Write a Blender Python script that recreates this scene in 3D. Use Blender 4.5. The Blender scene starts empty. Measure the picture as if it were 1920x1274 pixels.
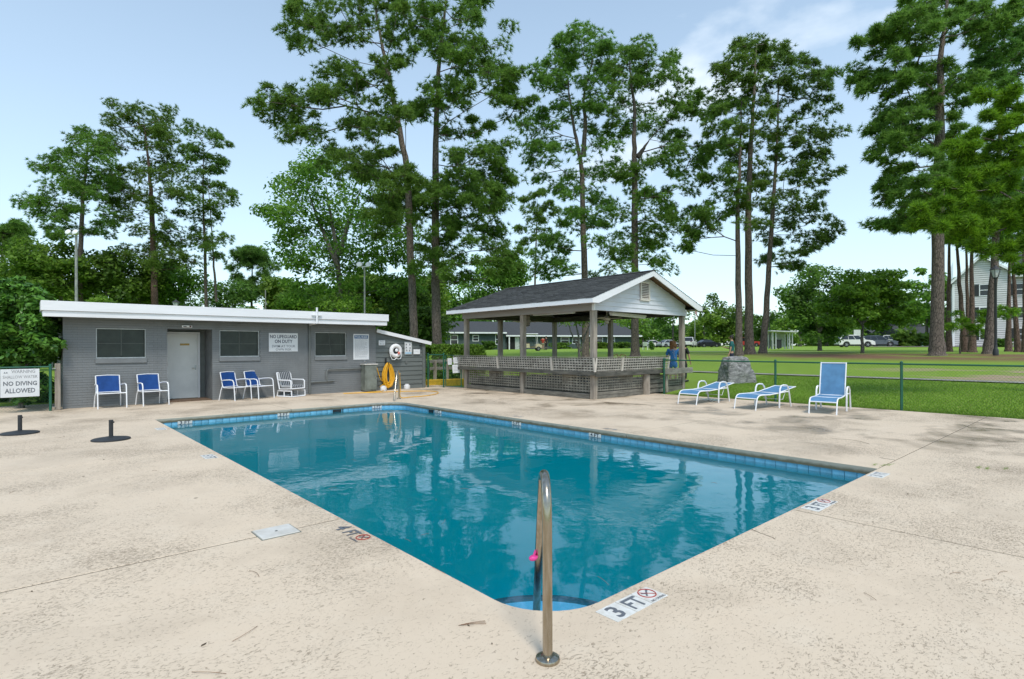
import bpy, bmesh, math, random
import numpy as np
from mathutils import Vector, Matrix, Euler

S = bpy.context.scene
COL = S.collection
R = math.radians

# ------------------------------------------------------------------ camera, sky, sun, exposure
YAW = R(41.55)
cam = bpy.data.cameras.new('camera')
cam.sensor_width = 36.0
cam.lens = 36.0 * 1037 / 1920
cam.shift_y = 15.2 / 1920
cam.clip_start = 0.05
cam.clip_end = 3000
cam_o = bpy.data.objects.new('camera', cam)
COL.objects.link(cam_o)
cam_o.location = (0, 0, 1.6)
cam_o.rotation_euler = (Matrix.Rotation(-YAW, 3, 'Z') @ Matrix.Rotation(R(90), 3, 'X') @ Matrix.Rotation(-0.0029, 3, 'Z')).to_euler()
S.camera = cam_o

SUN_EL, SUN_AZ = R(58), R(205)      # azimuth from +Y clockwise: light comes from behind the camera
world = bpy.data.worlds.new('World')
S.world = world
world.use_nodes = True
wn, wl = world.node_tree.nodes, world.node_tree.links
wn.clear()
wo = wn.new('ShaderNodeOutputWorld')
bg = wn.new('ShaderNodeBackground')
sky = wn.new('ShaderNodeTexSky')
sky.sky_type = 'NISHITA'
sky.sun_disc = False
sky.sun_elevation = SUN_EL
sky.sun_rotation = SUN_AZ
sky.air_density = 1.0
sky.dust_density = 0.5
sky.ozone_density = 1.0
bg.inputs['Strength'].default_value = 0.125
tc = wn.new('ShaderNodeTexCoord')
mp = wn.new('ShaderNodeMapping')
mp.inputs['Scale'].default_value = (1.0, 1.0, 2.2)
mp.inputs['Location'].default_value = (7.1, 4.6, 2.9)
nz = wn.new('ShaderNodeTexNoise')
nz.inputs['Scale'].default_value = 3.0
nz.inputs['Detail'].default_value = 6
nz.inputs['Roughness'].default_value = 0.52
rp = wn.new('ShaderNodeValToRGB')
rp.color_ramp.elements[0].position = 0.52
rp.color_ramp.elements[0].color = (0, 0, 0, 1)
rp.color_ramp.elements[1].position = 0.74
rp.color_ramp.elements[1].color = (1, 1, 1, 1)
sep = wn.new('ShaderNodeSeparateXYZ')
hz = wn.new('ShaderNodeMapRange')          # thin high overcast: whiter towards the horizon all round
hz.inputs['From Min'].default_value = 0.0
hz.inputs['From Max'].default_value = 0.62
hz.inputs['To Min'].default_value = 0.60
hz.inputs['To Max'].default_value = 0.22
mxm = wn.new('ShaderNodeMath'); mxm.operation = 'MAXIMUM'
mxc = wn.new('ShaderNodeMix'); mxc.data_type = 'RGBA'
mxc.inputs['B'].default_value = (4.35, 4.95, 5.55, 1)
wl.new(tc.outputs['Generated'], mp.inputs['Vector'])
wl.new(mp.outputs[0], nz.inputs['Vector'])
wl.new(nz.outputs['Fac'], rp.inputs['Fac'])
wl.new(tc.outputs['Generated'], sep.inputs[0])
wl.new(sep.outputs['Z'], hz.inputs['Value'])
wl.new(rp.outputs['Color'], mxm.inputs[0])
wl.new(hz.outputs[0], mxm.inputs[1])
wl.new(mxm.outputs[0], mxc.inputs['Factor'])
hs = wn.new('ShaderNodeHueSaturation'); hs.inputs['Saturation'].default_value = .98; hs.inputs['Value'].default_value = 1.0
tint = wn.new('ShaderNodeMix'); tint.data_type = 'RGBA'; tint.blend_type = 'MULTIPLY'; tint.inputs['Factor'].default_value = 1.0; tint.inputs['B'].default_value = (.92, 1.08, 1.03, 1)
wl.new(sky.outputs[0], hs.inputs['Color']); wl.new(hs.outputs[0], tint.inputs['A']); wl.new(tint.outputs['Result'], mxc.inputs['A'])
wl.new(mxc.outputs['Result'], bg.inputs['Color'])
wl.new(bg.outputs[0], wo.inputs[0])

sun = bpy.data.lights.new('sun', 'SUN')
sun.energy = 1.5
sun.angle = R(14)
sun.color = (1.0, 0.95, 0.87)
sun_o = bpy.data.objects.new('sun', sun)
COL.objects.link(sun_o)
sdir = Vector((math.sin(SUN_AZ) * math.cos(SUN_EL), math.cos(SUN_AZ) * math.cos(SUN_EL), math.sin(SUN_EL)))
sun_o.rotation_euler = sdir.to_track_quat('Z', 'Y').to_euler()
S.view_settings.view_transform = 'Standard'
S.view_settings.look = 'None'
S.view_settings.exposure = 0.78
S.view_settings.gamma = 1.0
S.view_settings.use_curve_mapping = False
S.render.engine = 'CYCLES'
S.cycles.max_bounces = 6
S.cycles.diffuse_bounces = 4
S.cycles.glossy_bounces = 3
S.cycles.transparent_max_bounces = 12
S.cycles.volume_bounces = 2
S.cycles.caustics_reflective = False
S.cycles.caustics_refractive = False

# ------------------------------------------------------------------ surveying helpers (photo measurements to metres)
FW = (math.sin(YAW), math.cos(YAW))
RT = (math.cos(YAW), -math.sin(YAW))
FPX = 1037.0
def at(px, py, d):
    """point measured at pixel (px, py) of the survey photo and d metres away"""
    u = (px - 960) / FPX
    v = (652.2 - py) / FPX - 0.0029 * u
    return Vector((RT[0] * u * d + FW[0] * d, RT[1] * u * d + FW[1] * d, 1.6 + v * d))
KX = [-500, 16.5, 18, 20, 25, 28, 31, 34, 45, 60, 86, 150, 400, 900]
KZ = [-.04, -.04, .08, .20, .42, .72, 1.05, 1.2, 1.25, 1.35, 1.53, 1.8, 2.6, 4]
def gz(x):
    return float(np.interp(x, KX, KZ))
def on_ground(px, d):
    p = at(px, 650, d); p.z = gz(p.x); return p

# ------------------------------------------------------------------ object helpers
def tag(o, label=None, cat=None, group=None, kind=None):
    if label: o['label'] = label
    if cat: o['category'] = cat
    if group: o['group'] = group
    if kind: o['kind'] = kind
    return o
def thing(name, label, cat, loc=(0, 0, 0), rz=0.0, group=None):
    o = bpy.data.objects.new(name, None)
    COL.objects.link(o)
    o.empty_display_size = 0.2
    o.location = loc
    o.rotation_euler = (0, 0, rz)
    return tag(o, label, cat, group)
def offset(p):
    v = Vector((0, 0, 0))
    while p is not None:
        v += p.location; p = p.parent
    return v
def link(name, me, parent=None, mat=None):
    o = bpy.data.objects.new(name, me)
    COL.objects.link(o)
    if mat is not None and not me.materials: me.materials.append(mat)
    if parent is not None: o.parent = parent
    return o
def copy_tree(o, parent=None):
    c = o.copy(); COL.objects.link(c); c.parent = parent
    for ch in o.children: copy_tree(ch, c)
    return c

class MB:
    """collects shapes into one mesh"""
    def __init__(s): s.v = []; s.f = []
    def add(s, vs, fs):
        b = len(s.v); s.v += [tuple(v) for v in vs]; s.f += [tuple(i + b for i in f) for f in fs]; return s
    def box(s, x0, x1, y0, y1, z0, z1, m=None):
        vs = [Vector((x, y, z)) for z in (z0, z1) for y in (y0, y1) for x in (x0, x1)]
        if m is not None: vs = [m @ v for v in vs]
        return s.add(vs, [(0, 2, 3, 1), (4, 5, 7, 6), (0, 1, 5, 4), (2, 6, 7, 3), (0, 4, 6, 2), (1, 3, 7, 5)])
    def cbox(s, x0, x1, y0, y1, z0, z1, c=0.01, m=None):
        """box with chamfered edges"""
        vs = []; 
        for sx in (0, 1):
            for sy in (0, 1):
                for sz in (0, 1):
                    X = (x0, x1)[sx]; Y = (y0, y1)[sy]; Z = (z0, z1)[sz]
                    ix = c if sx == 0 else -c; iy = c if sy == 0 else -c; iz = c if sz == 0 else -c
                    vs += [Vector((X, Y + iy, Z + iz)), Vector((X + ix, Y, Z + iz)), Vector((X + ix, Y + iy, Z))]
        if m is not None: vs = [m @ v for v in vs]
        I = lambda a, b, d, k: ((a * 2 + b) * 2 + d) * 3 + k
        fs = []
        for a in (0, 1):
            q = [I(a, 0, 0, 0), I(a, 1, 0, 0), I(a, 1, 1, 0), I(a, 0, 1, 0)]; fs.append(q if a else q[::-1])
            q = [I(0, a, 0, 1), I(0, a, 1, 1), I(1, a, 1, 1), I(1, a, 0, 1)]; fs.append(q if a else q[::-1])
            q = [I(0, 0, a, 2), I(1, 0, a, 2), I(1, 1, a, 2), I(0, 1, a, 2)]; fs.append(q if a else q[::-1])
        for b in (0, 1):
            for d in (0, 1):
                fs.append([I(0, b, d, 1), I(0, b, d, 2), I(1, b, d, 2), I(1, b, d, 1)])
                fs.append([I(b, 0, d, 0), I(b, 0, d, 2), I(b, 1, d, 2), I(b, 1, d, 0)])
                fs.append([I(b, d, 0, 0), I(b, d, 0, 1), I(b, d, 1, 1), I(b, d, 1, 0)])
        for a in (0, 1):
            for b in (0, 1):
                for d in (0, 1): fs.append([I(a, b, d, 0), I(a, b, d, 1), I(a, b, d, 2)])
        return s.add(vs, fs)
    def beam(s, p, q, w, h, up=(0, 0, 1), c=0):
        p, q = Vector(p), Vector(q); d = q - p; L = d.length; d.normalize()
        sd = d.cross(Vector(up)).normalized(); u = sd.cross(d)
        m = Matrix(((d.x, sd.x, u.x, p.x), (d.y, sd.y, u.y, p.y), (d.z, sd.z, u.z, p.z), (0, 0, 0, 1)))
        if c: return s.cbox(0, L, -w / 2, w / 2, -h / 2, h / 2, c, m)
        return s.box(0, L, -w / 2, w / 2, -h / 2, h / 2, m)
    def tube(s, pts, r, n=8, cap=True, closed=False):
        pts = [Vector(p) for p in pts]; N = len(pts)
        rs = [r] * N if isinstance(r, (int, float)) else list(r)
        b = len(s.v); prev = None
        for i, p in enumerate(pts):
            if closed: d = pts[(i + 1) % N] - pts[i - 1]
            else: d = pts[min(i + 1, N - 1)] - pts[max(i - 1, 0)]
            if d.length < 1e-9: d = Vector((0, 0, 1))
            d.normalize()
            if prev is None:
                a = Vector((0, 0, 1)) if abs(d.z) < .9 else Vector((1, 0, 0))
                x = d.cross(a).normalized()
            else:
                x = (prev - d * prev.dot(d)).normalized()
            prev = x; y = d.cross(x)
            for k in range(n):
                t = 2 * math.pi * k / n
                s.v.append(tuple(p + (x * math.cos(t) + y * math.sin(t)) * rs[i]))
        M = N if closed else N - 1
        for i in range(M):
            j = (i + 1) % N
            for k in range(n):
                k2 = (k + 1) % n
                s.f.append((b + i * n + k, b + i * n + k2, b + j * n + k2, b + j * n + k))
        if cap and not closed:
            s.f.append(tuple(b + k for k in range(n))[::-1]); s.f.append(tuple(b + (N - 1) * n + k for k in range(n)))
        return s
    def lathe(s, prof, n=16, m=None):
        b = len(s.v)
        for r, z in prof:
            for k in range(n):
                t = 2 * math.pi * k / n; v = Vector((r * math.cos(t), r * math.sin(t), z))
                s.v.append(tuple(m @ v if m is not None else v))
        for i in range(len(prof) - 1):
            for k in range(n):
                k2 = (k + 1) % n
                s.f.append((b + i * n + k, b + i * n + k2, b + (i + 1) * n + k2, b + (i + 1) * n + k))
        s.f.append(tuple(b + k for k in range(n))[::-1]); s.f.append(tuple(b + (len(prof) - 1) * n + k for k in range(n)))
        return s
    def prism(s, poly, h0, h1, m=None):
        """polygon in local xy, extruded along local z"""
        n = len(poly)
        vs = [Vector((x, y, h0)) for x, y in poly] + [Vector((x, y, h1)) for x, y in poly]
        if m is not None: vs = [m @ v for v in vs]
        return s.add(vs, [tuple(range(n))[::-1], tuple(range(n, 2 * n))] + [(i, (i + 1) % n, (i + 1) % n + n, i + n) for i in range(n)])
    def ball(s, c, rx, ry=None, rz=None, n=10, k=6):
        ry = ry or rx; rz = rz or rx
        prof = [(math.sin(math.pi * (i + .02) / (k + .04)), -math.cos(math.pi * (i + .02) / (k + .04))) for i in range(k + 1)]
        return s.lathe(prof, n, Matrix.Translation(c) @ Matrix.Diagonal((rx, ry, rz, 1)))
    def mesh(s, name, off=None, smooth=False):
        v = s.v if off is None else [(a - off.x, b - off.y, c - off.z) for a, b, c in s.v]
        me = bpy.data.meshes.new(name); me.from_pydata(v, [], s.f)
        if smooth:
            me.polygons.foreach_set('use_smooth', [True] * len(me.polygons))
        me.validate(); me.update(); return me
    def build(s, name, mat, parent=None, world=True, smooth=False, sharp=None):
        off = offset(parent) if (parent is not None and world) else None
        me = s.mesh(name, off, smooth)
        if smooth:
            try: me.set_sharp_from_angle(angle=R(40))
            except Exception: pass
        return link(name, me, parent, mat)

def fmesh(name, V, F):
    """fast triangle / quad mesh from numpy arrays"""
    V = np.asarray(V, np.float32); F = np.asarray(F, np.int32); k = F.shape[1]
    me = bpy.data.meshes.new(name)
    me.vertices.add(len(V)); me.vertices.foreach_set('co', V.ravel())
    me.loops.add(F.size); me.loops.foreach_set('vertex_index', F.ravel())
    me.polygons.add(len(F)); me.polygons.foreach_set('loop_start', np.arange(0, F.size, k, dtype=np.int32))
    try: me.polygons.foreach_set('loop_total', np.full(len(F), k, np.int32))
    except Exception: pass
    me.update(calc_edges=True)
    return me
def frame(o, x, y):
    """matrix with local x, y axes along the given directions"""
    x = Vector(x).normalized(); y = Vector(y).normalized(); z = x.cross(y); o = Vector(o)
    return Matrix(((x.x, y.x, z.x, o.x), (x.y, y.y, z.y, o.y), (x.z, y.z, z.z, o.z), (0, 0, 0, 1)))
def text(body, size, m, parent, mat, name='lettering', bold=0.0, width=None, align='CENTER', spacing=1.0):
    cu = bpy.data.curves.new('t', 'FONT'); cu.body = body; cu.size = size; cu.align_x = align; cu.align_y = 'CENTER'
    cu.offset = bold * size; cu.space_character = spacing; cu.resolution_u = 2; cu.extrude = 0.0008
    o = bpy.data.objects.new('t', cu); COL.objects.link(o)
    bpy.context.view_layer.update()
    me = bpy.data.meshes.new_from_object(o.evaluated_get(bpy.context.evaluated_depsgraph_get()))
    bpy.data.objects.remove(o); bpy.data.curves.remove(cu)
    sx = 1.0
    if width and len(me.vertices):
        xs = [v.co.x for v in me.vertices]; w = max(xs) - min(xs); sx = width / w if w > 0 else 1
    me.transform(m @ Matrix.Diagonal((sx, 1, 1, 1)))
    if parent is not None: me.transform(Matrix.Translation(-offset(parent)))
    me.name = name
    me.materials.clear()
    return link(name, me, parent, mat)

# ------------------------------------------------------------------ materials
MATS = {}
def nodes(name):
    m = bpy.data.materials.new(name); m.use_nodes = True
    n, l = m.node_tree.nodes, m.node_tree.links
    return m, n, l, n['Principled BSDF']
def ramp(n, a, b, pa, pb):
    r = n.new('ShaderNodeValToRGB'); e = r.color_ramp.elements
    e[0].position = pa; e[1].position = pb
    e[0].color = (a, a, a, 1) if not isinstance(a, tuple) else (*a, 1)
    e[1].color = (b, b, b, 1) if not isinstance(b, tuple) else (*b, 1)
    return r
def noise(n, l, vec, scale, detail=3, rough=.55, dist=0.0):
    t = n.new('ShaderNodeTexNoise'); t.inputs['Scale'].default_value = scale
    t.inputs['Detail'].default_value = detail; t.inputs['Roughness'].default_value = rough; t.inputs['Distortion'].default_value = dist
    if vec is not None: l.new(vec, t.inputs['Vector'])
    return t
def mix(n, l, fac, a, b, mode='MIX'):
    x = n.new('ShaderNodeMix'); x.data_type = 'RGBA'; x.blend_type = mode
    for s, k in ((fac, 'Factor'), (a, 'A'), (b, 'B')):
        if hasattr(s, 'is_output'): l.new(s, x.inputs[k])
        elif isinstance(s, tuple): x.inputs[k].default_value = (*s, 1)
        else: x.inputs[k].default_value = s
    return x.outputs['Result']
def math2(n, l, op, a, b=0.0):
    x = n.new('ShaderNodeMath'); x.operation = op
    for s, i in ((a, 0), (b, 1)):
        if hasattr(s, 'is_output'): l.new(s, x.inputs[i])
        else: x.inputs[i].default_value = s
    return x.outputs[0]
def mapping(n, l, vec, scale=(1, 1, 1), rot=(0, 0, 0)):
    x = n.new('ShaderNodeMapping'); x.inputs['Scale'].default_value = scale; x.inputs['Rotation'].default_value = rot
    l.new(vec, x.inputs['Vector']); return x.outputs[0]
def bump(n, l, h, strength, dist, bs):
    b = n.new('ShaderNodeBump'); b.inputs['Strength'].default_value = strength; b.inputs['Distance'].default_value = dist
    l.new(h, b.inputs['Height']); l.new(b.outputs[0], bs.inputs['Normal']); return b
def mat(name, col, rough=.6, metal=0.0, var=.18, scale=6.0, bmp=0.0, bscale=60.0, rnd=0.0, stretch=(1, 1, 1), dirt=None, spec=.5, emit=0):
    """painted / plain surface with worn colour variation and fine relief"""
    if name in MATS: return MATS[name]
    m, n, l, b = nodes(name)
    tc = n.new('ShaderNodeTexCoord'); v = mapping(n, l, tc.outputs['Object'], stretch)
    c2 = dirt if dirt else tuple(max(0, c * (1 - 2 * var)) for c in col)
    c1 = tuple(min(1, c * (1 + var * .5)) for c in col)
    t = noise(n, l, v, scale, 5, .62)
    r = ramp(n, 0.0, 1.0, .35, .72); l.new(t.outputs['Fac'], r.inputs[0])
    c = mix(n, l, r.outputs[0], c1, c2)
    if rnd:
        oi = n.new('ShaderNodeObjectInfo')
        h = n.new('ShaderNodeHueSaturation'); 
        l.new(math2(n, l, 'ADD', math2(n, l, 'MULTIPLY', oi.outputs['Random'], 2 * rnd), 1 - rnd), h.inputs['Value'])
        l.new(c, h.inputs['Color']); c = h.outputs[0]
    l.new(c, b.inputs['Base Color'])
    b.inputs['Metallic'].default_value = metal; b.inputs['Specular IOR Level'].default_value = spec
    rr = math2(n, l, 'ADD', math2(n, l, 'MULTIPLY', t.outputs['Fac'], .25), rough - .12); l.new(rr, b.inputs['Roughness'])
    if bmp:
        t2 = noise(n, l, v, bscale, 3); bump(n, l, t2.outputs['Fac'], bmp, .01, b)
    MATS[name] = m; return m

def leaf_mat(name, dark, light, trans=.3, clump=.9, gloss=.55, brown=None):
    """foliage: every leaf its own shade, sprays lighter and darker, light passing through"""
    m, n, l, b = nodes(name)
    g = n.new('ShaderNodeNewGeometry'); tc = n.new('ShaderNodeTexCoord'); oi = n.new('ShaderNodeObjectInfo')
    t = noise(n, l, tc.outputs['Object'], clump, 2)
    f = math2(n, l, 'ADD', math2(n, l, 'MULTIPLY', g.outputs['Random Per Island'], .62), math2(n, l, 'MULTIPLY', t.outputs['Fac'], .62))
    r = n.new('ShaderNodeMapRange'); r.inputs['From Min'].default_value = .25; r.inputs['From Max'].default_value = 1.0; l.new(f, r.inputs['Value'])
    c = mix(n, l, r.outputs[0], dark, light)
    if brown:
        r2 = ramp(n, 0.0, 1.0, .965, .97); l.new(g.outputs['Random Per Island'], r2.inputs[0]); c = mix(n, l, r2.outputs[0], c, brown)
    h = n.new('ShaderNodeHueSaturation'); l.new(c, h.inputs['Color'])
    l.new(math2(n, l, 'ADD', math2(n, l, 'MULTIPLY', oi.outputs['Random'], .3), .85), h.inputs['Value'])
    l.new(math2(n, l, 'ADD', math2(n, l, 'MULTIPLY', oi.outputs['Random'], .02), .49), h.inputs['Hue'])
    l.new(h.outputs[0], b.inputs['Base Color']); b.inputs['Roughness'].default_value = gloss; b.inputs['Specular IOR Level'].default_value = .3
    tr = n.new('ShaderNodeBsdfTranslucent'); l.new(h.outputs[0], tr.inputs['Color'])
    mx = n.new('ShaderNodeMixShader'); mx.inputs[0].default_value = trans
    l.new(b.outputs[0], mx.inputs[1]); l.new(tr.outputs[0], mx.inputs[2]); l.new(mx.outputs[0], n['Material Output'].inputs[0])
    return m

# pine foliage, broad leaves, bark
M_PINE = leaf_mat('pine_needles', (.062, .138, .022), (.25, .42, .068), .55, .7)
M_PINE_FAR = leaf_mat('pine_needles_bluish', (.056, .13, .026), (.22, .385, .072), .55, .6)
M_PINE_NEAR = leaf_mat('pine_needles_fresh', (.03, .105, .007), (.29, .53, .03), .42, 1.6)
M_LEAF = leaf_mat('broad_leaves', (.064, .15, .018), (.24, .41, .05), .52, .7)
M_LEAF_DARK = leaf_mat('dark_leaves', (.040, .10, .017), (.18, .33, .045), .48, .7)
M_LEAF_BRIGHT = leaf_mat('fresh_leaves', (.065, .155, .015), (.27, .46, .045), .48, 1.0)
M_LEAF_BUSH = leaf_mat('glossy_bush_leaves', (.022, .092, .014), (.165, .37, .05), .30, 1.8, .35)
M_HEDGE = leaf_mat('hedge_leaves', (.045, .12, .012), (.23, .41, .045), .4, 1.5)

def bark_mat(name, a, b2):
    m, n, l, b = nodes(name)
    tc = n.new('ShaderNodeTexCoord'); v = mapping(n, l, tc.outputs['Object'], (1, 1, .28))
    vo = n.new('ShaderNodeTexVoronoi'); vo.feature = 'DISTANCE_TO_EDGE'; vo.inputs['Scale'].default_value = 15; l.new(v, vo.inputs['Vector'])
    t = noise(n, l, v, 14, 5, .65)
    r = ramp(n, .25, 1.0, .0, .14); l.new(vo.outputs['Distance'], r.inputs[0])
    f = math2(n, l, 'MULTIPLY', r.outputs[0], t.outputs['Fac'])
    r2 = ramp(n, a, b2, .1, .62); l.new(f, r2.inputs[0]); l.new(r2.outputs[0], b.inputs['Base Color'])
    b.inputs['Roughness'].default_value = .9; bump(n, l, f, .9, .05, b); return m
M_BARK = bark_mat('pine_bark', (.045, .034, .028), (.22, .17, .14))
M_BARK_RED = bark_mat('pine_bark_reddish', (.05, .028, .022), (.20, .125, .10))
M_BARK_GREY = bark_mat('grey_bark', (.04, .036, .03), (.19, .175, .15))

def wood_mat(name, a, b2, stretch, scale=9):
    m, n, l, b = nodes(name)
    tc = n.new('ShaderNodeTexCoord'); oi = n.new('ShaderNodeObjectInfo')
    v = mapping(n, l, tc.outputs['Object'], stretch)
    t = noise(n, l, v, scale, 6, .7); t2 = noise(n, l, tc.outputs['Object'], 1.6, 3)
    f = math2(n, l, 'ADD', math2(n, l, 'MULTIPLY', t.outputs['Fac'], .7), math2(n, l, 'MULTIPLY', t2.outputs['Fac'], .3))
    r = ramp(n, a, b2, .34, .66); l.new(f, r.inputs[0]); l.new(r.outputs[0], b.inputs['Base Color'])
    b.inputs['Roughness'].default_value = .85; bump(n, l, t.outputs['Fac'], .5, .008, b); return m
M_WOODV = wood_mat('weathered_wood_upright', (.15, .12, .095), (.46, .40, .33), (1.4, 1.4, .12))
M_WOODH = wood_mat('weathered_wood_level', (.11, .10, .085), (.36, .335, .29), (.25, .25, 1.5))
M_LATTICE = wood_mat('weathered_lattice', (.18, .165, .14), (.50, .47, .41), (1, 1, 1), 7)
M_LATTICE_OLD = wood_mat('mossy_old_lattice', (.10, .092, .075), (.36, .335, .275), (1, 1, 1), 7)
M_SKIRT = wood_mat('mossy_skirt_board', (.06, .056, .045), (.26, .24, .20), (.25, .25, 1.5))
M_LATSHADE = wood_mat('lattice_shade_black', (.008, .008, .007), (.045, .043, .036), (.3, .3, 1.5))  # near-black colour standing in for the shade behind the upper lattice
M_WOODDK = wood_mat('dark_wood_and_shade', (.035, .035, .03), (.16, .15, .125), (.3, .3, 1.5))

M_WHITE = mat('white_paint', (.80, .80, .82), .45, var=.05, scale=3)
M_FASCIA = mat('white_fascia_paint', (.80, .79, .81), .5, var=.05, scale=1.4, stretch=(.4, .4, 2.5))
M_PVC = mat('white_coated_metal', (.82, .82, .84), .3, var=.04)
M_GREYBRICK = mat('grey_painted_brick', (.195, .203, .207), .62, var=.08, scale=2.2, bmp=.25, bscale=90, rnd=.02)
M_GREYMORTAR = mat('grey_painted_mortar', (.165, .172, .175), .75, var=.1)
M_GREYSIDING = mat('grey_painted_siding', (.14, .155, .148), .6, var=.1, scale=2, stretch=(.3, 1, 3), bmp=.2, rnd=.05)
M_GREYPIPE = mat('grey_painted_pipe', (.15, .16, .155), .5, var=.1)
M_TAUPE = mat('taupe_beam_paint', (.30, .275, .26), .6, var=.08, scale=2, stretch=(1, .3, 2))
M_VINYL = mat('white_vinyl_siding', (.66, .66, .70), .45, var=.06, scale=1.2, rnd=.03)
M_VENT = mat('cream_vent', (.68, .62, .55), .5, var=.08)
M_DARKIN = mat('dark_interior', (.012, .013, .012), .9, var=.1)
M_SCREEN = mat('dark_window_screen', (.028, .036, .027), .4, var=.22, scale=3, spec=.45)
M_MULL = mat('dim_mullion', (.075, .083, .07), .5, var=.1)
M_ALU = mat('window_aluminium', (.52, .53, .52), .4, .3, var=.12)
M_DKGREEN = mat('dark_green_frame', (.03, .04, .032), .5, var=.1)
M_DOOR = mat('off_white_door', (.78, .78, .76), .5, var=.06, scale=2)
M_STEEL = mat('steel_hardware', (.45, .45, .45), .3, 1.0, var=.1)
M_RUST = mat('brass_plate', (.35, .22, .06), .45, .6, var=.2)
M_BROWNMAT = mat('brown_threshold', (.16, .10, .06), .8, var=.3, scale=20)
M_BLACK = mat('black_plastic', (.018, .018, .02), .4, var=.1)
M_BASE = mat('charcoal_cast_iron', (.028, .03, .033), .55, var=.15, scale=12, bmp=.2)
M_SIGN = mat('white_sign', (.70, .70, .71), .4, var=.05, scale=2)
M_INK = mat('dark_blue_ink', (.03, .035, .06), .5, var=.05)
M_INKGREY = mat('grey_ink', (.13, .14, .16), .5, var=.1)
M_INKFADE = mat('faded_grey_ink', (.30, .30, .31), .5, var=.12)
M_BLUEINK = mat('sign_blue', (.03, .11, .26), .5, var=.05)
M_REDINK = mat('sign_red', (.40, .045, .03), .5, var=.1)
M_GREENF = mat('green_coated_fence', (.012, .105, .060), .4, var=.12)
M_GREENW = mat('green_chain_wire', (.015, .085, .05), .45, var=.1)
M_BLUESL = mat('royal_blue_sling', (.002, .055, .235), .75, var=.12, scale=5, bmp=.3, bscale=260)
M_SKYSL = mat('faded_blue_sling', (.085, .225, .40), .6, var=.12, scale=4, bmp=.3, bscale=240)
M_HOSE = mat('yellow_hose', (.80, .42, .015), .45, var=.1)
M_CAB = mat('grey_green_cabinet', (.20, .22, .19), .55, var=.2, scale=4, dirt=(.11, .12, .1))
M_RING = mat('white_life_ring', (.80, .78, .78), .5, var=.06)
M_NAVY = mat('navy_band', (.03, .04, .09), .6)
M_REDBALL = mat('coral_float', (.72, .20, .14), .5)
M_YCURB = mat('yellow_curb_paint', (.65, .42, .02), .6, var=.18, scale=6)
M_ROOFTOP = mat('flat_roof_gravel', (.25, .24, .22), .9, var=.2)
M_PINK = mat('pink_plastic', (.85, .06, .32), .4, var=.05)
M_LID = mat('white_plastic_lid', (.62, .60, .56), .5, var=.08, scale=5, dirt=(.48, .45, .40))
M_MARK = mat('white_marker_tile', (.70, .69, .66), .5, var=.1, scale=14, dirt=(.55, .52, .46))
M_GLASS = mat('dark_glass', (.02, .025, .03), .08, var=.1)
M_TYRE = mat('tyre_rubber', (.02, .02, .022), .8)
M_RIM = mat('alloy_rim', (.5, .5, .52), .35, .8)

def stainless():
    m, n, l, b = nodes('stainless_steel'); tc = n.new('ShaderNodeTexCoord')
    v = mapping(n, l, tc.outputs['Object'], (8, 8, 1)); t = noise(n, l, v, 6, 5)
    r = ramp(n, (.47, .43, .37), (.33, .28, .20), .3, .65); l.new(t.outputs['Fac'], r.inputs[0]); l.new(r.outputs[0], b.inputs['Base Color'])
    b.inputs['Metallic'].default_value = 1
    l.new(math2(n, l, 'ADD', math2(n, l, 'MULTIPLY', t.outputs['Fac'], .22), .10), b.inputs['Roughness']); return m
M_STAIN = stainless()

def shingle_mat():
    m, n, l, b = nodes('dark_shingles'); g = n.new('ShaderNodeNewGeometry'); tc = n.new('ShaderNodeTexCoord')
    t = noise(n, l, tc.outputs['Object'], 160, 2); t2 = noise(n, l, tc.outputs['Object'], .7, 3)
    f = math2(n, l, 'ADD', math2(n, l, 'MULTIPLY', g.outputs['Random Per Island'], .5), math2(n, l, 'MULTIPLY', t.outputs['Fac'], .5))
    r = ramp(n, (.026, .027, .028), (.105, .106, .106), .2, .85); l.new(f, r.inputs[0])
    c = mix(n, l, math2(n, l, 'MULTIPLY', t2.outputs['Fac'], .5), r.outputs[0], (.05, .05, .045)); l.new(c, b.inputs['Base Color'])
    b.inputs['Roughness'].default_value = .92; bump(n, l, t.outputs['Fac'], .5, .005, b); return m
M_SHINGLE = shingle_mat()

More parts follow.
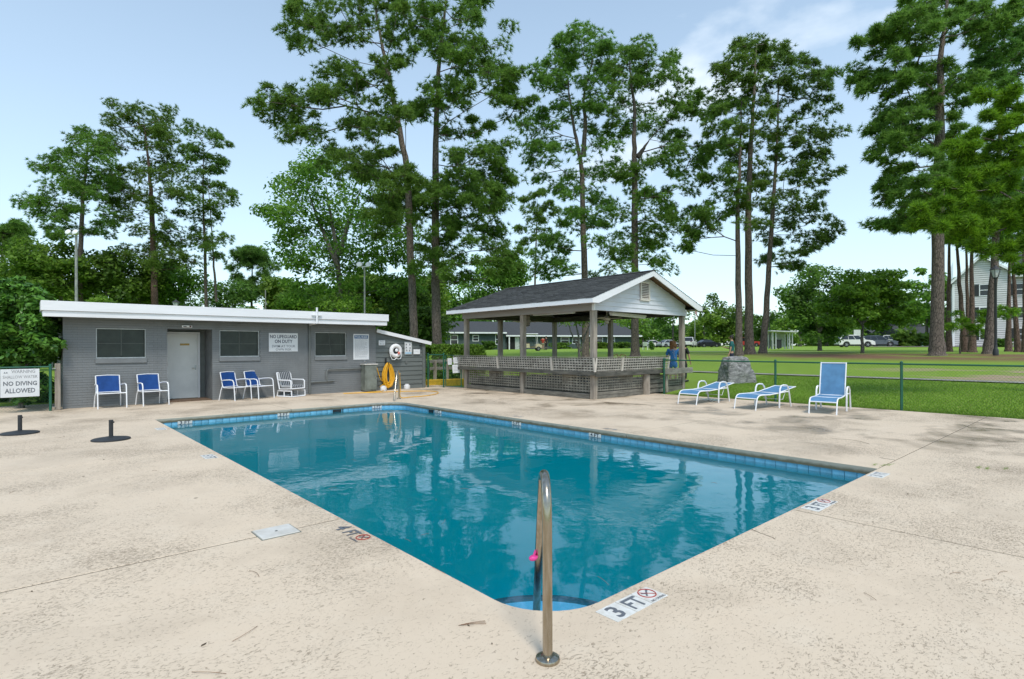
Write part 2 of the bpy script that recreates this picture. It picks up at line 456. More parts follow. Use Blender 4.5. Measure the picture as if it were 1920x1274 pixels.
def deck_mat():
    """cream textured cool-deck concrete: knock-down pits, worn patches, damp stains"""
    m, n, l, b = nodes('cream_pool_deck'); tc = n.new('ShaderNodeTexCoord'); P = tc.outputs['Object']
    big = noise(n, l, P, .45, 4, .6); mid = noise(n, l, P, 2.6, 4, .6)
    base = mix(n, l, big.outputs['Fac'], (.685, .535, .385), (.61, .495, .37))
    rm = ramp(n, 0.0, 1.0, .52, .75); l.new(mid.outputs['Fac'], rm.inputs[0])
    base = mix(n, l, math2(n, l, 'MULTIPLY', rm.outputs[0], .5), base, (.69, .57, .435))
    wob = noise(n, l, P, 9, 2)
    pv = n.new('ShaderNodeMixRGB'); pv.inputs[0].default_value = .06; l.new(P, pv.inputs[1]); l.new(wob.outputs['Color'], pv.inputs[2])
    pit = noise(n, l, mapping(n, l, pv.outputs[0], (1, 1.5, 1), (0, 0, .6)), 46, 3, .6, .8)
    wear = noise(n, l, P, .55, 4, .6)
    thr = n.new('ShaderNodeMapRange'); thr.inputs['From Min'].default_value = .40; thr.inputs['From Max'].default_value = .62
    thr.inputs['To Min'].default_value = .11; thr.inputs['To Max'].default_value = -.045; l.new(wear.outputs['Fac'], thr.inputs['Value'])
    pf = math2(n, l, 'SUBTRACT', pit.outputs['Fac'], thr.outputs[0])
    rpit = ramp(n, 0.0, 1.0, .50, .64); l.new(pf, rpit.inputs[0])
    gr = noise(n, l, P, 240, 2)
    pc = mix(n, l, math2(n, l, 'MULTIPLY', rpit.outputs[0], .78), base, (.22, .155, .095))
    pc = mix(n, l, math2(n, l, 'MULTIPLY', gr.outputs['Fac'], .22), pc, (.62, .55, .46))
    # damp, dirty stains, mostly on the far side
    sp = n.new('ShaderNodeSeparateXYZ'); l.new(P, sp.inputs[0])
    far = n.new('ShaderNodeMapRange'); far.inputs['From Min'].default_value = 7.5; far.inputs['From Max'].default_value = 12; l.new(sp.outputs['X'], far.inputs['Value'])
    far2 = n.new('ShaderNodeMapRange'); far2.inputs['From Min'].default_value = 11; far2.inputs['From Max'].default_value = 17; far2.inputs['To Max'].default_value = .5; l.new(sp.outputs['Y'], far2.inputs['Value'])
    fm = math2(n, l, 'MAXIMUM', far.outputs[0], far2.outputs[0])
    fm = math2(n, l, 'MAXIMUM', fm, .2)
    st = noise(n, l, P, .75, 5, .62, .4)
    rs = ramp(n, 0.0, 1.0, .50, .66); l.new(st.outputs['Fac'], rs.inputs[0])
    wet = math2(n, l, 'MULTIPLY', rs.outputs[0], fm)
    pc = mix(n, l, math2(n, l, 'MULTIPLY', wet, .82), pc, (.185, .125, .07))
    # mossy dirt on the upright face of the pool lip
    g = n.new('ShaderNodeNewGeometry'); sn = n.new('ShaderNodeSeparateXYZ'); l.new(g.outputs['True Normal'], sn.inputs[0])
    rv = ramp(n, 1.0, 0.0, .25, .75); l.new(math2(n, l, 'ABSOLUTE', sn.outputs['Z']), rv.inputs[0])
    ms = noise(n, l, P, 7, 4)
    lo = n.new('ShaderNodeMapRange'); lo.inputs['From Min'].default_value = -.03; lo.inputs['From Max'].default_value = -.085; l.new(sp.outputs['Z'], lo.inputs['Value'])
    mr = ramp(n, 0.0, 1.0, .3, .6); l.new(math2(n, l, 'ADD', math2(n, l, 'MULTIPLY', ms.outputs['Fac'], .5), math2(n, l, 'MULTIPLY', lo.outputs[0], .45)), mr.inputs[0])
    mc = mix(n, l, mr.outputs[0], (.42, .385, .31), (.15, .135, .085))
    pc = mix(n, l, rv.outputs[0], pc, mc)
    l.new(pc, b.inputs['Base Color'])
    rw = math2(n, l, 'SUBTRACT', .80, math2(n, l, 'MULTIPLY', wet, .60)); l.new(rw, b.inputs['Roughness'])
    hgt = math2(n, l, 'SUBTRACT', math2(n, l, 'MULTIPLY', gr.outputs['Fac'], .25), rpit.outputs[0])
    bump(n, l, hgt, .55, .006, b); return m
M_DECK = deck_mat()

def lawn_mat():
    """mown grass with bare sandy and pine-straw patches"""
    m, n, l, b = nodes('lawn_ground'); tc = n.new('ShaderNodeTexCoord'); P = tc.outputs['Object']
    f = noise(n, l, P, 34, 3, .7); g2 = noise(n, l, P, .9, 4); g3 = noise(n, l, mapping(n, l, P, (.5, .16, 1)), 1.0, 4)
    r = ramp(n, (.085, .165, .014), (.25, .39, .04), .3, .72); l.new(f.outputs['Fac'], r.inputs[0])
    c = mix(n, l, math2(n, l, 'MULTIPLY', g2.outputs['Fac'], .75), r.outputs[0], (.25, .36, .055))
    sp = n.new('ShaderNodeSeparateXYZ'); l.new(P, sp.inputs[0])
    def band(a0, a1, b0, b1):
        x = n.new('ShaderNodeMapRange'); x.interpolation_type = 'SMOOTHSTEP'; x.inputs['From Min'].default_value = a0; x.inputs['From Max'].default_value = a1; l.new(sp.outputs['X'], x.inputs['Value'])
        y = n.new('ShaderNodeMapRange'); y.interpolation_type = 'SMOOTHSTEP'; y.inputs['From Min'].default_value = b0; y.inputs['From Max'].default_value = b1
        y.inputs['To Min'].default_value = 1; y.inputs['To Max'].default_value = 0; l.new(sp.outputs['X'], y.inputs['Value'])
        return math2(n, l, 'MULTIPLY', x.outputs[0], y.outputs[0])
    ys_ = n.new('ShaderNodeMapRange'); ys_.inputs['From Min'].default_value = 21; ys_.inputs['From Max'].default_value = 12; l.new(sp.outputs['Y'], ys_.inputs['Value'])
    straw = math2(n, l, 'MULTIPLY', band(29.5, 31.5, 35, 39), ys_.outputs[0])
    rs = ramp(n, 0.0, 1.0, .38, .56); l.new(math2(n, l, 'ADD', g3.outputs['Fac'], math2(n, l, 'MULTIPLY', g2.outputs['Fac'], .12)), rs.inputs[0])
    straw = math2(n, l, 'MULTIPLY', straw, rs.outputs[0])
    fs = noise(n, l, P, 20, 3, .7); sc = mix(n, l, fs.outputs['Fac'], (.12, .065, .035), (.26, .155, .09))
    c = mix(n, l, straw, c, sc)
    g4 = noise(n, l, mapping(n, l, P, (.7, .2, 1)), 1.2, 4)
    rd = ramp(n, 0.0, 1.0, .50, .60); l.new(g4.outputs['Fac'], rd.inputs[0])
    yb = n.new('ShaderNodeMapRange'); yb.inputs['From Min'].default_value = 9; yb.inputs['From Max'].default_value = 4; l.new(sp.outputs['Y'], yb.inputs['Value'])
    dirt = math2(n, l, 'MULTIPLY', math2(n, l, 'MULTIPLY', band(24.6, 25.6, 27.4, 29.5), rd.outputs[0]), yb.outputs[0])
    dc = mix(n, l, f.outputs['Fac'], (.30, .20, .13), (.46, .36, .27)); c = mix(n, l, dirt, c, dc)
    edge = band(15.5, 16.2, 16.55, 16.75); c = mix(n, l, edge, c, (.05, .042, .025))
    l.new(c, b.inputs['Base Color']); b.inputs['Roughness'].default_value = .9; b.inputs['Specular IOR Level'].default_value = .2
    bump(n, l, f.outputs['Fac'], .8, .03, b); return m
M_LAWN = lawn_mat()
M_BLADE = leaf_mat('grass_blades', (.10, .19, .013), (.29, .45, .045), .42, .45, brown=(.42, .36, .14))

def water_mat():
    m, n, l, b = nodes('pool_water'); out = n['Material Output']; n.remove(b)
    tc = n.new('ShaderNodeTexCoord'); P = tc.outputs['Object']
    a = noise(n, l, mapping(n, l, P, (1, .8, 1), (0, 0, .7)), 7.5, 3, .5, .3); c = noise(n, l, P, 1.3, 2)
    cm = ramp(n, .15, 1.0, .42, .62); l.new(noise(n, l, P, .42, 2).outputs['Fac'], cm.inputs[0])
    h = math2(n, l, 'ADD', math2(n, l, 'MULTIPLY', math2(n, l, 'MULTIPLY', a.outputs['Fac'], cm.outputs[0]), .22), math2(n, l, 'MULTIPLY', c.outputs['Fac'], .55))
    bp = n.new('ShaderNodeBump'); bp.inputs['Strength'].default_value = .21; bp.inputs['Distance'].default_value = .06; l.new(h, bp.inputs['Height'])
    fr = n.new('ShaderNodeFresnel'); fr.inputs['IOR'].default_value = 1.36; l.new(bp.outputs[0], fr.inputs['Normal'])
    gl = n.new('ShaderNodeBsdfGlossy'); gl.inputs['Roughness'].default_value = .02; gl.inputs['Color'].default_value = (.95, .97, 1, 1); l.new(bp.outputs[0], gl.inputs['Normal'])
    tr = n.new('ShaderNodeBsdfTransparent'); tr.inputs['Color'].default_value = (.9, .97, .98, 1)
    mx = n.new('ShaderNodeMixShader'); l.new(fr.outputs[0], mx.inputs[0]); l.new(tr.outputs[0], mx.inputs[1]); l.new(gl.outputs[0], mx.inputs[2])
    l.new(mx.outputs[0], out.inputs['Surface'])
    va = n.new('ShaderNodeVolumeAbsorption'); va.inputs['Color'].default_value = (.0, .785, .905, 1); va.inputs['Density'].default_value = 1.7
    vs = n.new('ShaderNodeVolumeScatter'); vs.inputs['Color'].default_value = (.0, .82, .99, 1); vs.inputs['Density'].default_value = 1.6; vs.inputs['Anisotropy'].default_value = .2
    av = n.new('ShaderNodeAddShader'); l.new(va.outputs[0], av.inputs[0]); l.new(vs.outputs[0], av.inputs[1]); l.new(av.outputs[0], out.inputs['Volume'])
    return m
M_WATER = water_mat()
M_PLASTER = mat('blue_pool_plaster', (.13, .46, .76), .7, var=.08, scale=3)
M_TILE = mat('light_blue_tile', (.22, .53, .72), .25, var=.12, scale=9, rnd=.12)
M_GROUT = mat('grey_blue_grout', (.10, .20, .26), .8)
M_MOSAIC = mat('dark_mosaic_edge', (.02, .06, .10), .3, var=.3, scale=60)

# ------------------------------------------------------------------ ground
PX0, PX1, PY0, PY1 = 2.25, 8.42, 2.25, 14.75
def grid_sheet(name, xs, ys, zf, mat, skip=None, kind='structure'):
    nx, ny = len(xs), len(ys)
    v = [(x, y, zf(x, y)) for y in ys for x in xs]
    f = [(j * nx + i, j * nx + i + 1, (j + 1) * nx + i + 1, (j + 1) * nx + i) for j in range(ny - 1) for i in range(nx - 1)
         if not (skip and skip(xs[i], ys[j]))]
    me = bpy.data.meshes.new(name); me.from_pydata(v, [], f); me.update()
    me.polygons.foreach_set('use_smooth', [True] * len(me.polygons))
    return tag(link(name, me, None, mat), kind=kind)
xs = [-600, -200, -80, -30, -8, 2.15, 8.6, 12, 16.3] + [16.5 + .5 * i for i in range(42)] + [38, 40, 42, 45, 50, 55, 60, 70, 80, 90, 110, 150, 250, 400, 900]
ys = [-600, -250, -120, -60, -30, -15, -5, 2.15, 14.9, 20, 30, 45, 60, 80, 120, 200, 400, 900]
rg = random.Random(5)
grid_sheet('ground', xs, ys, lambda x, y: gz(x) - .02, M_LAWN, lambda x, y: 2.1 < x < 8.5 and 2.1 < y < 14.8)
def drape(name, x0, x1, y0, y1, up, mat, nx=3, ny=24):
    xs = [x0 + (x1 - x0) * i / (nx - 1) for i in range(nx)]; ys = [y0 + (y1 - y0) * j / (ny - 1) for j in range(ny)]
    return grid_sheet(name, xs, ys, lambda x, y: gz(x) + up, mat)
M_CONC = mat('pale_concrete_path', (.40, .37, .32), .85, var=.15, scale=3)
M_ROAD = mat('pale_gravel_drive', (.42, .36, .29), .9, var=.15, scale=1)
drape('path', 24.25, 24.75, -40, 30, .02, mat('grey_path', (.31, .295, .25), .85, var=.2, scale=3))
drape('road', 86, 97, -10, 26, .05, M_ROAD)
drape('dirt_path', 39.5, 41.0, 12, 26, .02, M_ROAD)

# grass blades that stand up through the near lawn
def grass(seed, n, x0, x1, y0, y1, hmin, hmax, w):
    r = np.random.default_rng(seed)
    x = x0 + (x1 - x0) * r.random(n) ** 1.5; y = y0 + (y1 - y0) * r.random(n)
    keep = ~((x > 24.1) & (x < 24.95)); x, y = x[keep], y[keep]; n = len(x)
    z = np.interp(x, KX, KZ) - .03
    h = hmin + (hmax - hmin) * r.random(n); a = r.random(n) * 6.283; t = .5 * r.standard_normal((n, 2)) * h[:, None]
    dx, dy = np.cos(a) * w, np.sin(a) * w
    V = np.stack([np.stack([x - dx, y - dy, z], 1), np.stack([x + dx, y + dy, z], 1), np.stack([x + t[:, 0], y + t[:, 1], z + h], 1)], 1).reshape(-1, 3)
    return V, np.arange(3 * n).reshape(-1, 3)
V, F = grass(3, 120000, 16.62, 24.1, -7, 10.6, .03, .075, .008)
tag(link('grass', fmesh('grass', V, F), None, M_BLADE), kind='stuff')
V, F = grass(4, 2500, 16.42, 16.7, -7, 10.6, .04, .16, .006)
tag(link('edge_weeds', fmesh('edge_weeds', V, F), None, M_BLADE), kind='stuff')

# ------------------------------------------------------------------ pool deck of cast slabs round the pool
def arc(cx, cy, r, a0, a1, n=8):
    return [(cx + r * math.cos(R(a0 + (a1 - a0) * i / n)), cy + r * math.sin(R(a0 + (a1 - a0) * i / n))) for i in range(n + 1)]
g_ = .007; RN = .46; RF = .55
def slab(poly, parent, name='slab'):
    bm = bmesh.new()
    top = [bm.verts.new((x, y, 0)) for x, y in poly]; bot = [bm.verts.new((x, y, -.1)) for x, y in poly]
    bm.faces.new(top); bm.faces.new(bot[::-1]); n = len(poly)
    for i in range(n): bm.faces.new((top[i], bot[i], bot[(i + 1) % n], top[(i + 1) % n]))
    bmesh.ops.recalc_face_normals(bm, faces=bm.faces)
    ed = [e for e in bm.edges if all(abs(v.co.z) < 1e-6 for v in e.verts)]
    bmesh.ops.bevel(bm, geom=ed, offset=.014, segments=3, affect='EDGES', profile=.6)
    big = [f for f in bm.faces if len(f.verts) > 4]; bmesh.ops.triangulate(bm, faces=big)
    me = bpy.data.meshes.new(name); bm.to_mesh(me); bm.free()
    return link(name, me, parent, M_DECK)
deck = bpy.data.objects.new('pool_deck', None); COL.objects.link(deck); tag(deck, kind='structure')
slab([(-9, -7), (5.68 - g_, -7), (5.68 - g_, 2.25)] + arc(2.25 + RN, 2.25 + RN, RN, 270, 180, 10) + [(2.25, 4.96 - g_), (-9, 4.96 - g_)], deck)
slab([(-9, 4.96 + g_), (2.25, 4.96 + g_), (2.25, 9.7 - g_), (-9, 9.7 - g_)], deck)
slab([(-9, 9.7 + g_), (2.25, 9.7 + g_), (2.25, 14.75), (2.25, 14.9 - g_), (-9, 14.9 - g_)], deck)
slab([(-9, 14.9 + g_), (2.25, 14.9 + g_), (2.25, 14.75), (5.3 - g_, 14.75), (5.3 - g_, 21), (-9, 21)], deck)
slab([(5.3 + g_, 14.75)] + arc(8.42 - RF, 14.75 - RF, RF, 90, 0, 10) + [(8.42, 10.4 + g_), (16.42, 10.4 + g_), (16.42, 11.4), (13.4, 11.4), (13.4, 21), (5.3 + g_, 21)], deck)
slab([(8.42, 6.3 + g_), (16.42, 6.3 + g_), (16.42, 10.4 - g_), (8.42, 10.4 - g_)], deck)
slab([(8.42, 2.25 + g_), (16.42, 2.25 + g_), (16.42, 6.3 - g_), (8.42, 6.3 - g_)], deck)
slab([(5.68 + g_, -7), (16.42, -7), (16.42, 2.25 - g_), (8.42, 2.25), (5.68 + g_, 2.25)], deck)

M_SEAL = mat('dark_joint_filler', (.10, .075, .05), .9, var=.2)
for x0, x1, y0, y1 in ((-9, 2.24, 4.953, 4.967), (-9, 2.24, 9.693, 9.707), (-9, 2.24, 14.893, 14.907), (5.293, 5.307, 14.78, 21), (8.45, 16.4, 10.393, 10.407), (8.45, 16.4, 6.293, 6.307), (8.45, 16.4, 2.244, 2.256), (5.673, 5.687, -7, 2.22)):
    m = MB(); m.box(x0, x1, y0, y1, -.06, -.004); m.build('joint_filler', M_SEAL, deck)
# pool shell, steps, tile band, water
basin = bpy.data.objects.new('swimming_pool', None); COL.objects.link(basin); tag(basin, kind='structure')
def outline(e):
    x0, x1, y0, y1 = PX0 - e, PX1 + e, PY0 - e, PY1 + e
    return arc(PX0 + RN, PY0 + RN, RN + e, 180, 270, 10) + [(x1, y0)] + arc(PX1 - RF, PY1 - RF, RF + e, 0, 90, 10) + [(x0, y1)]
w = MB(); o1 = outline(.03); o2 = outline(.30); n = len(o1); ZB = -1.35
w.v = [(x, y, -.101) for x, y in o1] + [(x, y, ZB) for x, y in o1] + [(x, y, -.101) for x, y in o2]
w.f = [(i, i + n, (i + 1) % n + n, (i + 1) % n) for i in range(n)] + [tuple(range(n, 2 * n))] + [(i, (i + 1) % n, (i + 1) % n + 2 * n, i + 2 * n) for i in range(n)]
w.build('basin', M_PLASTER, basin)
def steps(cx, cy, a0, name):
    for r, z in ((.80, -.215), (1.14, -.42), (1.48, -.66)):
        m = MB(); pts = [(cx, cy)] + arc(cx, cy, r, a0, a0 + 90, 20)
        m.prism(pts, ZB + .01 if z < -.6 else z - .2, z); m.build(name, M_PLASTER, basin)
        m = MB(); m.tube([(x, y, z + .002) for x, y in arc(cx, cy, r - .03, a0 + 1, a0 + 89, 24)], .028, 6); m.build('step_edge', M_MOSAIC, basin)
steps(PX0 + .03, PY0 + .03, 0, 'step'); steps(PX1 - .03, PY1 - .03, 180, 'step')
wt = MB(); wt.prism(outline(.06), -1.45, -.165)
water = wt.build('pool_water', M_WATER, None); tag(water, kind='structure')

tile_me = None
def tile(x, y, rz):
    global tile_me
    if tile_me is None:
        tile_me = MB().cbox(-.0745, .0745, 0, .014, -.24, -.092, .004).mesh('tile'); tile_me.materials.append(M_TILE)
    o = link('tile', tile_me, basin); o.location = (x, y, 0); o.rotation_euler = (0, 0, rz); return o
yy = PY0 + .02
skim_y = 12.9
while yy < PY1 - RF:
    if abs(yy - skim_y) > .16: tile(PX1 + .026, yy, R(90))
    yy += .1545
xx = PX0 + .1
skim_x = 6.55
while xx < PX1 - RF:
    if abs(xx - skim_x) > .16: tile(xx, PY1 + .026, R(180))
    xx += .1545
for k in range(6):
    a = R(7.5 + 15 * k); tile(PX1 - RF + (RF + .026) * math.cos(a), PY1 - RF + (RF + .026) * math.sin(a), a + R(90))
gb = MB(); o3 = [p for p in outline(.0285)]; 
gb.v = [(x, y, -.10) for x, y in o3] + [(x, y, -.25) for x, y in o3]; n = len(o3)
gb.f = [(i, i + n, (i + 1) % n + n, (i + 1) % n) for i in range(n)]
gb.build('tile_bed', M_GROUT, basin)
def skimmer(mtx):
    m = MB(); m.box(-.15, .15, -.02, -.001, -.24, -.10, mtx); m.build('skimmer_throat', M_BLACK, basin)
    m = MB(); 
    for x in (-.16, .145): m.box(x, x + .015, -.03, .0, -.24, -.095, mtx)
    m.box(-.16, .16, -.03, .0, -.107, -.095, mtx); m.build('skimmer_frame', M_TILE, basin)
skimmer(frame((PX1 + .012, skim_y, 0), (0, 1, 0), (-1, 0, 0)))
skimmer(frame((skim_x, PY1 + .012, 0), (-1, 0, 0), (0, -1, 0)))

# depth numbers on the tile band
def band_marker(p, xd, s, label, wd=.30):
    xd = Vector(xd); nrm = xd.cross(Vector((0, 0, 1)))
    t = thing('depth_tile', label, 'depth marker', p)
    m = MB(); fr = frame(p, xd, (0, 0, 1)); m.cbox(-wd / 2, wd / 2, -.07, .0, 0, .016, .003, fr); m.build('tile_face', M_MARK, t)
    text(s, .095, fr @ Matrix.Translation((0, -.034, .0165)), t, M_INK, bold=.015, width=wd * .72)
    return t
G_ = 'depth markers on the pool tile band'
for (y, s, lb) in ((7.05, '4 FT', 'white 4 FT depth tile in the blue band below the three loungers'), (9.35, '5 FT', 'white 5 FT depth tile midway between dark skimmer opening and 4 FT tile'),
                   (12.52, '5 FT', 'white 5 FT depth tile right next to the dark skimmer opening')):
    band_marker(Vector((PX1 + .004, y, -.092)), (0, -1, 0), s, lb)['group'] = G_
for (x, s, lb) in ((2.85, '3 FT', 'white 3 FT depth tile on the far pool edge nearest the left corner'), (5.1, '3 FT', 'white 3 FT depth tile on the far pool edge left of the skimmer'),
                   (7.78, '3 FT', 'white 3 FT depth tile on the far pool edge beside the grab rail')):
    band_marker(Vector((x, PY1 + .004, -.092)), (1, 0, 0), s, lb)['group'] = G_

# depth numbers set flat in the deck, with the no-diving roundel
def deck_marker(p, xd, up, s, label, faded=False, diving=True, sc=1.0, bare=False):
    xd, up = Vector(xd), Vector(up); t = thing('deck_depth_marker', label, 'depth marker', p, group='depth markers set in the deck')
    fr = frame(p, xd, up) @ Matrix.Scale(sc, 4)
    ink = M_INKFADE if faded else M_INKGREY
    if not bare:
        m = MB(); m.box(-.27, -.085, -.085, .085, .0005, .0035, fr); m.box(-.08, .08, -.085, .085, .0005, .0035, fr)
        if diving: m.box(.085, .25, -.085, .085, .0005, .0035, fr)
        m.build('tile_face', M_MARK, t)
    a, b2 = s.split()
    text(a, .185, fr @ Matrix.Translation((-.178, -.005, .004)), t, ink, 'number', bold=.02)
    text(b2, .175, fr @ Matrix.Translation((0, -.005, .004)), t, ink, bold=.02, width=.135)
    if diving:
        c = (.17, .022)
        m = MB(); m.tube([fr @ Vector((c[0] + .058 * math.cos(a_ * .2617), c[1] + .058 * math.sin(a_ * .2617), .0045)) for a_ in range(24)], .004 * sc, 5, closed=True)
        m.beam(fr @ Vector((c[0] - .04, c[1] + .04, .005)), fr @ Vector((c[0] + .04, c[1] - .04, .005)), .006 * sc, .002)
        m.build('prohibition_ring', M_REDINK, t)
        m = MB(); m.beam(fr @ Vector((c[0] - .03, c[1] - .022, .0045)), fr @ Vector((c[0] + .022, c[1] + .022, .0045)), .012 * sc, .002)
        m.beam(fr @ Vector((c[0] - .005, c[1] + .0, .0045)), fr @ Vector((c[0] - .035, c[1] + .02, .0045)), .009 * sc, .002)
        m.lathe([(.009, .0035), (.009, .0058)], 8, fr @ Matrix.Translation((c[0] + .032, c[1] + .028, 0)))
        m.build('diver_figure', ink, t)
        text('NO DIVING', .03, fr @ Matrix.Translation((.17, -.066, .0042)), t, ink, 'caption', width=.14)
deck_marker(Vector((2.86, 2.085, 0)), (1, 0, 0), (0, 1, 0), '3 FT', 'grey 3 FT no diving marker beside the near chrome rail')
deck_marker(Vector((6.04, 2.125, 0)), (1, 0, 0), (0, 1, 0), '3 FT', 'grey 3 FT no diving marker midway along the right-hand deck joint')
deck_marker(Vector((8.08, 2.13, 0)), (1, 0, 0), (0, 1, 0), '3 FT', 'worn 3 FT marker at the right corner of the pool', faded=True, diving=False)
deck_marker(Vector((2.13, 4.5, 0)), (0, -1, 0), (1, 0, 0), '4 FT', 'dark 4 FT no diving marker beside the white skimmer lid', bare=True)
deck_marker(Vector((2.07, 9.0, 0)), (0, -1, 0), (1, 0, 0), '5 FT', 'dark 5 FT marker half way down the left pool edge', diving=False)
deck_marker(Vector((2.07, 12.8, 0)), (0, -1, 0), (1, 0, 0), '3 FT', 'faded 3 FT marker near the far left corner of the pool', faded=True, diving=False)
deck_marker(Vector((8.62, 6.9, 0)), (0, 1, 0), (-1, 0, 0), '4 FT', 'worn 4 FT marker on the deck behind the lounger side tile band', faded=True, diving=False, bare=True)
deck_marker(Vector((8.62, 9.6, 0)), (0, 1, 0), (-1, 0, 0), '5 FT', 'worn 5 FT marker on the deck in front of the pavilion', faded=True, diving=False, bare=True)

# white skimmer lid let into the left deck
lid = thing('skimmer_lid', 'square white plastic skimmer lid set in the left pool deck', 'pool lid', (1.655, 4.97, 0))
m = MB(); m.cbox(1.50, 1.81, 4.83, 5.11, -.01, .010, .004); m.build('cover', M_LID, lid)
m = MB(); m.lathe([(.012, .0095), (.012, .0112)], 10, Matrix.Translation((1.655, 4.97, 0))); m.build('finger_hole', M_BLACK, lid)
m = MB()
for x0, x1, y0, y1 in ((1.49, 1.497, 4.82, 5.12), (1.813, 1.82, 4.82, 5.12), (1.497, 1.813, 4.82, 4.827), (1.497, 1.813, 5.113, 5.12)): m.box(x0, x1, y0, y1, -.02, .003)
m.build('rim', M_CAB, lid)

# ------------------------------------------------------------------ chrome grab rails at the two pool steps
def rail(name, label, base, d, lean, clip=None):
    d = Vector((*d, 0)).normalized(); b = Vector((*base, 0)); t = thing(name, label, 'pool rail', b, group='chrome grab rails at the pool steps')
    pts = [b + Vector((0, 0, .0))] + [b + Vector((0, 0, z)) for z in (.25, .5, .68)]
    for i in range(1, 9):
        a = math.pi * (1 - i / 8 * .72); pts.append(b + d * (.17 + .17 * math.cos(a)) + Vector((0, 0, .72 + .19 * math.sin(a))))
    q = pts[-1]; e = b + d * .98 + Vector((0, 0, -.45))
    for i in range(1, 6): pts.append(q.lerp(e, i / 5) + Vector((0, 0, .05 * math.sin(math.pi * i / 5))))
    m = MB(); m.tube(pts, .0255, 16); m.build('rail_tube', M_STAIN, t, smooth=True)
    m = MB(); m.lathe([(.062, 0), (.064, .008), (.060, .018), (.044, .026), (.030, .028)], 28, Matrix.Translation(b)); m.build('escutcheon', M_STAIN, t, smooth=True)
    return t, q.lerp(e, .42)
r1, pk = rail('grab_rail', 'chrome grab rail in the foreground with a pink toy clipped on it', (2.01, 2.0), (.645, .765), 0)
r2, _ = rail('grab_rail', 'chrome grab rail at the far pool corner before the yellow hose', (8.86, 15.35), (-.66, -.75), 0)
pt = thing('pool_toy', 'small bright pink toy tied to the foreground grab rail', 'toy', pk)
m = MB(); m.ball(pk + Vector((-.03, .02, -.005)), .034, .022, .018); m.build('float', M_PINK, pt, smooth=True)
m = MB(); m.tube([pk + Vector((-.03, .02, .0)), pk + Vector((-.02, .01, .04)), pk + Vector((0, -.01, .065)), pk + Vector((.015, 0, .04)), pk + Vector((-.01, .01, .0))], .008, 6); m.build('strap', M_PINK, pt, smooth=True)

# ------------------------------------------------------------------ pool house of painted brick
shed = thing('pool_house', 'grey painted brick pool house with flat roof and white fascia', 'building', (.82, 19, 0))
X0, X1, ZT = .82, 9.98, 2.46
HOLES = [(1.53, 2.69, 1.33, 2.17), (3.22, 4.42, -.01, 2.19), (4.63, 5.81, 1.33, 2.17), (7.66, 8.82, 1.31, 2.16)]
def holed(m, x0, x1, z0, z1, y0, y1, holes):
    ex = sorted({x0, x1} | {h[0] for h in holes} | {h[1] for h in holes})
    for a, b in zip(ex, ex[1:]):
        hs = sorted((max(h[2], z0), min(h[3], z1)) for h in holes if h[0] <= a + 1e-6 and h[1] >= b - 1e-6)
        z = z0
        for s, e in hs:
            if s > z + 1e-4: m.box(a, b, y0, y1, z, s)
            z = max(z, e)
        if z1 > z + 1e-4: m.box(a, b, y0, y1, z, z1)
m = MB(); holed(m, X0 + .012, X1 - .012, 0, ZT, 19.012, 19.2, HOLES)
m.box(X0 + .012, X0 + .2, 19.2, 24, 0, ZT); m.box(X1 - .2, X1 - .012, 19.2, 24, 0, ZT); m.box(X0 + .2, X1 - .2, 23.8, 24, 0, ZT)
m.box(3.02, 3.21, 19.2, 20.1, 0, ZT); m.box(4.43, 4.62, 19.2, 20.1, 0, ZT); m.box(3.21, 4.43, 19.2, 20.0, 2.2, ZT)
m.build('wall', M_GREYMORTAR, shed)
# bricks in running bond, the nearest as single pieces
CH = 2.46 / 36; BL = .205
brick_me = MB().box(-.0965, .0965, -.007, .03, .004, CH - .004).mesh('brick'); brick_me.materials.append(M_GREYBRICK)
cells = []
for k in range(36):
    z = k * CH; zc = z + CH / 2
    iv = [(X0, X1)]
    for h in HOLES:
        if h[2] < zc < h[3]:
            iv = [p for a, b in iv for p in ((a, min(b, h[0])), (max(a, h[1]), b)) if p[1] > p[0] + .01]
    for a, b in iv:
        x = X0 + (BL / 2 if k % 2 else 0) - BL
        while x < b:
            s, e = max(x, a), min(x + BL, b)
            if e - s > .035: cells.append((s, e, z))
            x += BL
cells.sort(key=lambda c: c[0])
rb = random.Random(2)
for s, e, z in cells[:298]:
    o = link('brick', brick_me, shed); o.location = ((s + e) / 2 - .82, 0.0 + rb.uniform(-.001, .001), z); o.scale = ((e - s - .002) / .193, 1, 1)
bm_ = MB()
for s, e, z in cells[298:]: bm_.box(s + .001, e - .001, 19 - .007 + rb.uniform(-.0015, .0015), 19.02, z + .004, z + CH - .004)
tag(bm_.build('brickwork', M_GREYBRICK, shed), kind='stuff')
# side wall courses seen at the left corner
m = MB()
for k in range(36): m.box(X0 - .0, X0 + .02, 19.03 + .05 * (k % 2), 23.9, k * CH + .004, k * CH + CH - .004)
tag(m.build('side_brickwork', M_GREYBRICK, shed), kind='stuff')
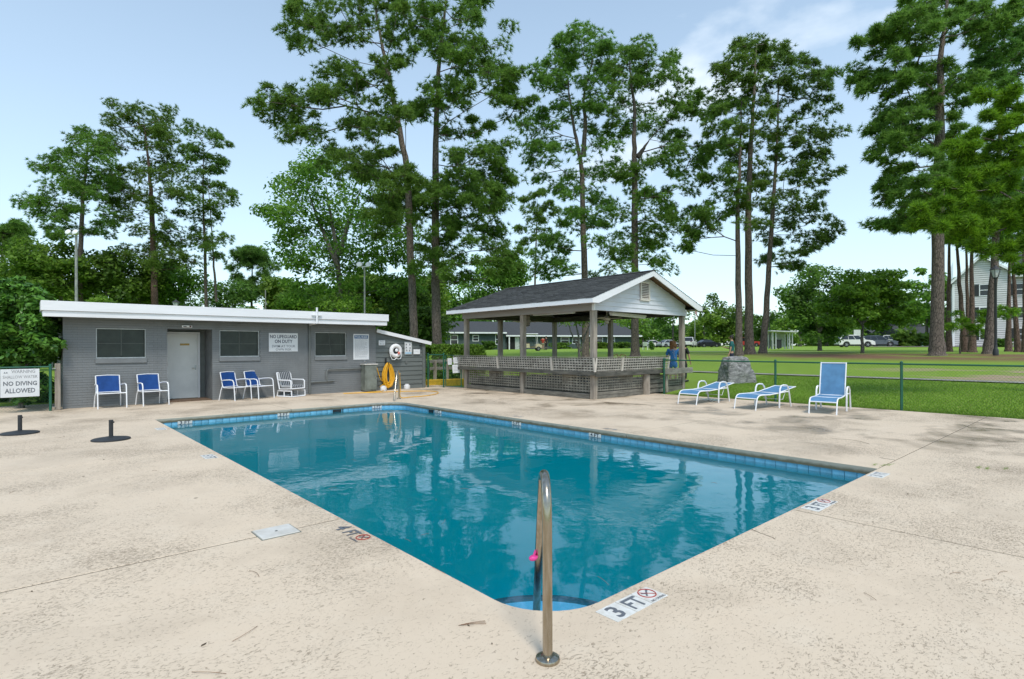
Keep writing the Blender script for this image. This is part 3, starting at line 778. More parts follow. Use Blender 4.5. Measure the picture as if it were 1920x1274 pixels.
# door recess and door
m = MB(); m.box(3.211, 4.429, 19.99, 20.0, 0, 2.2); m.build('recess_back', M_GREYSIDING, shed)
fr_ = MB(); fr_.box(3.26, 3.315, 19.93, 19.99, .03, 2.12); fr_.box(4.225, 4.28, 19.93, 19.99, .03, 2.12); fr_.box(3.315, 4.225, 19.93, 19.99, 2.07, 2.12)
dfr = fr_.build('door_frame', M_WHITE, shed)
m = MB(); m.cbox(3.32, 4.22, 19.94, 19.985, .035, 2.065, .004); door = m.build('door', M_DOOR, shed)
m = MB(); m.beam((4.15, 19.90, .98), (4.04, 19.90, .98), .022, .022, c=.004); m.beam((4.15, 19.94, .98), (4.15, 19.90, .98), .02, .02); m.box(4.13, 4.17, 19.925, 19.938, .92, 1.06); m.build('door_handle', M_STEEL, door)
m = MB(); m.box(3.72, 3.98, 19.93, 19.938, 1.70, 1.76); m.build('door_plate', M_RUST, door)
m = MB(); m.box(3.24, 4.41, 19.02, 19.92, .001, .03); m.build('threshold', M_BROWNMAT, shed)
for i, h in enumerate((HOLES[0], HOLES[2], HOLES[3])):
    x0, x1, z0, z1 = h
    m = MB()
    m.box(x0 + .002, x1 - .002, 19.03, 19.09, z0 + .002, z0 + .03); m.box(x0 + .002, x1 - .002, 19.03, 19.09, z1 - .02, z1 - .002)
    m.box(x0 + .002, x0 + .022, 19.03, 19.09, z0 + .031, z1 - .021); m.box(x1 - .022, x1 - .002, 19.03, 19.09, z0 + .031, z1 - .021)
    wf = m.build('window', M_ALU, shed)
    m = MB(); m.box(x0 + .003, x1 - .003, 19.10, 19.11, z0 + .003, z1 - .003); m.build('pane', M_SCREEN, wf)
    m = MB(); xc = (x0 + x1) / 2
    if i < 2: m.box(xc - .012, xc + .012, 19.092, 19.098, z0 + .04, z1 - .04)
    else: m.beam((xc + .02, 19.095, z0 + .04), (xc - .05, 19.095, z1 - .04), .006, .02, up=(1, 0, 0)); m.beam((x1 - .16, 19.095, z0 + .04), (x1 - .22, 19.095, z1 - .06), .006, .014, up=(1, 0, 0))
    m.box(x0 + .04, xc - .013, 19.092, 19.098, (z0 + z1) / 2 - .01, (z0 + z1) / 2 + .01); m.box(xc + .025, x1 - .04, 19.092, 19.098, (z0 + z1) / 2 - .01, (z0 + z1) / 2 + .01)
    m.build('mullion', M_MULL, wf)
    m = MB(); m.box(x0 + .036, x1 - .036, 19.092, 19.099, z0 + .037, z0 + .075); m.build('dark_rail', M_DKGREEN, wf)
    m = MB(); m.cbox(x0 - .02, x1 + .02, 18.955, 19.03, z0 - .135, z0 - .004, .008); m.build('sill', M_GREYBRICK, wf)
# roof and fascia boards
m = MB(); m.box(.42, 10.12, 18.44, 24.4, 2.47, 2.74); rf = m.build('roof', M_ROOFTOP, shed)
m = MB(); m.cbox(.36, 10.18, 18.36, 18.40, 2.585, 2.835, .006); m.cbox(.36, .40, 18.401, 24.4, 2.585, 2.835, .006); m.cbox(10.14, 10.18, 18.401, 24.4, 2.585, 2.835, .006); m.build('fascia', M_FASCIA, rf)
m = MB(); m.cbox(.395, 10.13, 18.40, 18.435, 2.43, 2.582, .006); m.cbox(.395, .43, 18.436, 24.4, 2.43, 2.582, .006); m.cbox(10.10, 10.135, 18.436, 24.4, 2.43, 2.582, .006); m.build('fascia', M_FASCIA, rf)
m = MB(); m.box(.44, 10.09, 18.45, 18.985, 2.462, 2.469); m.build('soffit', M_GREYPIPE, rf)
m = MB(); p = at(286, 568, 20.6); m.tube([(p.x, p.y, 2.74), (p.x, p.y, 2.98)], .06, 12); m.lathe([(.02, 3.05), (.10, 3.03), (.10, 2.97), (.05, 2.965)], 12, Matrix.Translation((p.x, p.y, 0))); m.build('roof_vent', M_STEEL, rf)
# service pipes
m = MB(); m.tube([(7.45, 18.95, .02), (7.45, 18.95, 2.42)], .035, 10)
m.tube([(7.45, 18.95, .42), (8.1, 18.95, .43), (8.33, 18.96, .44)], .028, 8)
m.tube([(8.05, 18.93, .45), (8.05, 18.93, .78), (8.08, 18.93, .83), (8.13, 18.93, .845), (9.38, 18.93, .855)], .028, 8); m.build('service_pipe', M_GREYPIPE, shed, smooth=True)
m = MB(); m.tube([(7.45, 18.32, 2.43), (7.45, 18.32, 2.97)], .033, 10); m.box(7.28, 7.62, 18.30, 18.352, 2.70, 2.72); m.tube([(7.45, 18.93, 2.42), (7.45, 18.5, 2.44), (7.45, 18.33, 2.45)], .033, 8); m.build('vent_pipe', M_WHITE, shed, smooth=True)
# lean-to with clapboards
def rz_(x): return 2.28 - (x - 9.98) * .195
m = MB(); m.prism([(9.98, 0), (12.16, 0), (12.16, rz_(12.16) - .06), (9.98, 2.20)], 19.05, 22.5, Matrix(((1, 0, 0, 0), (0, 0, 1, 0), (0, 1, 0, 0), (0, 0, 0, 1)))); m.build('lean_to_wall', M_GREYMORTAR, shed)
PB = .178
for k in range(13):
    z0, z1 = k * PB + .004, (k + 1) * PB + .012
    def xr(z): return min(12.03, 9.98 + (2.28 - .07 - z) / .195)
    a, b = xr(z0), xr(z1)
    if a < 10.05: break
    zz1 = z1
    if b < 9.99: b = 9.99; zz1 = 2.205
    m = MB(); vs = []
    poly = [(9.985, z0), (a, z0), (max(b, 9.99), zz1), (9.985, zz1)] if a > b + .01 or True else None
    if xr(z1) < 12.03 - 1e-6 and xr(z0) >= 12.03 - 1e-6: poly = [(9.985, z0), (12.03, z0), (12.03, 2.28 - .07 - (12.03 - 9.98) * .195), (max(b, 9.99), zz1), (9.985, zz1)]
    nn = len(poly); tilt = lambda z: 19.005 + .026 * (z - z0) / PB
    m.v = [(x, tilt(z), z) for x, z in poly] + [(x, 19.049, z) for x, z in poly]
    m.f = [tuple(range(nn))] + [(i, i + nn, (i + 1) % nn + nn, (i + 1) % nn) for i in range(nn)]
    m.build('clapboard', M_GREYSIDING, shed)
m = MB(); m.cbox(12.034, 12.17, 18.99, 19.12, 0, rz_(12.1) - .07, .006); m.cbox(12.12, 12.172, 19.121, 22.5, 0, 1.78, .006); m.build('corner_board', M_GREYSIDING, shed)
m = MB(); m.beam((9.99, 20.7, rz_(9.99) - .02), (12.36, 20.7, rz_(12.36) - .02), 3.5, .05); lr = m.build('lean_to_roof', M_ROOFTOP, shed)
m = MB(); m.beam((9.985, 18.92, rz_(9.985) - .03), (12.40, 18.92, rz_(12.40) - .03), .04, .13); m.build('bargeboard', M_FASCIA, lr)
m = MB(); m.box(11.9, 11.99, 18.93, 18.99, 1.66, 1.72); m.build('eave_bracket', M_DKGREEN, shed)
m = MB(); m.box(11.27, 11.31, 18.985, 19.0, .98, 1.1); m.box(11.24, 11.34, 18.98, 18.99, 1.02, 1.06); m.build('wall_tap', M_GREYPIPE, shed)

# signs and fittings hung on the pool house
WS = lambda x, z, y=18.975: frame((x, y, z), (1, 0, 0), (0, 0, 1))
def board(t, x0, x1, z0, z1, mat_=None, y=18.975, name='board'):
    m = MB(); m.cbox(x0, x1, y, y + .01, z0, z1, .002); return m.build(name, mat_ or M_SIGN, t)
t = thing('lifeguard_sign', 'white sign reading NO LIFEGUARD ON DUTY between two windows', 'sign', (6.57, 18.975, 1.5)); board(t, 6.10, 7.05, 1.49, 2.11)
for s, z, sz, wd, mt in (('NO LIFEGUARD', 1.985, .155, .88, M_INK), ('ON DUTY', 1.825, .155, .58, M_INK), ('SWIM AT YOUR', 1.665, .115, .76, M_INKGREY), ('OWN RISK', 1.555, .105, .52, M_INKGREY)):
    text(s, sz, WS(6.575, z, 18.9742), t, mt, bold=.02 if mt is M_INK else .004, width=wd)
t = thing('pool_rules_sign', 'white POOL RULES board with blue heading and fine print', 'sign', (9.38, 18.975, 1.17)); board(t, 9.07, 9.69, 1.17, 2.12)
m = MB(); m.box(9.11, 9.65, 18.972, 18.9745, 1.95, 2.07); m.build('heading_band', M_BLUEINK, t)
text('POOL RULES', .11, WS(9.38, 2.01, 18.9715), t, M_SIGN, bold=.02, width=.48)
m = MB(); rr = random.Random(9); z = 1.91
while z > 1.25:
    x = 9.13
    while x < 9.60:
        L = rr.uniform(.03, .09); m.box(x, min(x + L, 9.63), 18.973, 18.9745, z, z + .008); x += L + .015
        if rr.random() < .08: break
    z -= .026
m.build('fine_print', M_INKFADE, t)
t = thing('notice_plate', 'small white two-line notice on the lean-to clapboards', 'sign', (10.22, 18.975, 1.72)); board(t, 10.09, 10.36, 1.70, 1.89)
text('CALL', .07, WS(10.225, 1.845, 18.9742), t, M_INKFADE, width=.16); text('911', .08, WS(10.225, 1.755, 18.9742), t, M_INKFADE, width=.17)
t = thing('first_aid_chart', 'white framed first aid chart with small pictures beside the life ring', 'sign', (11.37, 18.975, 1.34)); board(t, 11.20, 11.54, 1.34, 1.84, M_ALU); board(t, 11.225, 11.515, 1.365, 1.815, M_SIGN, 18.9735, 'sheet')
m = MB(); rr = random.Random(4)
for cx, cz in ((11.28, 1.74), (11.44, 1.74), (11.28, 1.62), (11.45, 1.60), (11.30, 1.51), (11.43, 1.50)):
    m.lathe([(.028, 0), (.028, .001)], 10, WS(cx, cz, 18.9732)); m.box(cx - .04, cx + .04, 18.972, 18.9732, cz - .045, cz - .036)
m.build('pictures', M_INKGREY, t)
m = MB(); m.box(11.23, 11.51, 18.972, 18.9733, 1.37, 1.43); m.build('footer_band', mat('pale_blue_print', (.35, .55, .72), .5), t)
t = thing('notice_box', 'plain white notice box near the lean-to corner', 'sign', (11.74, 18.96, 1.35)); board(t, 11.60, 11.90, 1.35, 1.56, M_WHITE, 18.96)
m = MB(); m.box(11.60, 11.90, 18.955, 18.9595, 1.545, 1.56); m.box(11.64, 11.86, 18.957, 18.9595, 1.44, 1.446); m.build('lid_seam', M_INKFADE, t)
t = thing('emergency_light', 'small white emergency light above the pool house door', 'light', (3.72, 18.93, 2.26)); m = MB(); m.cbox(3.59, 3.86, 18.93, 18.98, 2.235, 2.30, .006); m.build('housing', M_WHITE, t)
m = MB(); m.box(3.625, 3.71, 18.926, 18.929, 2.25, 2.275); m.build('label_strip', M_INK, t)
m = MB(); m.lathe([(.026, 0), (.026, .006), (.018, .012)], 10, WS(3.81, 2.267, 18.929)); m.build('lamp_lens', mat('dark_red_lens', (.10, .01, .012), .3), t)
t = thing('electrical_cabinet', 'weathered grey-green electrical cabinet standing against the pool house', 'cabinet', (9.58, 18.8, 0))
m = MB(); m.cbox(9.36, 9.83, 18.62, 18.97, .03, .98, .01); m.build('body', M_CAB, t); m = MB(); m.cbox(9.33, 9.86, 18.59, 18.972, .982, 1.02, .006); m.build('cap', M_LID, t)
m = MB(); m.cbox(9.39, 9.80, 18.605, 18.619, .08, .93, .004); cd = m.build('cabinet_door', M_CAB, t); m = MB(); m.box(9.74, 9.77, 18.595, 18.604, .5, .58); m.build('latch', M_STEEL, cd)
m = MB(); m.tube([(9.45, 18.75, 1.02), (9.45, 18.75, 1.10), (9.39, 18.75, 1.12)], .03, 8); m.build('conduit', M_STEEL, t, smooth=True)
t = thing('life_ring', 'white life ring with rope hanging on the lean-to wall', 'life ring', (10.77, 18.9, 1.5)); rc = Vector((10.77, 18.905, 1.49))
m = MB(); m.tube([rc + Vector((.195 * math.cos(a * R(15)), 0, .195 * math.sin(a * R(15)))) for a in range(24)], .078, 12, closed=True); m.build('ring', M_RING, t, smooth=True)
m = MB(); m.tube([rc + Vector((.125 * math.cos(R(a)), .0, .125 * math.sin(R(a)))) for a in range(0, 360, 15)], .017, 6, closed=True); m.build('inner_band', M_NAVY, t, smooth=True)
m = MB(); m.tube([rc + Vector((-.26, -.02, -.02)), rc + Vector((-.25, -.03, -.18)), rc + Vector((-.17, -.03, -.33)), rc + Vector((-.08, -.04, -.34)), rc + Vector((0, -.06, -.28)), rc + Vector((.09, -.04, -.32)), rc + Vector((.2, -.03, -.30)), rc + Vector((.25, -.02, -.14)), rc + Vector((.24, -.02, .08))], .014, 6); m.build('grab_rope', M_PVC, t, smooth=True)
m = MB(); m.ball(rc + Vector((.09, -.085, -.09)), .05, .04, .06); m.build('float', M_REDBALL, t, smooth=True)
m = MB(); m.ball(rc + Vector((.02, -.04, .02)), .07, .03, .07); m.build('throw_bag', M_PVC, t, smooth=True)
m = MB(); m.box(rc.x - .02, rc.x + .02, 18.86, 19.0, 1.64, 1.67); m.build('hook', M_BLACK, t)
# coiled hose
t = thing('garden_hose', 'long yellow hose coiled on a wall hook and trailing over the deck', 'hose', (10.4, 18.9, 0)); rr = random.Random(12)
pts = []
for k in range(15):
    w_ = rr.uniform(.10, .23); zl = rr.uniform(.10, .34); sh = rr.uniform(-.03, .05)
    for a in range(0, 360, 30):
        ca, sa = math.cos(R(a + 90)), math.sin(R(a + 90))
        zc = .5 * (1.0 + zl); zr = .5 * (1.0 - zl) + .03
        pts.append((10.4 + sh + w_ * ca * (1 - .35 * sa), 18.90 - .012 * k % .09 - .03 * rr.random(), zc + zr * sa))
m = MB(); m.tube(pts, .019, 6); m.build('coil', M_HOSE, t, smooth=True)
def smooth_path(ps, n=8):
    P = [Vector(ps[0])] + [Vector(p) for p in ps] + [Vector(ps[-1])]; out = []
    for i in range(1, len(P) - 2):
        for k in range(n):
            u = k / n; a, b, c, d = P[i - 1], P[i], P[i + 1], P[i + 2]
            out.append(.5 * ((2 * b) + (c - a) * u + (2 * a - 5 * b + 4 * c - d) * u * u + (3 * b - a - 3 * c + d) * u ** 3))
    return out + [P[-1]]
m = MB(); m.tube(smooth_path([(10.25, 18.85, .25), (10.0, 18.7, .15), (9.95, 18.4, .03), (9.2, 18.2, .02), (8.4, 18.35, .02), (9.2, 18.05, .02), (10.6, 17.6, .02), (11.2, 17.0, .02), (10.9, 16.2, .02), (10.1, 15.6, .02), (9.4, 15.5, .02), (8.98, 15.45, .04), (8.95, 15.42, .35), (8.93, 15.42, .66), (8.86, 15.3, .80)]), .013, 6); m.build('trailing_length', M_HOSE, t, smooth=True)
m = MB(); m.tube(smooth_path([(9.9, 18.8, .9), (10.0, 18.8, .6), (10.1, 18.82, .4), (10.3, 18.85, .36)]), .016, 6); m.build('wall_length', M_HOSE, t, smooth=True)
t = thing('hose_hook', 'black hook holding the yellow hose on the lean-to', 'hook', (10.4, 18.9, 1.05)); m = MB(); m.box(10.36, 10.42, 18.97, 19.0, .9, 1.22); m.tube([(10.39, 18.97, 1.0), (10.39, 18.78, 1.0), (10.39, 18.76, 1.06)], .02, 6); m.build('bracket', M_BLACK, t)
def jug(x, y, label):
    t = thing('plastic_tub', label, 'tub', (x, y, 0)); m = MB(); m.lathe([(.11, 0), (.125, .02), (.12, .15), (.07, .17)], 14, Matrix.Translation((x, y, 0))); m.build('body', M_PVC, t, smooth=True)
    m = MB(); m.lathe([(.075, .17), (.075, .20), (.03, .205)], 12, Matrix.Translation((x, y, 0))); m.build('cap', M_SIGN, t)
jug(10.05, 18.55, 'white plastic tub standing under the coiled yellow hose'); jug(11.2, 18.8, 'small white plastic tub alone at the foot of the lean-to')

# ------------------------------------------------------------------ pavilion
VX0, VX1, VY0, VY1, VXC = 13.2, 18.2, 11.1, 17.6, 15.7
pav = thing('pavilion', 'open timber pavilion with dark shingle gable roof and lattice rails', 'pavilion', (13.2, 11.1, 0))
ZBM = 2.74
def post(x, y, z0=0.0, z1=ZBM, s=.17, name='post'):
    m = MB(); m.cbox(x - s / 2, x + s / 2, y - s / 2, y + s / 2, z0, z1, .012); return m.build(name, M_WOODV, pav)
for x, y in ((VX0, VY0), (VX0, 14.3), (VX0, VY1), (VX1, VY0), (VX1, 14.4), (VX1, VY1), (14.95, VY1)): post(x, y)
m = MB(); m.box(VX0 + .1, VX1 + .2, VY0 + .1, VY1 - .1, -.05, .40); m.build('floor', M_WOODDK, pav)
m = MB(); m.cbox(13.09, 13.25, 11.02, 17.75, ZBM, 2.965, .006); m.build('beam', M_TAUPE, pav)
m = MB(); m.cbox(18.15, 18.31, 11.02, 17.75, ZBM, 2.965, .006); m.build('beam', M_WOODDK, pav)  # this beam and the next are coloured dark for the shade under the roof
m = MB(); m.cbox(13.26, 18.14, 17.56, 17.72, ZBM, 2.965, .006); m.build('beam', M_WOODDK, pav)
m = MB(); m.cbox(13.26, 18.14, 11.06, 11.18, ZBM + .01, 2.965, .006); m.build('beam', M_TAUPE, pav)
# rafters and dark ceiling boards
EX0, EX1, EY0, EY1, ZE, ZRg = 12.62, 18.78, 10.62, 18.12, 3.06, 4.13
sl = (ZRg - ZE) / (VXC - EX0)
m = MB()
for i in range(11):
    y = 11.3 + i * .62
    for s in (1, -1): m.beam((VXC - s * (VXC - EX0 - .1), y, ZE - .12 + sl * .1), (VXC, y, ZRg - .14), .04, .12)
tag(m.build('rafters', M_WOODDK, pav), kind='stuff')
m = MB()
for s in (1, -1):
    m.beam((VXC - s * (VXC - EX0), (EY0 + EY1) / 2, ZE - .03), (VXC, (EY0 + EY1) / 2, ZRg - .03), EY1 - EY0 - .06, .03)
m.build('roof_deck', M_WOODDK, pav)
# shingles: staggered tabs, every course overlapping the one below
def shingles(s, name):
    V = []; F = []; r = random.Random(7 + s); n = 24
    for k in range(n):
        u0 = k / n; u1 = (k + 1.25) / n
        y = EY0 - .02 - (0.15 if k % 2 else 0); 
        while y < EY1:
            a, b = max(y, EY0 - .02), min(y + .295, EY1 + .02); y += .30
            if b - a < .03: continue
            j = r.uniform(-.004, .006)
            L = (VXC - EX0 + .03)
            p = []
            for (u, lift) in ((u0, .022), (u1, .004)):
                x = VXC - s * L * (1 - min(u, 1)); z = ZE + .0 + (ZRg - ZE) * min(u, 1) + lift + j
                p.append((x, z))
            b0 = len(V); V += [(p[0][0], a, p[0][1]), (p[0][0], b, p[0][1]), (p[1][0], b, p[1][1]), (p[1][0], a, p[1][1]), (p[0][0], a, p[0][1] - .02), (p[0][0], b, p[0][1] - .02)]
            F += [(b0, b0 + 1, b0 + 2, b0 + 3), (b0 + 4, b0 + 5, b0 + 1, b0)]
    m = MB(); m.v = V; m.f = F
    return tag(m.build(name, M_SHINGLE, pav), kind='stuff')
shingles(1, 'shingles'); shingles(-1, 'shingles')
m = MB(); m.prism([(-.12, -.035), (0, .008), (.12, -.035), (0, -.0)], EY0 - .02, EY1 + .02, Matrix(((1, 0, 0, VXC), (0, 0, 1, 0), (0, 1, 0, ZRg + .035), (0, 0, 0, 1)))); m.build('ridge_cap', M_SHINGLE, pav)
# fascia and rake boards
for x in (EX0 - .012, EX1 + .012):
    m = MB(); m.cbox(x - .012, x + .012, EY0, EY1, ZE - .135, ZE + .012, .004); m.build('fascia', M_FASCIA, pav)
m = MB(); m.box(EX0 + .005, 13.085, EY0 + .04, EY1 - .04, ZE - .12, ZE - .105); m.build('soffit', M_TAUPE, pav)
m = MB(); m.box(18.315, EX1 - .005, EY0 + .04, EY1 - .04, ZE - .12, ZE - .105); m.build('soffit', M_TAUPE, pav)
for yv in (EY0 + .01, EY1 - .01):
    for s in (1, -1):
        m = MB(); L = VXC - EX0 + .03
        pl = [(-s * L, ZE - .135), (-s * L, ZE + .0), (0, ZRg + .012), (0, ZRg - .165), (-s * (L - .28), ZE - .135)]
        m.prism([(VXC + x, z) for x, z in pl], yv - .018, yv + .018, Matrix(((1, 0, 0, 0), (0, 0, 1, 0), (0, 1, 0, 0), (0, 0, 0, 1)))); m.build('rake_board', M_FASCIA, pav)
m = MB()
for s in (1, -1): m.beam((VXC - s * (VXC - EX0 - .25), 10.84, ZE - .055 + sl * .25), (VXC, 10.84, ZRg - .055), .36, .012)
m.build('rake_soffit', wood_mat('brown_soffit', (.10, .06, .03), (.22, .14, .08), (1, 1, 1)), pav)
# gable siding with louvre vent
def gable(y, sg):
    k = 0; PBo = .152
    while True:
        z0 = ZBM + .004 + k * PBo; z1 = z0 + PBo + .008; k += 1
        def hw(z): return min(2.56, (ZRg - .10 - z) / sl)
        a, b = hw(z0), hw(z1)
        if a < .06: break
        b = max(b, .0); zt = z1 if b > 0 else ZRg - .10
        poly = [(-a, z0), (a, z0), (max(b, .004), zt), (-max(b, .004), zt)]
        if a >= 2.56 - 1e-6 and b < 2.56 - 1e-6:
            zc = ZRg - .10 - 2.56 * sl; poly = [(-2.56, z0), (2.56, z0), (2.56, zc), (b, zt), (-b, zt), (-2.56, zc)]
        n = len(poly); tl = lambda z: y - sg * .022 * (1 - (z - z0) / PBo)
        m = MB(); m.v = [(VXC + x, tl(z), z) for x, z in poly] + [(VXC + x, y + sg * .02, z) for x, z in poly]
        m.f = [tuple(range(n)), tuple(range(n, 2 * n))[::-1]] + [(i, i + n, (i + 1) % n + n, (i + 1) % n) for i in range(n)]
        m.build('gable_board', M_VINYL, pav)
gable(11.0, 1); gable(17.78, -1)
for x in (VXC - 2.605, VXC + 2.605):
    m = MB(); m.cbox(x - .04, x + .04, 10.965, 11.045, ZBM - .005, 2.975, .004); m.build('corner_trim', M_WHITE, pav)
m = MB(); x0, x1, z0, z1 = 15.44, 15.97, 3.16, 3.80
m.box(x0, x0 + .06, 10.93, 10.975, z0, z1); m.box(x1 - .06, x1, 10.93, 10.975, z0, z1); m.box(x0 + .06, x1 - .06, 10.93, 10.975, z0, z0 + .06); m.box(x0 + .06, x1 - .06, 10.93, 10.975, z1 - .06, z1)
vf = m.build('louvre_vent', M_VENT, pav)
for i in range(9):
    z = z0 + .085 + i * .056; m = MB(); m.beam((x0 + .062, 10.945, z), (x1 - .062, 10.945, z), .05, .008, up=(0, -.7, .7)); m.build('slat', M_VENT, vf)
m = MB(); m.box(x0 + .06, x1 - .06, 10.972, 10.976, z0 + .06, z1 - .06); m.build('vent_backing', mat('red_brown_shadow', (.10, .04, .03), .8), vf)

def lattice(p0, p1, z0, z1, name='lattice_panel', px=.125, pz=.088, w=.040, lean=0.0, nrm=None, trim=True):
    p0, p1 = Vector((*p0, 0)), Vector((*p1, 0)); d = (p1 - p0); L = d.length; d.normalize(); nv = Vector((d.y, -d.x, 0)) if nrm is None else Vector(nrm)
    m = MB(); pos = lambda s, z, o=0: p0 + d * s + nv * (o + lean * (z - z0) / (z1 - z0)) + Vector((0, 0, z))
    n = int(L / px)
    for i in range(n + 1):
        s = (i + .5) * L / (n + 1); m.beam(pos(s, z0, -.006), pos(s, z1, -.006), w, .010, up=nv)
    k = max(2, round((z1 - z0) / pz))
    for j in range(k):
        z = z0 + (j + .5) * (z1 - z0) / k; m.beam(pos(0, z, .006), pos(L, z, .006), w, .010, up=nv) if True else 0
    o = tag(m.build(name, M_LATTICE if trim else M_LATTICE_OLD, pav), kind='stuff')
    if trim:
        for s in (0.0, L):
            m = MB(); m.beam(pos(s, z0 - .01, .012), pos(s, z1 + .01, .012), .05, .022, up=nv); m.build('lattice_trim', M_VENT, pav)
    return o
# upper rail panels lean out behind the benches
LX, LY = 12.98, 10.86
for a, b in ((18.1, 15.42), (15.40, 12.68), (12.66, LY)): lattice((LX, a), (LX, b), .86, 1.27, lean=.05, nrm=(-1, 0, 0))
for a, b in ((LX, 14.28), (14.30, 16.92)): lattice((a, LY), (b, LY), .86, 1.27, lean=.05, nrm=(0, -1, 0))
for k in range(3):  # boards added behind the upper lattice so its holes look shaded
    m = MB(); m.cbox(LX + .09, LX + .11, LY + .12, 18.05, .86 + .138 * k, .99 + .138 * k, .004); m.build('lattice_shade_board', M_LATSHADE, pav)
    m = MB(); m.cbox(LX + .12, 16.9, LY + .09, LY + .11, .86 + .138 * k, .99 + .138 * k, .004); m.build('lattice_shade_board', M_LATSHADE, pav)
m = MB(); m.cbox(LX - .08, LX - .02, LY - .05, 18.12, 1.285, 1.305, .004); m.build('cap_rail', M_WOODH, pav)
m = MB(); m.cbox(LX - .015, 16.95, LY - .08, LY - .02, 1.285, 1.305, .004); m.build('cap_rail', M_WOODH, pav)
m = MB(); m.cbox(LX - .02, LX + .03, LY, 18.1, .74, .85, .006); m.build('bench_rail', M_WOODDK, pav)
m = MB(); m.cbox(LX + .035, 16.93, LY - .02, LY + .03, .70, .85, .006); m.build('bench_rail', M_WOODDK, pav)
m = MB(); m.cbox(16.6, 18.45, LY - .06, LY - .022, .66, .86, .006); m.build('bench_end_plank', M_WOODH, pav)
for k in range(3):
    m = MB(); m.cbox(13.32 + .135 * k, 13.45 + .135 * k, 11.3, 17.45, .79, .825, .005); m.build('bench_plank', M_WOODH, pav)
for k in range(3):
    m = MB(); m.cbox(13.75, 16.9, 11.22 + .135 * k, 11.35 + .135 * k, .79, .825, .005); m.build('bench_plank', M_WOODH, pav)
for x, y in ((13.3, 12.2), (13.3, 16), (15, 11.2), (16.6, 11.2)):
    m = MB(); m.cbox(x, x + .35, y, y + .35, .4, .788, .01); m.build('bench_support', M_WOODV, pav)
# lower skirt: lattice between the posts over boards
lattice((13.18, 17.45), (13.18, 14.42), .20, .72, trim=False, nrm=(-1, 0, 0)); lattice((13.18, 14.18), (13.18, 11.22), .20, .72, trim=False, nrm=(-1, 0, 0))
lattice((13.32, 11.08), (15.72, 11.08), .22, .72, trim=False, nrm=(0, -1, 0)); lattice((17.2, 11.08), (18.1, 11.08), .22, .66, trim=False, nrm=(0, -1, 0))
for y0, y1 in ((14.40, 17.5), (11.2, 14.2)):
    m = MB(); m.cbox(13.12, 13.20, y0, y1, .0, .16, .008); m.build('skirt_board', M_SKIRT, pav)
m = MB(); m.cbox(13.30, 15.74, 11.04, 11.08, .0, .10, .006); m.build('skirt_board', M_SKIRT, pav)
m = MB(); m.cbox(13.30, 15.74, 11.05, 11.085, .105, .205, .006); m.build('skirt_board', M_SKIRT, pav)
for k in range(4):
    m = MB(); m.cbox(15.97, 16.95, 11.03, 11.07, .03 + k * .16, .165 + k * .16, .006); m.build('skirt_plank', M_SKIRT, pav)
m = MB(); m.cbox(17.12, 18.2, 11.03, 11.07, .0, .20, .006); m.build('skirt_plank', M_SKIRT, pav)
m = MB(); m.lathe([(.13, 0), (.135, .3), (.125, .78)], 12, Matrix.Translation((15.84, 11.02, 0))); m.build('short_post', M_WOODV, pav, smooth=True)
post(16.98, 11.0, 0, .84, .14, 'short_post')
# things hung from the pavilion ceiling
def ceiling_fan(x, y, rz, label, z=2.70):
    t = thing('ceiling_fan', label, 'fan', (x, y, z), rz, 'ceiling fans in the pavilion')
    m = MB(); m.tube([(0, 0, .0), (0, 0, .55)], .015, 8); m.build('downrod', M_VENT, t, world=False)
    m = MB(); m.lathe([(.05, -.16), (.12, -.13), (.14, -.06), (.10, .0), (.03, .03)], 16); m.build('motor', M_VENT, t, world=False, smooth=True)
    m = MB(); m.lathe([(.02, -.27), (.08, -.24), (.07, -.17), (.04, -.161)], 12); m.build('light_globe', M_VENT, t, world=False, smooth=True)
    for k in range(5):
        m = MB(); m.box(.12, .62, -.06, .06, -.075, -.065, Matrix.Rotation(k * 2 * math.pi / 5, 4, 'Z') @ Matrix.Rotation(R(10), 4, 'X')); m.build('blade', M_VENT, t, world=False)
ceiling_fan(15.0, 16.0, .3, 'cream ceiling fan at the far end of the pavilion'); ceiling_fan(15.6, 12.5, .9, 'cream ceiling fan beside the tube light near the gable')
def tube_light(p, q, label):
    p, q = Vector(p), Vector(q); t = thing('tube_light', label, 'light', (p + q) / 2, group='tube lights in the pavilion')
    m = MB(); m.beam(p, q, .16, .07, c=.01); m.build('housing', M_WHITE, t); m = MB(); m.beam(p - Vector((0, 0, .06)), q - Vector((0, 0, .06)), .10, .05, c=.015); m.build('diffuser', M_PVC, t)
    m = MB(); m.tube([p + (q - p) * .2, p + (q - p) * .2 + Vector((0, 0, .45))], .006, 4); m.tube([p + (q - p) * .8, p + (q - p) * .8 + Vector((0, 0, .45))], .006, 4); m.build('chain', M_STEEL, t)
tube_light((14.55, 11.5, 2.74), (16.6, 11.6, 2.70), 'long white tube light hanging under the pavilion gable')
tube_light((14.0, 12.6, 2.84), (14.0, 14.6, 2.84), 'dim white tube light along the left pavilion beam')
t = thing('shutter_box', 'brown louvred wooden box fixed to the middle pavilion post', 'speaker', (13.45, 14.4, 2.5))
m = MB(); m.cbox(13.32, 13.58, 14.34, 14.5, 2.38, 2.76, .01); m.build('cabinet', M_WOODDK, t)
m = MB()
for k in range(7): m.box(13.34, 13.56, 14.325, 14.342, 2.41 + k * .048, 2.44 + k * .048)
m.build('slats', M_WOODV, t)
t = thing('picnic_table', 'weathered picnic table under the pavilion roof', 'table', (15.9, 14.5, .4))
for k in range(4):
    m = MB(); m.cbox(15.55 + .18 * k, 15.72 + .18 * k, 13.4, 15.5, 1.12, 1.16, .006); m.build('tabletop_plank', M_WOODH, t)
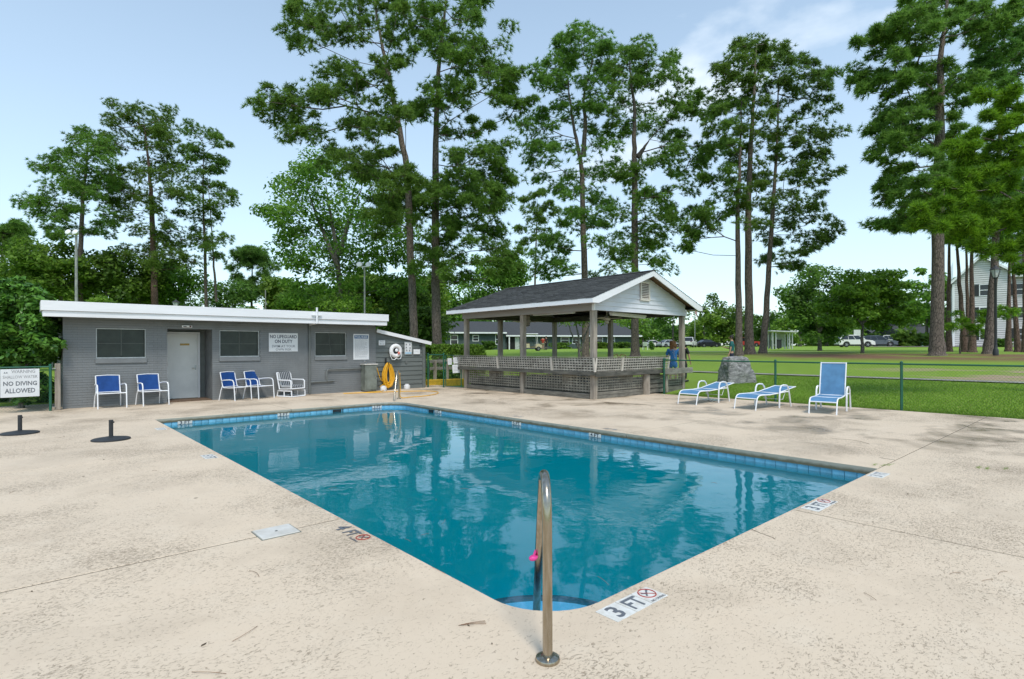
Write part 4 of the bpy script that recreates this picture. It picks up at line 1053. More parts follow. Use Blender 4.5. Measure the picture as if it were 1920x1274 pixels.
for x in (15.15, 16.5):
    m = MB(); m.cbox(x - .12, x + .12, 13.4, 15.5, .82, .86, .006); m.build('seat', M_WOODH, t)
for y in (13.75, 15.15):
    m = MB(); m.beam((15.7, y, 1.11), (15.25, y, .4), .06, .09); m.beam((16.05, y, 1.11), (16.45, y, .4), .06, .09); m.beam((15.05, y, .78), (16.6, y, .78), .06, .07); m.build('leg_frame', M_WOODV, t)

# ------------------------------------------------------------------ green chain-link fences
def chain_fence(name, label, posts, h, group='green chain-link fences', rail_ends=True, parent_z=None):
    P = [Vector((x, y, (gz(x) if parent_z is None else parent_z))) for x, y in posts]
    t = thing(name, label, 'fence', P[0], group=group)
    for p in P:
        m = MB(); m.tube([p + Vector((0, 0, -.05)), p + Vector((0, 0, h + .03))], .032, 10); m.lathe([(.036, h + .02), (.036, h + .05), (.012, h + .075)], 10, Matrix.Translation(p)); m.build('post', M_GREENF, t, smooth=True)
    m = MB(); m.tube([p + Vector((0, 0, h)) for p in P], .021, 8); m.build('top_rail', M_GREENF, t, smooth=True)
    m = MB()
    for a, b in zip(P, P[1:]):
        d = b - a; L = Vector((d.x, d.y, 0)).length; step = .075; n = int(L / step); hh = h - .03
        for i in range(-int(hh / step) - 1, n + 1):
            for sg in (1, -1):
                s0, s1 = (i * step, i * step + hh) if sg > 0 else (i * step + hh, i * step)
                z0, z1 = .03, h
                ps = []
                for (s, z) in ((s0, z0), (s1, z1)): ps.append([s, z])
                (sa, za), (sb, zb) = ps
                def clipx(x): return za + (zb - za) * (x - sa) / (sb - sa)
                lo, hi = 0.0, L
                pts = []
                for s, z in ps:
                    if s < lo: s, z = lo, clipx(lo)
                    elif s > hi: s, z = hi, clipx(hi)
                    pts.append((s, z))
                if abs(pts[0][0] - pts[1][0]) < .01: continue
                q = [a + d * (s / L) + Vector((0, 0, z)) for s, z in pts]
                m.tube(q, .0014, 3, cap=False)
    tag(m.build('chain_link_mesh', M_GREENW, t), kind='stuff')
    return t
chain_fence('chain_link_fence', 'green chain-link fence between the lounger deck and the lawn', [(16.5, 10.75), (16.5, 7.0), (16.5, 3.9), (16.5, .75), (16.5, -2.4), (16.5, -5.5)], 1.2)
chain_fence('chain_link_fence', 'green chain-link fence under the warning sign left of the pool house', [(.55, 18.62), (-2.2, 18.62), (-5, 18.62)], 1.14, parent_z=0)
chain_fence('chain_link_fence', 'short green chain-link fence panel between lean-to and gate', [(12.33, 19.05), (12.75, 18.55)], 1.32, parent_z=0)
gp = [Vector((12.78, 18.45, 0)), Vector((13.02, 17.72, 0))]
t = thing('gate', 'green chain-link gate with white papers beside the pavilion', 'gate', gp[0]); d = gp[1] - gp[0]
m = MB(); q = [gp[0] + Vector((0, 0, .06)), gp[0] + Vector((0, 0, 1.3)), gp[1] + Vector((0, 0, 1.3)), gp[1] + Vector((0, 0, .06))]; m.tube(q, .021, 8, closed=True); m.build('gate_frame', M_GREENF, t)
m = MB()
for i in range(-16, 12):
    for sg in (0, 1):
        a_ = i * .075; b_ = a_ + 1.2; z0, z1 = .08, 1.28; L = d.length
        s0, s1 = max(a_, 0), min(b_, L)
        if s1 - s0 < .01: continue
        f0, f1 = (s0 - a_) / 1.2, (s1 - a_) / 1.2
        za, zb = z0 + 1.2 * f0, z0 + 1.2 * f1
        if sg: za, zb = z0 + z1 - za, z0 + z1 - zb
        m.tube([gp[0] + d * (s0 / L) + Vector((0, 0, za)), gp[0] + d * (s1 / L) + Vector((0, 0, zb))], .0019, 3, cap=False)
tag(m.build('chain_link_mesh', M_GREENW, t), kind='stuff')
m = MB(); m.box(gp[0].x - .02, gp[0].x + .04, gp[0].y - .03, gp[0].y + .03, .95, 1.05); m.build('latch', M_GREENF, t)
for (f, z0, z1, w_, lb) in ((.30, .92, 1.18, .16, 'small white paper notice on the latch side of the gate'), (.74, .98, 1.22, .26, 'upper white paper notice on the gate'), (.70, .60, .93, .28, 'lower white paper notice hanging crooked on the gate')):
    c = gp[0] + d * f + Vector((-.035, -.012, (z0 + z1) / 2)); dd = Vector((d.x * .35 + .6, d.y * .35 - .25, 0)).normalized()
    tt = thing('paper_notice', lb, 'notice', c, group='white notices on the gate'); m = MB(); fm = frame(c, dd, (0, 0, 1)) @ Matrix.Rotation(R(4), 4, 'Z'); m.cbox(-w_ / 2, w_ / 2, -(z1 - z0) / 2, (z1 - z0) / 2, 0, .004, .001, fm); m.build('sheet', M_SIGN, tt)
    m = MB()
    for k in range(4): m.box(-w_ * .36, w_ * (.2 + .04 * k), (z1 - z0) * (.3 - .17 * k) - .006, (z1 - z0) * (.3 - .17 * k) + .006, .004, .005, fm)
    m.build('print', M_INKFADE, tt)
# grey rail fence and yellow curb behind the gate
t = thing('rail_fence', 'grey weathered post and rail fence behind the gate', 'fence', (13.0, 21.0, 0))
A, B = at(806, 700, 24.5), at(880, 700, 26.0); A.z = B.z = 0
for f in (.12, .42, .80):
    p = A.lerp(B, f); m = MB(); m.cbox(p.x - .06, p.x + .06, p.y - .06, p.y + .06, 0, 1.05, .01); m.build('post', M_WOODV, t)
for z in (.68, 1.0):
    m = MB(); m.beam(A + Vector((0, 0, z)), B + Vector((0, 0, z)), .04, .13, c=.006); m.build('rail', M_WOODH, t)
A2, B2 = at(799, 716, 23.7), at(872, 716, 24.6); A2.z = B2.z = .075
t = thing('curb', 'bright yellow painted curb behind the gate', 'curb', A2); m = MB(); m.beam(A2, B2, .18, .32, c=.02); m.build('block', M_YCURB, t)
# warning sign and wooden post at the left fence
t = thing('warning_sign', 'white WARNING SHALLOW WATER NO DIVING ALLOWED sign on the left fence', 'sign', (-.42, 18.5, .3))
x0, x1, z0, z1 = -.40, .335, .40, 1.10
m = MB(); m.cbox(x0, x1, 18.50, 18.52, z0, z1, .004); m.build('board', M_SIGN, t)
for s, z, sz, wd, mt, bo in (('WARNING', 1.035, .11, .45, M_INKFADE, .01), ('SHALLOW WATER', .90, .105, .65, M_INKFADE, 0), ('NO DIVING', .735, .15, .63, M_INKGREY, .02), ('ALLOWED', .555, .16, .57, M_INKGREY, .02)):
    text(s, sz, WS(-.03 if s != 'WARNING' else .03, z, 18.498), t, mt, bold=bo, width=wd)
m = MB(); m.prism([(-.04, 0), (.0, 0), (-.02, .035)], 0, .001, WS(-.26, 1.0, 18.4985)); m.prism([(-.04, 0), (.0, 0), (-.02, .035)], 0, .001, WS(-.30, 1.0, 18.4985)); m.build('warning_triangle', M_INKGREY, t)
t = thing('wooden_post', 'short grey wooden post between the fence and the pool house', 'post', (.70, 18.75, 0)); m = MB(); m.cbox(.64, .76, 18.69, 18.81, 0, 1.22, .012); m.build('timber', M_WOODV, t)
m = MB(); m.box(.52, .66, 18.66, 18.685, .08, .10); m.box(.52, .66, 18.66, 18.685, 1.08, 1.10); m.build('wire_tie', M_STEEL, t)

# ------------------------------------------------------------------ deck furniture
def sling(m, pts, w, sag=.0, th=.006, n=5):
    """woven sling: strip through (x, z) points, spanning width w"""
    N = len(pts); b = len(m.v)
    for k in (0, 1):
        for (x, z) in pts:
            for j in range(n):
                t_ = j / (n - 1); m.v.append((x, (t_ - .5) * w, z - sag * 4 * t_ * (1 - t_) - th * k))
    I = lambda k, i, j: b + (k * N + i) * n + j
    for i in range(N - 1):
        for j in range(n - 1):
            m.f.append((I(0, i, j), I(0, i + 1, j), I(0, i + 1, j + 1), I(0, i, j + 1))); m.f.append((I(1, i, j), I(1, i, j + 1), I(1, i + 1, j + 1), I(1, i + 1, j)))
    for i in range(N - 1):
        for j in (0, n - 1): m.f.append((I(0, i, j), I(1, i, j), I(1, i + 1, j), I(0, i + 1, j)))
    return m
def armchair(x, y, rz, label):
    t = thing('armchair', label, 'chair', (x, y, 0), rz, 'blue sling armchairs along the pool house')
    W = .27; B_ = lambda name, m, mt=M_PVC: m.build(name, mt, t, world=False, smooth=True)
    back = [(-.24, .42), (-.27, .55), (-.31, .70), (-.345, .86)]
    for s in (1, -1):
        m = MB(); m.tube([(.27, s * W, .40), (.0, s * W, .385), (-.20, s * W, .39), (-.245, s * W, .44)] + [(x_, s * W, z_) for x_, z_ in back[1:]], .015, 8); B_('side_rail', m)
        m = MB(); m.tube([(.31, s * (W + .05), 0), (.285, s * (W + .05), .3), (.26, s * (W + .05), .56), (.22, s * (W + .05), .625), (.1, s * (W + .05), .64), (-.15, s * (W + .045), .625), (-.275, s * (W + .01), .60)], .016, 8); B_('arm', m)
        m = MB(); m.tube([(-.36, s * (W + .03), 0), (-.29, s * (W + .02), .3), (-.25, s * W, .44)], .015, 8); B_('leg', m)
        m = MB(); m.tube([(.27, s * W, .40), (.28, s * (W + .05), .40)], .014, 6); B_('bracket', m)
    for q_, r_ in (([(.275, -W, .40), (.275, W, .40)], .015), ([(-.345, -W, .86), (-.352, 0, .872), (-.345, W, .86)], .013), ([(-.24, -W, .41), (-.24, W, .41)], .013)):
        m = MB(); m.tube(q_, r_, 8); B_('cross_bar', m)
    m = MB(); sling(m, [(.27, .405), (.1, .385), (-.1, .375), (-.2, .39)], 2 * W - .02, .02); B_('seat', m, M_BLUESL)
    m = MB(); sling(m, back[:1] + [(-.262, .50), (-.285, .60)] + back[2:], 2 * W - .005, .0); B_('backrest', m, M_BLUESL)
    return t
armchair(1.80, 18.55, R(-86), 'blue sling armchair at the left end of the pool house')
armchair(2.78, 18.6, R(-80), 'blue sling armchair just left of the pool house door')
armchair(4.98, 18.58, R(-62), 'blue sling armchair just right of the pool house door')
armchair(5.68, 18.62, R(-62), 'blue sling armchair beside the striped glider')
def stripe_mat():
    m, n, l, b = nodes('striped_cushion'); tc = n.new('ShaderNodeTexCoord'); sp = n.new('ShaderNodeSeparateXYZ'); l.new(tc.outputs['Object'], sp.inputs[0])
    f = math2(n, l, 'FRACT', math2(n, l, 'MULTIPLY', sp.outputs['Y'], 12.5)); g2 = math2(n, l, 'GREATER_THAN', f, .6)
    l.new(mix(n, l, g2, (.035, .042, .055), (.40, .41, .42)), b.inputs['Base Color']); b.inputs['Roughness'].default_value = .85; return m
M_STRIPE = stripe_mat()
t = thing('glider_chair', 'white pipe glider chair with grey striped cushion', 'chair', (6.68, 18.6, 0), R(-66)); t.scale = (.92, .92, .92)
B_ = lambda name, m, mt=M_PVC: m.build(name, mt, t, world=False, smooth=True)
for s in (1, -1):
    m = MB(); y = s * .31; m.tube([(.33, y, .30), (.33, y, .56), (.28, y, .60), (-.2, y, .60), (-.28, y, .60)], .024, 8); B_('arm', m)
    m = MB(); m.tube([(-.22, y, .26), (-.28, y, .5), (-.36, y, .86)], .024, 8); B_('back_post', m)
    m = MB(); m.tube([(.36, y, .025), (-.36, y, .025)], .024, 8); m.tube([(.36, y, .025), (.36, y, .22), (-.3, y, .22), (-.34, y, .025)], .022, 8); m.tube([(.0, y, .025), (0, y, .22)], .02, 8); B_('base_frame', m)
for x_, z_ in ((.36, .025), (-.36, .025), (.33, .30), (-.22, .28), (-.36, .86)): m = MB(); m.tube([(x_, -.31, z_), (x_, .31, z_)], .022, 8); B_('cross_bar', m)
for s in (-.31, .31): m = MB(); m.tube([(.33, s, .3), (-.22, s, .28)], .02, 8); B_('seat_rail', m)
m = MB(); m.cbox(-.24, .33, -.27, .27, .32, .42, .03); m.build('seat_cushion', M_STRIPE, t, world=False)
m = MB(); m.cbox(-.05, .05, -.27, .27, -.02, .50, .03, Matrix.Translation((-.22, 0, .40)) @ Matrix.Rotation(R(-16), 4, 'Y')); m.build('back_cushion', M_STRIPE, t, world=False)

def lounger(x, y, rz, label, back):
    """local x runs from the foot end to the head end"""
    t = thing('sun_lounger', label, 'lounger', (x, y, 0), rz, 'blue sling loungers on the right deck')
    W = .29; B_ = lambda name, m, mt=M_PVC: m.build(name, mt, t, world=False, smooth=True); br = R(back); hx = 1.12
    seat = [(.03, .30), (.08, .345), (.16, .365), (.6, .36), (hx, .385)]; bk = [(hx + .02 + L * math.cos(br), .395 + L * math.sin(br)) for L in (0, .28, .56, .82)]
    for s in (1, -1):
        m = MB(); m.tube([(-.05, s * W, 0), (.0, s * W, .22), (.04, s * W, .31), (.10, s * W, .355), (.2, s * W, .37), (.7, s * W, .365), (hx + .35, s * W, .40)], .016, 8); B_('side_rail', m)
        m = MB(); m.tube([(a_, s * W * .97, b_) for a_, b_ in bk] + [(bk[-1][0] + .03, s * W * .97, bk[-1][1] + .005)], .015, 8); B_('back_rail', m)
        y_ = s * (W + .045)
        m = MB(); m.tube([(hx - .10, y_, 0), (hx - .09, y_, .3), (hx - .06, y_, .50), (hx + .0, y_, .575), (hx + .12, y_, .59), (hx + .28, y_, .575), (hx + .37, y_, .50), (hx + .43, y_, .3), (hx + .50, y_, 0)], .021, 8); B_('arm', m)
        m = MB(); m.tube([(hx - .06, y_, .375), (hx - .06, s * W, .375)], .013, 6); m.tube([(hx + .38, y_, .40), (hx + .34, s * W, .40)], .013, 6); B_('bracket', m)
    for p_ in ((.03, .285), (hx, .375), bk[-1], (.65, .35)): m = MB(); m.tube([(p_[0], -W, p_[1]), (p_[0], W, p_[1])], .014, 8); B_('cross_bar', m)
    e = Vector((hx + .28, 0, .2)); tp = bk[1]
    m = MB()
    if back < 45: m.tube([(tp[0] + .1, -W * .9, tp[1] + .02), (hx + .22, -W * .9, .20), (hx + .22, W * .9, .20), (tp[0] + .1, W * .9, tp[1] + .02)], .009, 6)
    else: m.tube([(tp[0], -W * .9, tp[1]), (hx + .36, -W * .9, .36), (hx + .36, W * .9, .36), (tp[0], W * .9, tp[1])], .009, 6)
    B_('prop_bar', m)
    m = MB(); sling(m, seat, 2 * W - .02, .012); B_('seat', m, M_SKYSL)
    m = MB(); sling(m, bk, 2 * W - .05, .008); B_('backrest', m, M_SKYSL)
    return t
lounger(13.95, 8.32, R(-2), 'blue lounger lying nearly flat, nearest the pavilion', 9)
lounger(13.85, 6.62, R(-5), 'blue lounger lying nearly flat in front of the big rock', 8)
lounger(14.22, 4.93, R(9), 'blue lounger with its backrest raised upright', 74)

def parasol_base(x, y, label):
    t = thing('parasol_base', label, 'umbrella stand', (x, y, 0), .4, 'parasol bases on the left deck'); B_ = lambda name, m, mt=M_BASE: m.build(name, mt, t, world=False, smooth=True)
    m = MB(); m.lathe([(.265, 0), (.29, .006), (.288, .022), (.27, .03), (.10, .055), (.045, .065)], 36); B_('base_plate', m)
    m = MB(); m.tube([(0, 0, .06), (0, 0, .35)], .033, 16); B_('tube', m)
    m = MB(); m.tube([(.0, -.033, .315), (0, -.062, .315)], .006, 6); m.lathe([(.016, 0), (.016, .02)], 8, frame((0, -.06, .315), (1, 0, 0), (0, 0, 1))); B_('clamp_knob', m, M_BLACK)
parasol_base(1.17, 11.95, 'charcoal parasol base nearer the pool edge'); parasol_base(-.03, 14.0, 'charcoal parasol base farther left by the warning sign')
t = thing('parasol_base', 'charcoal parasol base cut off at the left edge of the photo', 'umbrella stand', (-.95, 13.3, 0), 0, 'parasol bases on the left deck')
m = MB(); m.lathe([(.265, 0), (.29, .006), (.288, .022), (.27, .03), (.10, .055), (.045, .065)], 36); m.build('base_plate', M_BASE, t, world=False, smooth=True); m = MB(); m.tube([(0, 0, .06), (0, 0, .35)], .033, 16); m.build('tube', M_BASE, t, world=False, smooth=True)

# fallen pine needles and leaf bits
rr = random.Random(21); m = MB()
def needle(p, a, L, bend):
    q = [p + Vector((math.cos(a + bend * i) * L * i / 4, math.sin(a + bend * i) * L * i / 4, .004 + .006 * math.sin(i * .8))) for i in range(5)]; m.tube(q, .0014, 4)
c = at(858, 1176, 3.18); c.z = 0
for a in (-.6, -.5, -.72): needle(c, a, .16, .03)
for _ in range(70): needle(Vector((rr.uniform(-4, 9), rr.uniform(-2, 9), 0)), rr.uniform(0, 6.28), rr.uniform(.06, .18), rr.uniform(-.1, .1))
m.v = [v for v in m.v]
tag(m.build('fallen_needles', mat('brown_needles', (.20, .10, .045), .8), None), kind='stuff')
m = MB()
for _ in range(150):
    x, y = rr.uniform(-5, 16), rr.uniform(-2, 18)
    if PX0 - .1 < x < PX1 + .1 and PY0 - .1 < y < PY1 + .1: continue
    s = rr.uniform(.008, .022); fm = Matrix.Translation((x, y, .003)) @ Matrix.Rotation(rr.uniform(0, 6), 4, 'Z') @ Matrix.Rotation(rr.uniform(-.4, .4), 4, 'X')
    m.prism([(-s, 0), (-.3 * s, .4 * s), (s, .1 * s), (.2 * s, -.45 * s)], 0, .002, fm)
tag(m.build('leaf_litter', mat('dead_leaf_bits', (.09, .06, .03), .8), None), kind='stuff')
m = MB()
for px, py in ((1640, 872), (1655, 873), (1668, 872), (1835, 878), (1850, 880), (1885, 880)):
    d_ = 1.6 * 1037 / (py - 650.2); c = at(px, py, d_); c.z = 0
    for _ in range(26):
        a = rr.uniform(0, 6.28); o = c + Vector((rr.gauss(0, .05), rr.gauss(0, .012), 0)); L = rr.uniform(.02, .06)
        m.add([o, o + Vector((.004, .004, 0)), o + Vector((math.cos(a) * L, math.sin(a) * L, L * .5))], [(0, 1, 2)])
tag(m.build('crack_weeds', M_BLADE, None), kind='stuff')

m = MB()
for pts in ([(1410, 993), (1424, 1000), (1442, 1006), (1452, 1012)], [(1648, 858), (1662, 861), (1676, 863)], [(1560, 823), (1600, 826), (1630, 833)], [(690, 770), (640, 775), (600, 777)]):
    q = []
    for px, py in pts: g_p = at(px, py, 1.6 * 1037 / (py - 652.2 + .0029 * (px - 960))); q.append(Vector((g_p.x, g_p.y, .001)))
    q = smooth_path(q, 5); q = [p + Vector((rr.gauss(0, .006), rr.gauss(0, .006), 0)) for p in q]; m.tube(q, .0022, 4)
tag(m.build('deck_cracks', M_SEAL, None), kind='stuff')
# boulder on the lawn
bm = bmesh.new(); bmesh.ops.create_icosphere(bm, subdivisions=4, radius=1)
bx = at(1381, 700, 21.5); rr = random.Random(3)
from mathutils import noise as MN
for v in bm.verts:
    c_ = v.co.copy(); mx_ = max(abs(c_.x), abs(c_.y), abs(c_.z)); q = c_ / mx_; q = q * .8 + c_ * .2
    tp = (q.z + 1) / 2; w_ = 1.0 - .40 * tp
    q = Vector((q.x * w_, q.y * w_, q.z)); k = MN.fractal(c_ * 1.6 + Vector((3, 1, 0)), 1, 2, 4) * .13 + MN.noise(c_ * 6) * .025
    q += c_ * k; v.co = Vector((q.x * .97 - .05 * tp, q.y * .60, q.z * .68 + .60))
me = bpy.data.meshes.new('boulder'); bm.to_mesh(me); bm.free()
def rock_mat():
    m, n, l, b = nodes('grey_granite'); tc = n.new('ShaderNodeTexCoord'); P = tc.outputs['Object']
    t = noise(n, l, mapping(n, l, P, (1, 1, 3), (.5, .6, 0)), 5, 8, .75, 1.2); r = ramp(n, (.045, .045, .048), (.46, .44, .43), .38, .62); l.new(t.outputs['Fac'], r.inputs[0]); l.new(r.outputs[0], b.inputs['Base Color'])
    b.inputs['Roughness'].default_value = .85; bump(n, l, t.outputs['Fac'], .8, .06, b); return m
bo = link('boulder', me, None, rock_mat()); bo.location = (bx.x, bx.y, gz(bx.x) - .06); bo.rotation_euler = (0, 0, -YAW + .15); bo.scale = (.70, .80, .82)
tag(bo, 'large grey granite boulder on the lawn behind the fence', 'rock')

# ------------------------------------------------------------------ people
def skin(name, verts, edges, mat_, parent, sub=1, root=0):
    me = bpy.data.meshes.new(name); me.from_pydata([v[0] for v in verts], edges, [])
    o = bpy.data.objects.new(name, me); COL.objects.link(o)
    mod = o.modifiers.new('s', 'SKIN'); 
    sv = me.skin_vertices[0].data
    for i, v in enumerate(verts):
        r = v[1]; sv[i].radius = r if isinstance(r, tuple) else (r, r)
        sv[i].use_root = (i == root)
    mod.use_smooth_shade = True
    s2 = o.modifiers.new('d', 'SUBSURF'); s2.levels = sub; s2.render_levels = sub
    bpy.context.view_layer.update()
    nm = bpy.data.meshes.new_from_object(o.evaluated_get(bpy.context.evaluated_depsgraph_get()))
    bpy.data.objects.remove(o); nm.name = name; nm.materials.clear()
    nm.polygons.foreach_set('use_smooth', [True] * len(nm.polygons))
    return link(name, nm, parent, mat_)
M_SKIN = mat('skin', (.48, .27, .18), .55, var=.06)
M_HAIRB = mat('curly_auburn_hair', (.30, .13, .05), .7, var=.3, scale=40, bmp=.8, bscale=60)
M_HAIRD = mat('dark_hair', (.025, .018, .014), .6, var=.3, scale=40)
def person(loc, rz, label, shirt, pants, hairm, hair='long', arms=((.05, .16), (.05, .16)), h=1.68, shorts=False):
    """faces local +Y; arms = (forward reach of elbow, of hand) for left and right"""
    t = thing('person', label, 'person', loc, rz); k = h / 1.7
    V = lambda x, y, z: Vector((x * k, y * k, z * k))
    v = [(V(0, 0, .93), (.145, .10)), (V(0, .0, 1.08), (.13, .095)), (V(0, -.01, 1.27), (.155, .105)), (V(0, -.01, 1.40), (.12, .08)), (V(0, 0, 1.47), .052), (V(0, .015, 1.53), .055), (V(0, .02, 1.60), (.075, .092)), (V(0, .015, 1.675), (.06, .07))]
    e = [(i, i + 1) for i in range(7)]
    for s, (el, ha) in ((-1, arms[0]), (1, arms[1])):
        b = len(v); up = ha > .3
        v += [(V(s * .17, -.01, 1.385), .052), (V(s * .215, el * .4, 1.25), .046), (V(s * .24, el, 1.10), .04), (V(s * (.20 if up else .25), ha * .6, 1.02 if not up else 1.12), .034), (V(s * (.15 if up else .255), ha, .87 if not up else 1.16), .026), (V(s * (.14 if up else .255), ha + .04, .80 if not up else 1.17), (.034, .018))]
        e += [(3, b), (b, b + 1), (b + 1, b + 2), (b + 2, b + 3), (b + 3, b + 4), (b + 4, b + 5)]
        hb = b + 5; c = v[hb][0]
        for j in range(5):
            o = (j - 1.5) * .017; dirv = Vector((0, .045 + (.01 if j in (1, 2) else 0), -.01)) if up else Vector((0, .012, -.075 - (.01 if j in (1, 2) else 0)))
            st = c + (Vector((o, .0, 0)) if up else Vector((0, o, -.01)))
            if j == 4: st = c + Vector((-s * .015, .02, .01)); dirv = Vector((-s * .02, .04, -.03))
            v += [(st, .0085), (st + dirv * k, .007)]; e += [(hb, len(v) - 2), (len(v) - 2, len(v) - 1)]
    for s in (-1, 1):
        b = len(v); v += [(V(s * .09, 0, .86), .085), (V(s * .10, .01, .66), .072), (V(s * .10, .02, .48), .052), (V(s * .105, -.01, .32), .05), (V(s * .105, -.02, .09), .035), (V(s * .11, .03, .04), (.042, .035)), (V(s * .12, .13, .025), (.04, .025))]
        e += [(0, b)] + [(b + i, b + i + 1) for i in range(6)]
    skin('body', v, e, M_SKIN, t)
    # face
    m = MB(); hc = V(0, .02, 1.60); m.ball(hc + Vector((0, .10, -.01)) * k, .014, .022, .02, 8, 5)
    for s in (-1, 1): m.ball(hc + Vector((s * .078, -.005, 0)) * k, .012, .02, .03, 8, 5)
    m.build('nose_and_ears', M_SKIN, t, world=False, smooth=True)
    m = MB()
    for s in (-1, 1): m.ball(hc + Vector((s * .032, .083, .022)) * k, .011, .008, .008, 8, 5)
    m.build('eyes', M_BLACK, t, world=False); m = MB(); m.ball(hc + Vector((0, .085, -.055)) * k, .024, .01, .008, 8, 4); m.build('mouth', mat('lips', (.40, .13, .11), .5), t, world=False)
    # clothes
    sv = [(V(0, 0, .86), (.175, .125)), (V(0, 0, .98), (.165, .122)), (V(0, -.01, 1.14), (.155, .12)), (V(0, -.01, 1.29), (.178, .126)), (V(0, -.01, 1.405), (.125, .09)), (V(0, -.005, 1.445), (.075, .07))]
    se = [(i, i + 1) for i in range(5)]
    for s, (el, ha) in ((-1, arms[0]), (1, arms[1])):
        b = len(sv); sv += [(V(s * .175, -.01, 1.385), .07), (V(s * .225, el * .4, 1.23), .066), (V(s * .235, el * .6, 1.17), .068)]; se += [(4, b), (b, b + 1), (b + 1, b + 2)]
    skin('shirt', sv, se, shirt, t)
    pv = [(V(0, 0, .95), (.155, .115)), (V(0, 0, .86), (.165, .12))]; pe = [(0, 1)]
    for s in (-1, 1):
        b = len(pv); pv += [(V(s * .09, 0, .80), .098), (V(s * .105, .01, .62), .09)]; pe += [(1, b), (b, b + 1)]
        if not shorts: pv += [(V(s * .105, .015, .46), .068), (V(s * .108, -.01, .10), .055)]; pe += [(b + 1, b + 2), (b + 2, b + 3)]
    skin('shorts' if shorts else 'trousers', pv, pe, pants, t)
    for s in (-1, 1):
        m = MB(); m.cbox(-.05, .05, -.08, .18, 0, .075, .022, Matrix.Translation((s * .112 * k, .0, 0))); m.build('shoe', M_BLACK, t, world=False, smooth=True)
    m = MB(); r_ = random.Random(8)
    if hair == 'long':
        m.ball(hc + Vector((0, -.03, .03)), .115, .115, .12, 14, 9)
        for _ in range(34):
            a = r_.uniform(math.pi * .95, math.pi * 2.05); z = r_.uniform(-.17, .10); m.ball(hc + Vector((math.cos(a) * .10, math.sin(a) * .09 - .02, z)), .045, .04, .05, 7, 4)
    else:
        m.ball(hc + Vector((0, -.022, .03)), .092, .102, .098, 14, 9)
        for _ in range(12):
            a = r_.uniform(math.pi, 2 * math.pi); m.ball(hc + Vector((math.cos(a) * .07, math.sin(a) * .075 - .01, r_.uniform(-.04, .08))), .03, .03, .03, 6, 4)
    m.build('hair', hairm, t, world=False, smooth=True)
    return t
def cloth(n_, c): return mat(n_, c, .85, var=.15, scale=12)
pb = on_ground(1262, 21.6)
p_ = person(pb, -YAW - .15, 'woman with curly auburn hair in a bright blue T-shirt, back turned, beside the pavilion post', cloth('bright_blue_shirt', (.06, .25, .62)), cloth('blue_shorts', (.07, .22, .52)), M_HAIRB, 'long', ((.12, .34), (.12, .34)), 1.66, True)
m = MB(); r_ = random.Random(5)
for k_ in range(9):
    x = -.05 + .012 * k_ + r_.uniform(-.03, .03); z = 1.36 - .045 * k_; m.tube([(x, -.145 - .01 * (k_ > 1), z), (x + r_.uniform(.02, .07), -.148 - .01 * (k_ > 1), z - r_.uniform(.0, .05))], .011, 5)
m.build('back_print', cloth('grey_print', (.45, .48, .55)), p_, world=False)
pb = on_ground(1281, 22.4)
person(pb, -YAW - .9, 'person with bare tanned arm and black clothes half hidden by the pavilion post', cloth('black_vest', (.02, .02, .024)), cloth('black_trousers', (.02, .02, .022)), M_HAIRD, 'short', ((.1, .2), (.06, .12)), 1.62)
pb = on_ground(1372, 26)
person(pb, -YAW + 1.2, 'dark-haired person in a teal T-shirt standing behind the boulder', cloth('teal_shirt', (.012, .115, .115)), cloth('navy_trousers', (.02, .025, .05)), M_HAIRD, 'short', ((.05, .1), (.1, .34)), 1.72)
person(on_ground(1018, 70), -YAW, 'distant person in a red shirt beside the golf cart', cloth('red_shirt', (.42, .045, .03)), cloth('khaki', (.3, .25, .18)), M_HAIRD, 'short', shorts=True)
person(on_ground(1024, 71), -YAW + .6, 'distant person dressed in black beside the person in red', cloth('black_vest', (.02, .02, .024)), cloth('black_trousers', (.02, .02, .022)), M_HAIRD, 'short', h=1.78)

# ------------------------------------------------------------------ vehicles
def wheel(t, x, y, r, W=.2):
    m = MB(); fm = frame((x, y, r), (1, 0, 0), (0, 0, 1))
    m.lathe([(r * .62, -W / 2), (r * .96, -W / 2), (r, -W * .3), (r, W * .3), (r * .96, W / 2), (r * .62, W / 2)], 20, fm); wh = m.build('wheel', M_TYRE, t, world=False)
    m = MB(); m.lathe([(r * .64, -W * .42), (r * .6, -W * .5), (r * .15, -W * .46)], 20, fm); m.lathe([(r * .15, W * .46), (r * .6, W * .5), (r * .64, W * .42)][::-1], 20, fm)
    for k in range(5):
        a = k * 1.2566; m.beam(fm @ Vector((math.cos(a) * r * .1, math.sin(a) * r * .1, W * .5)), fm @ Vector((math.cos(a) * r * .58, math.sin(a) * r * .58, W * .5)), r * .16, .012, up=(0, 1, 0)); 
    m.build('rim', M_RIM, wh, world=False)
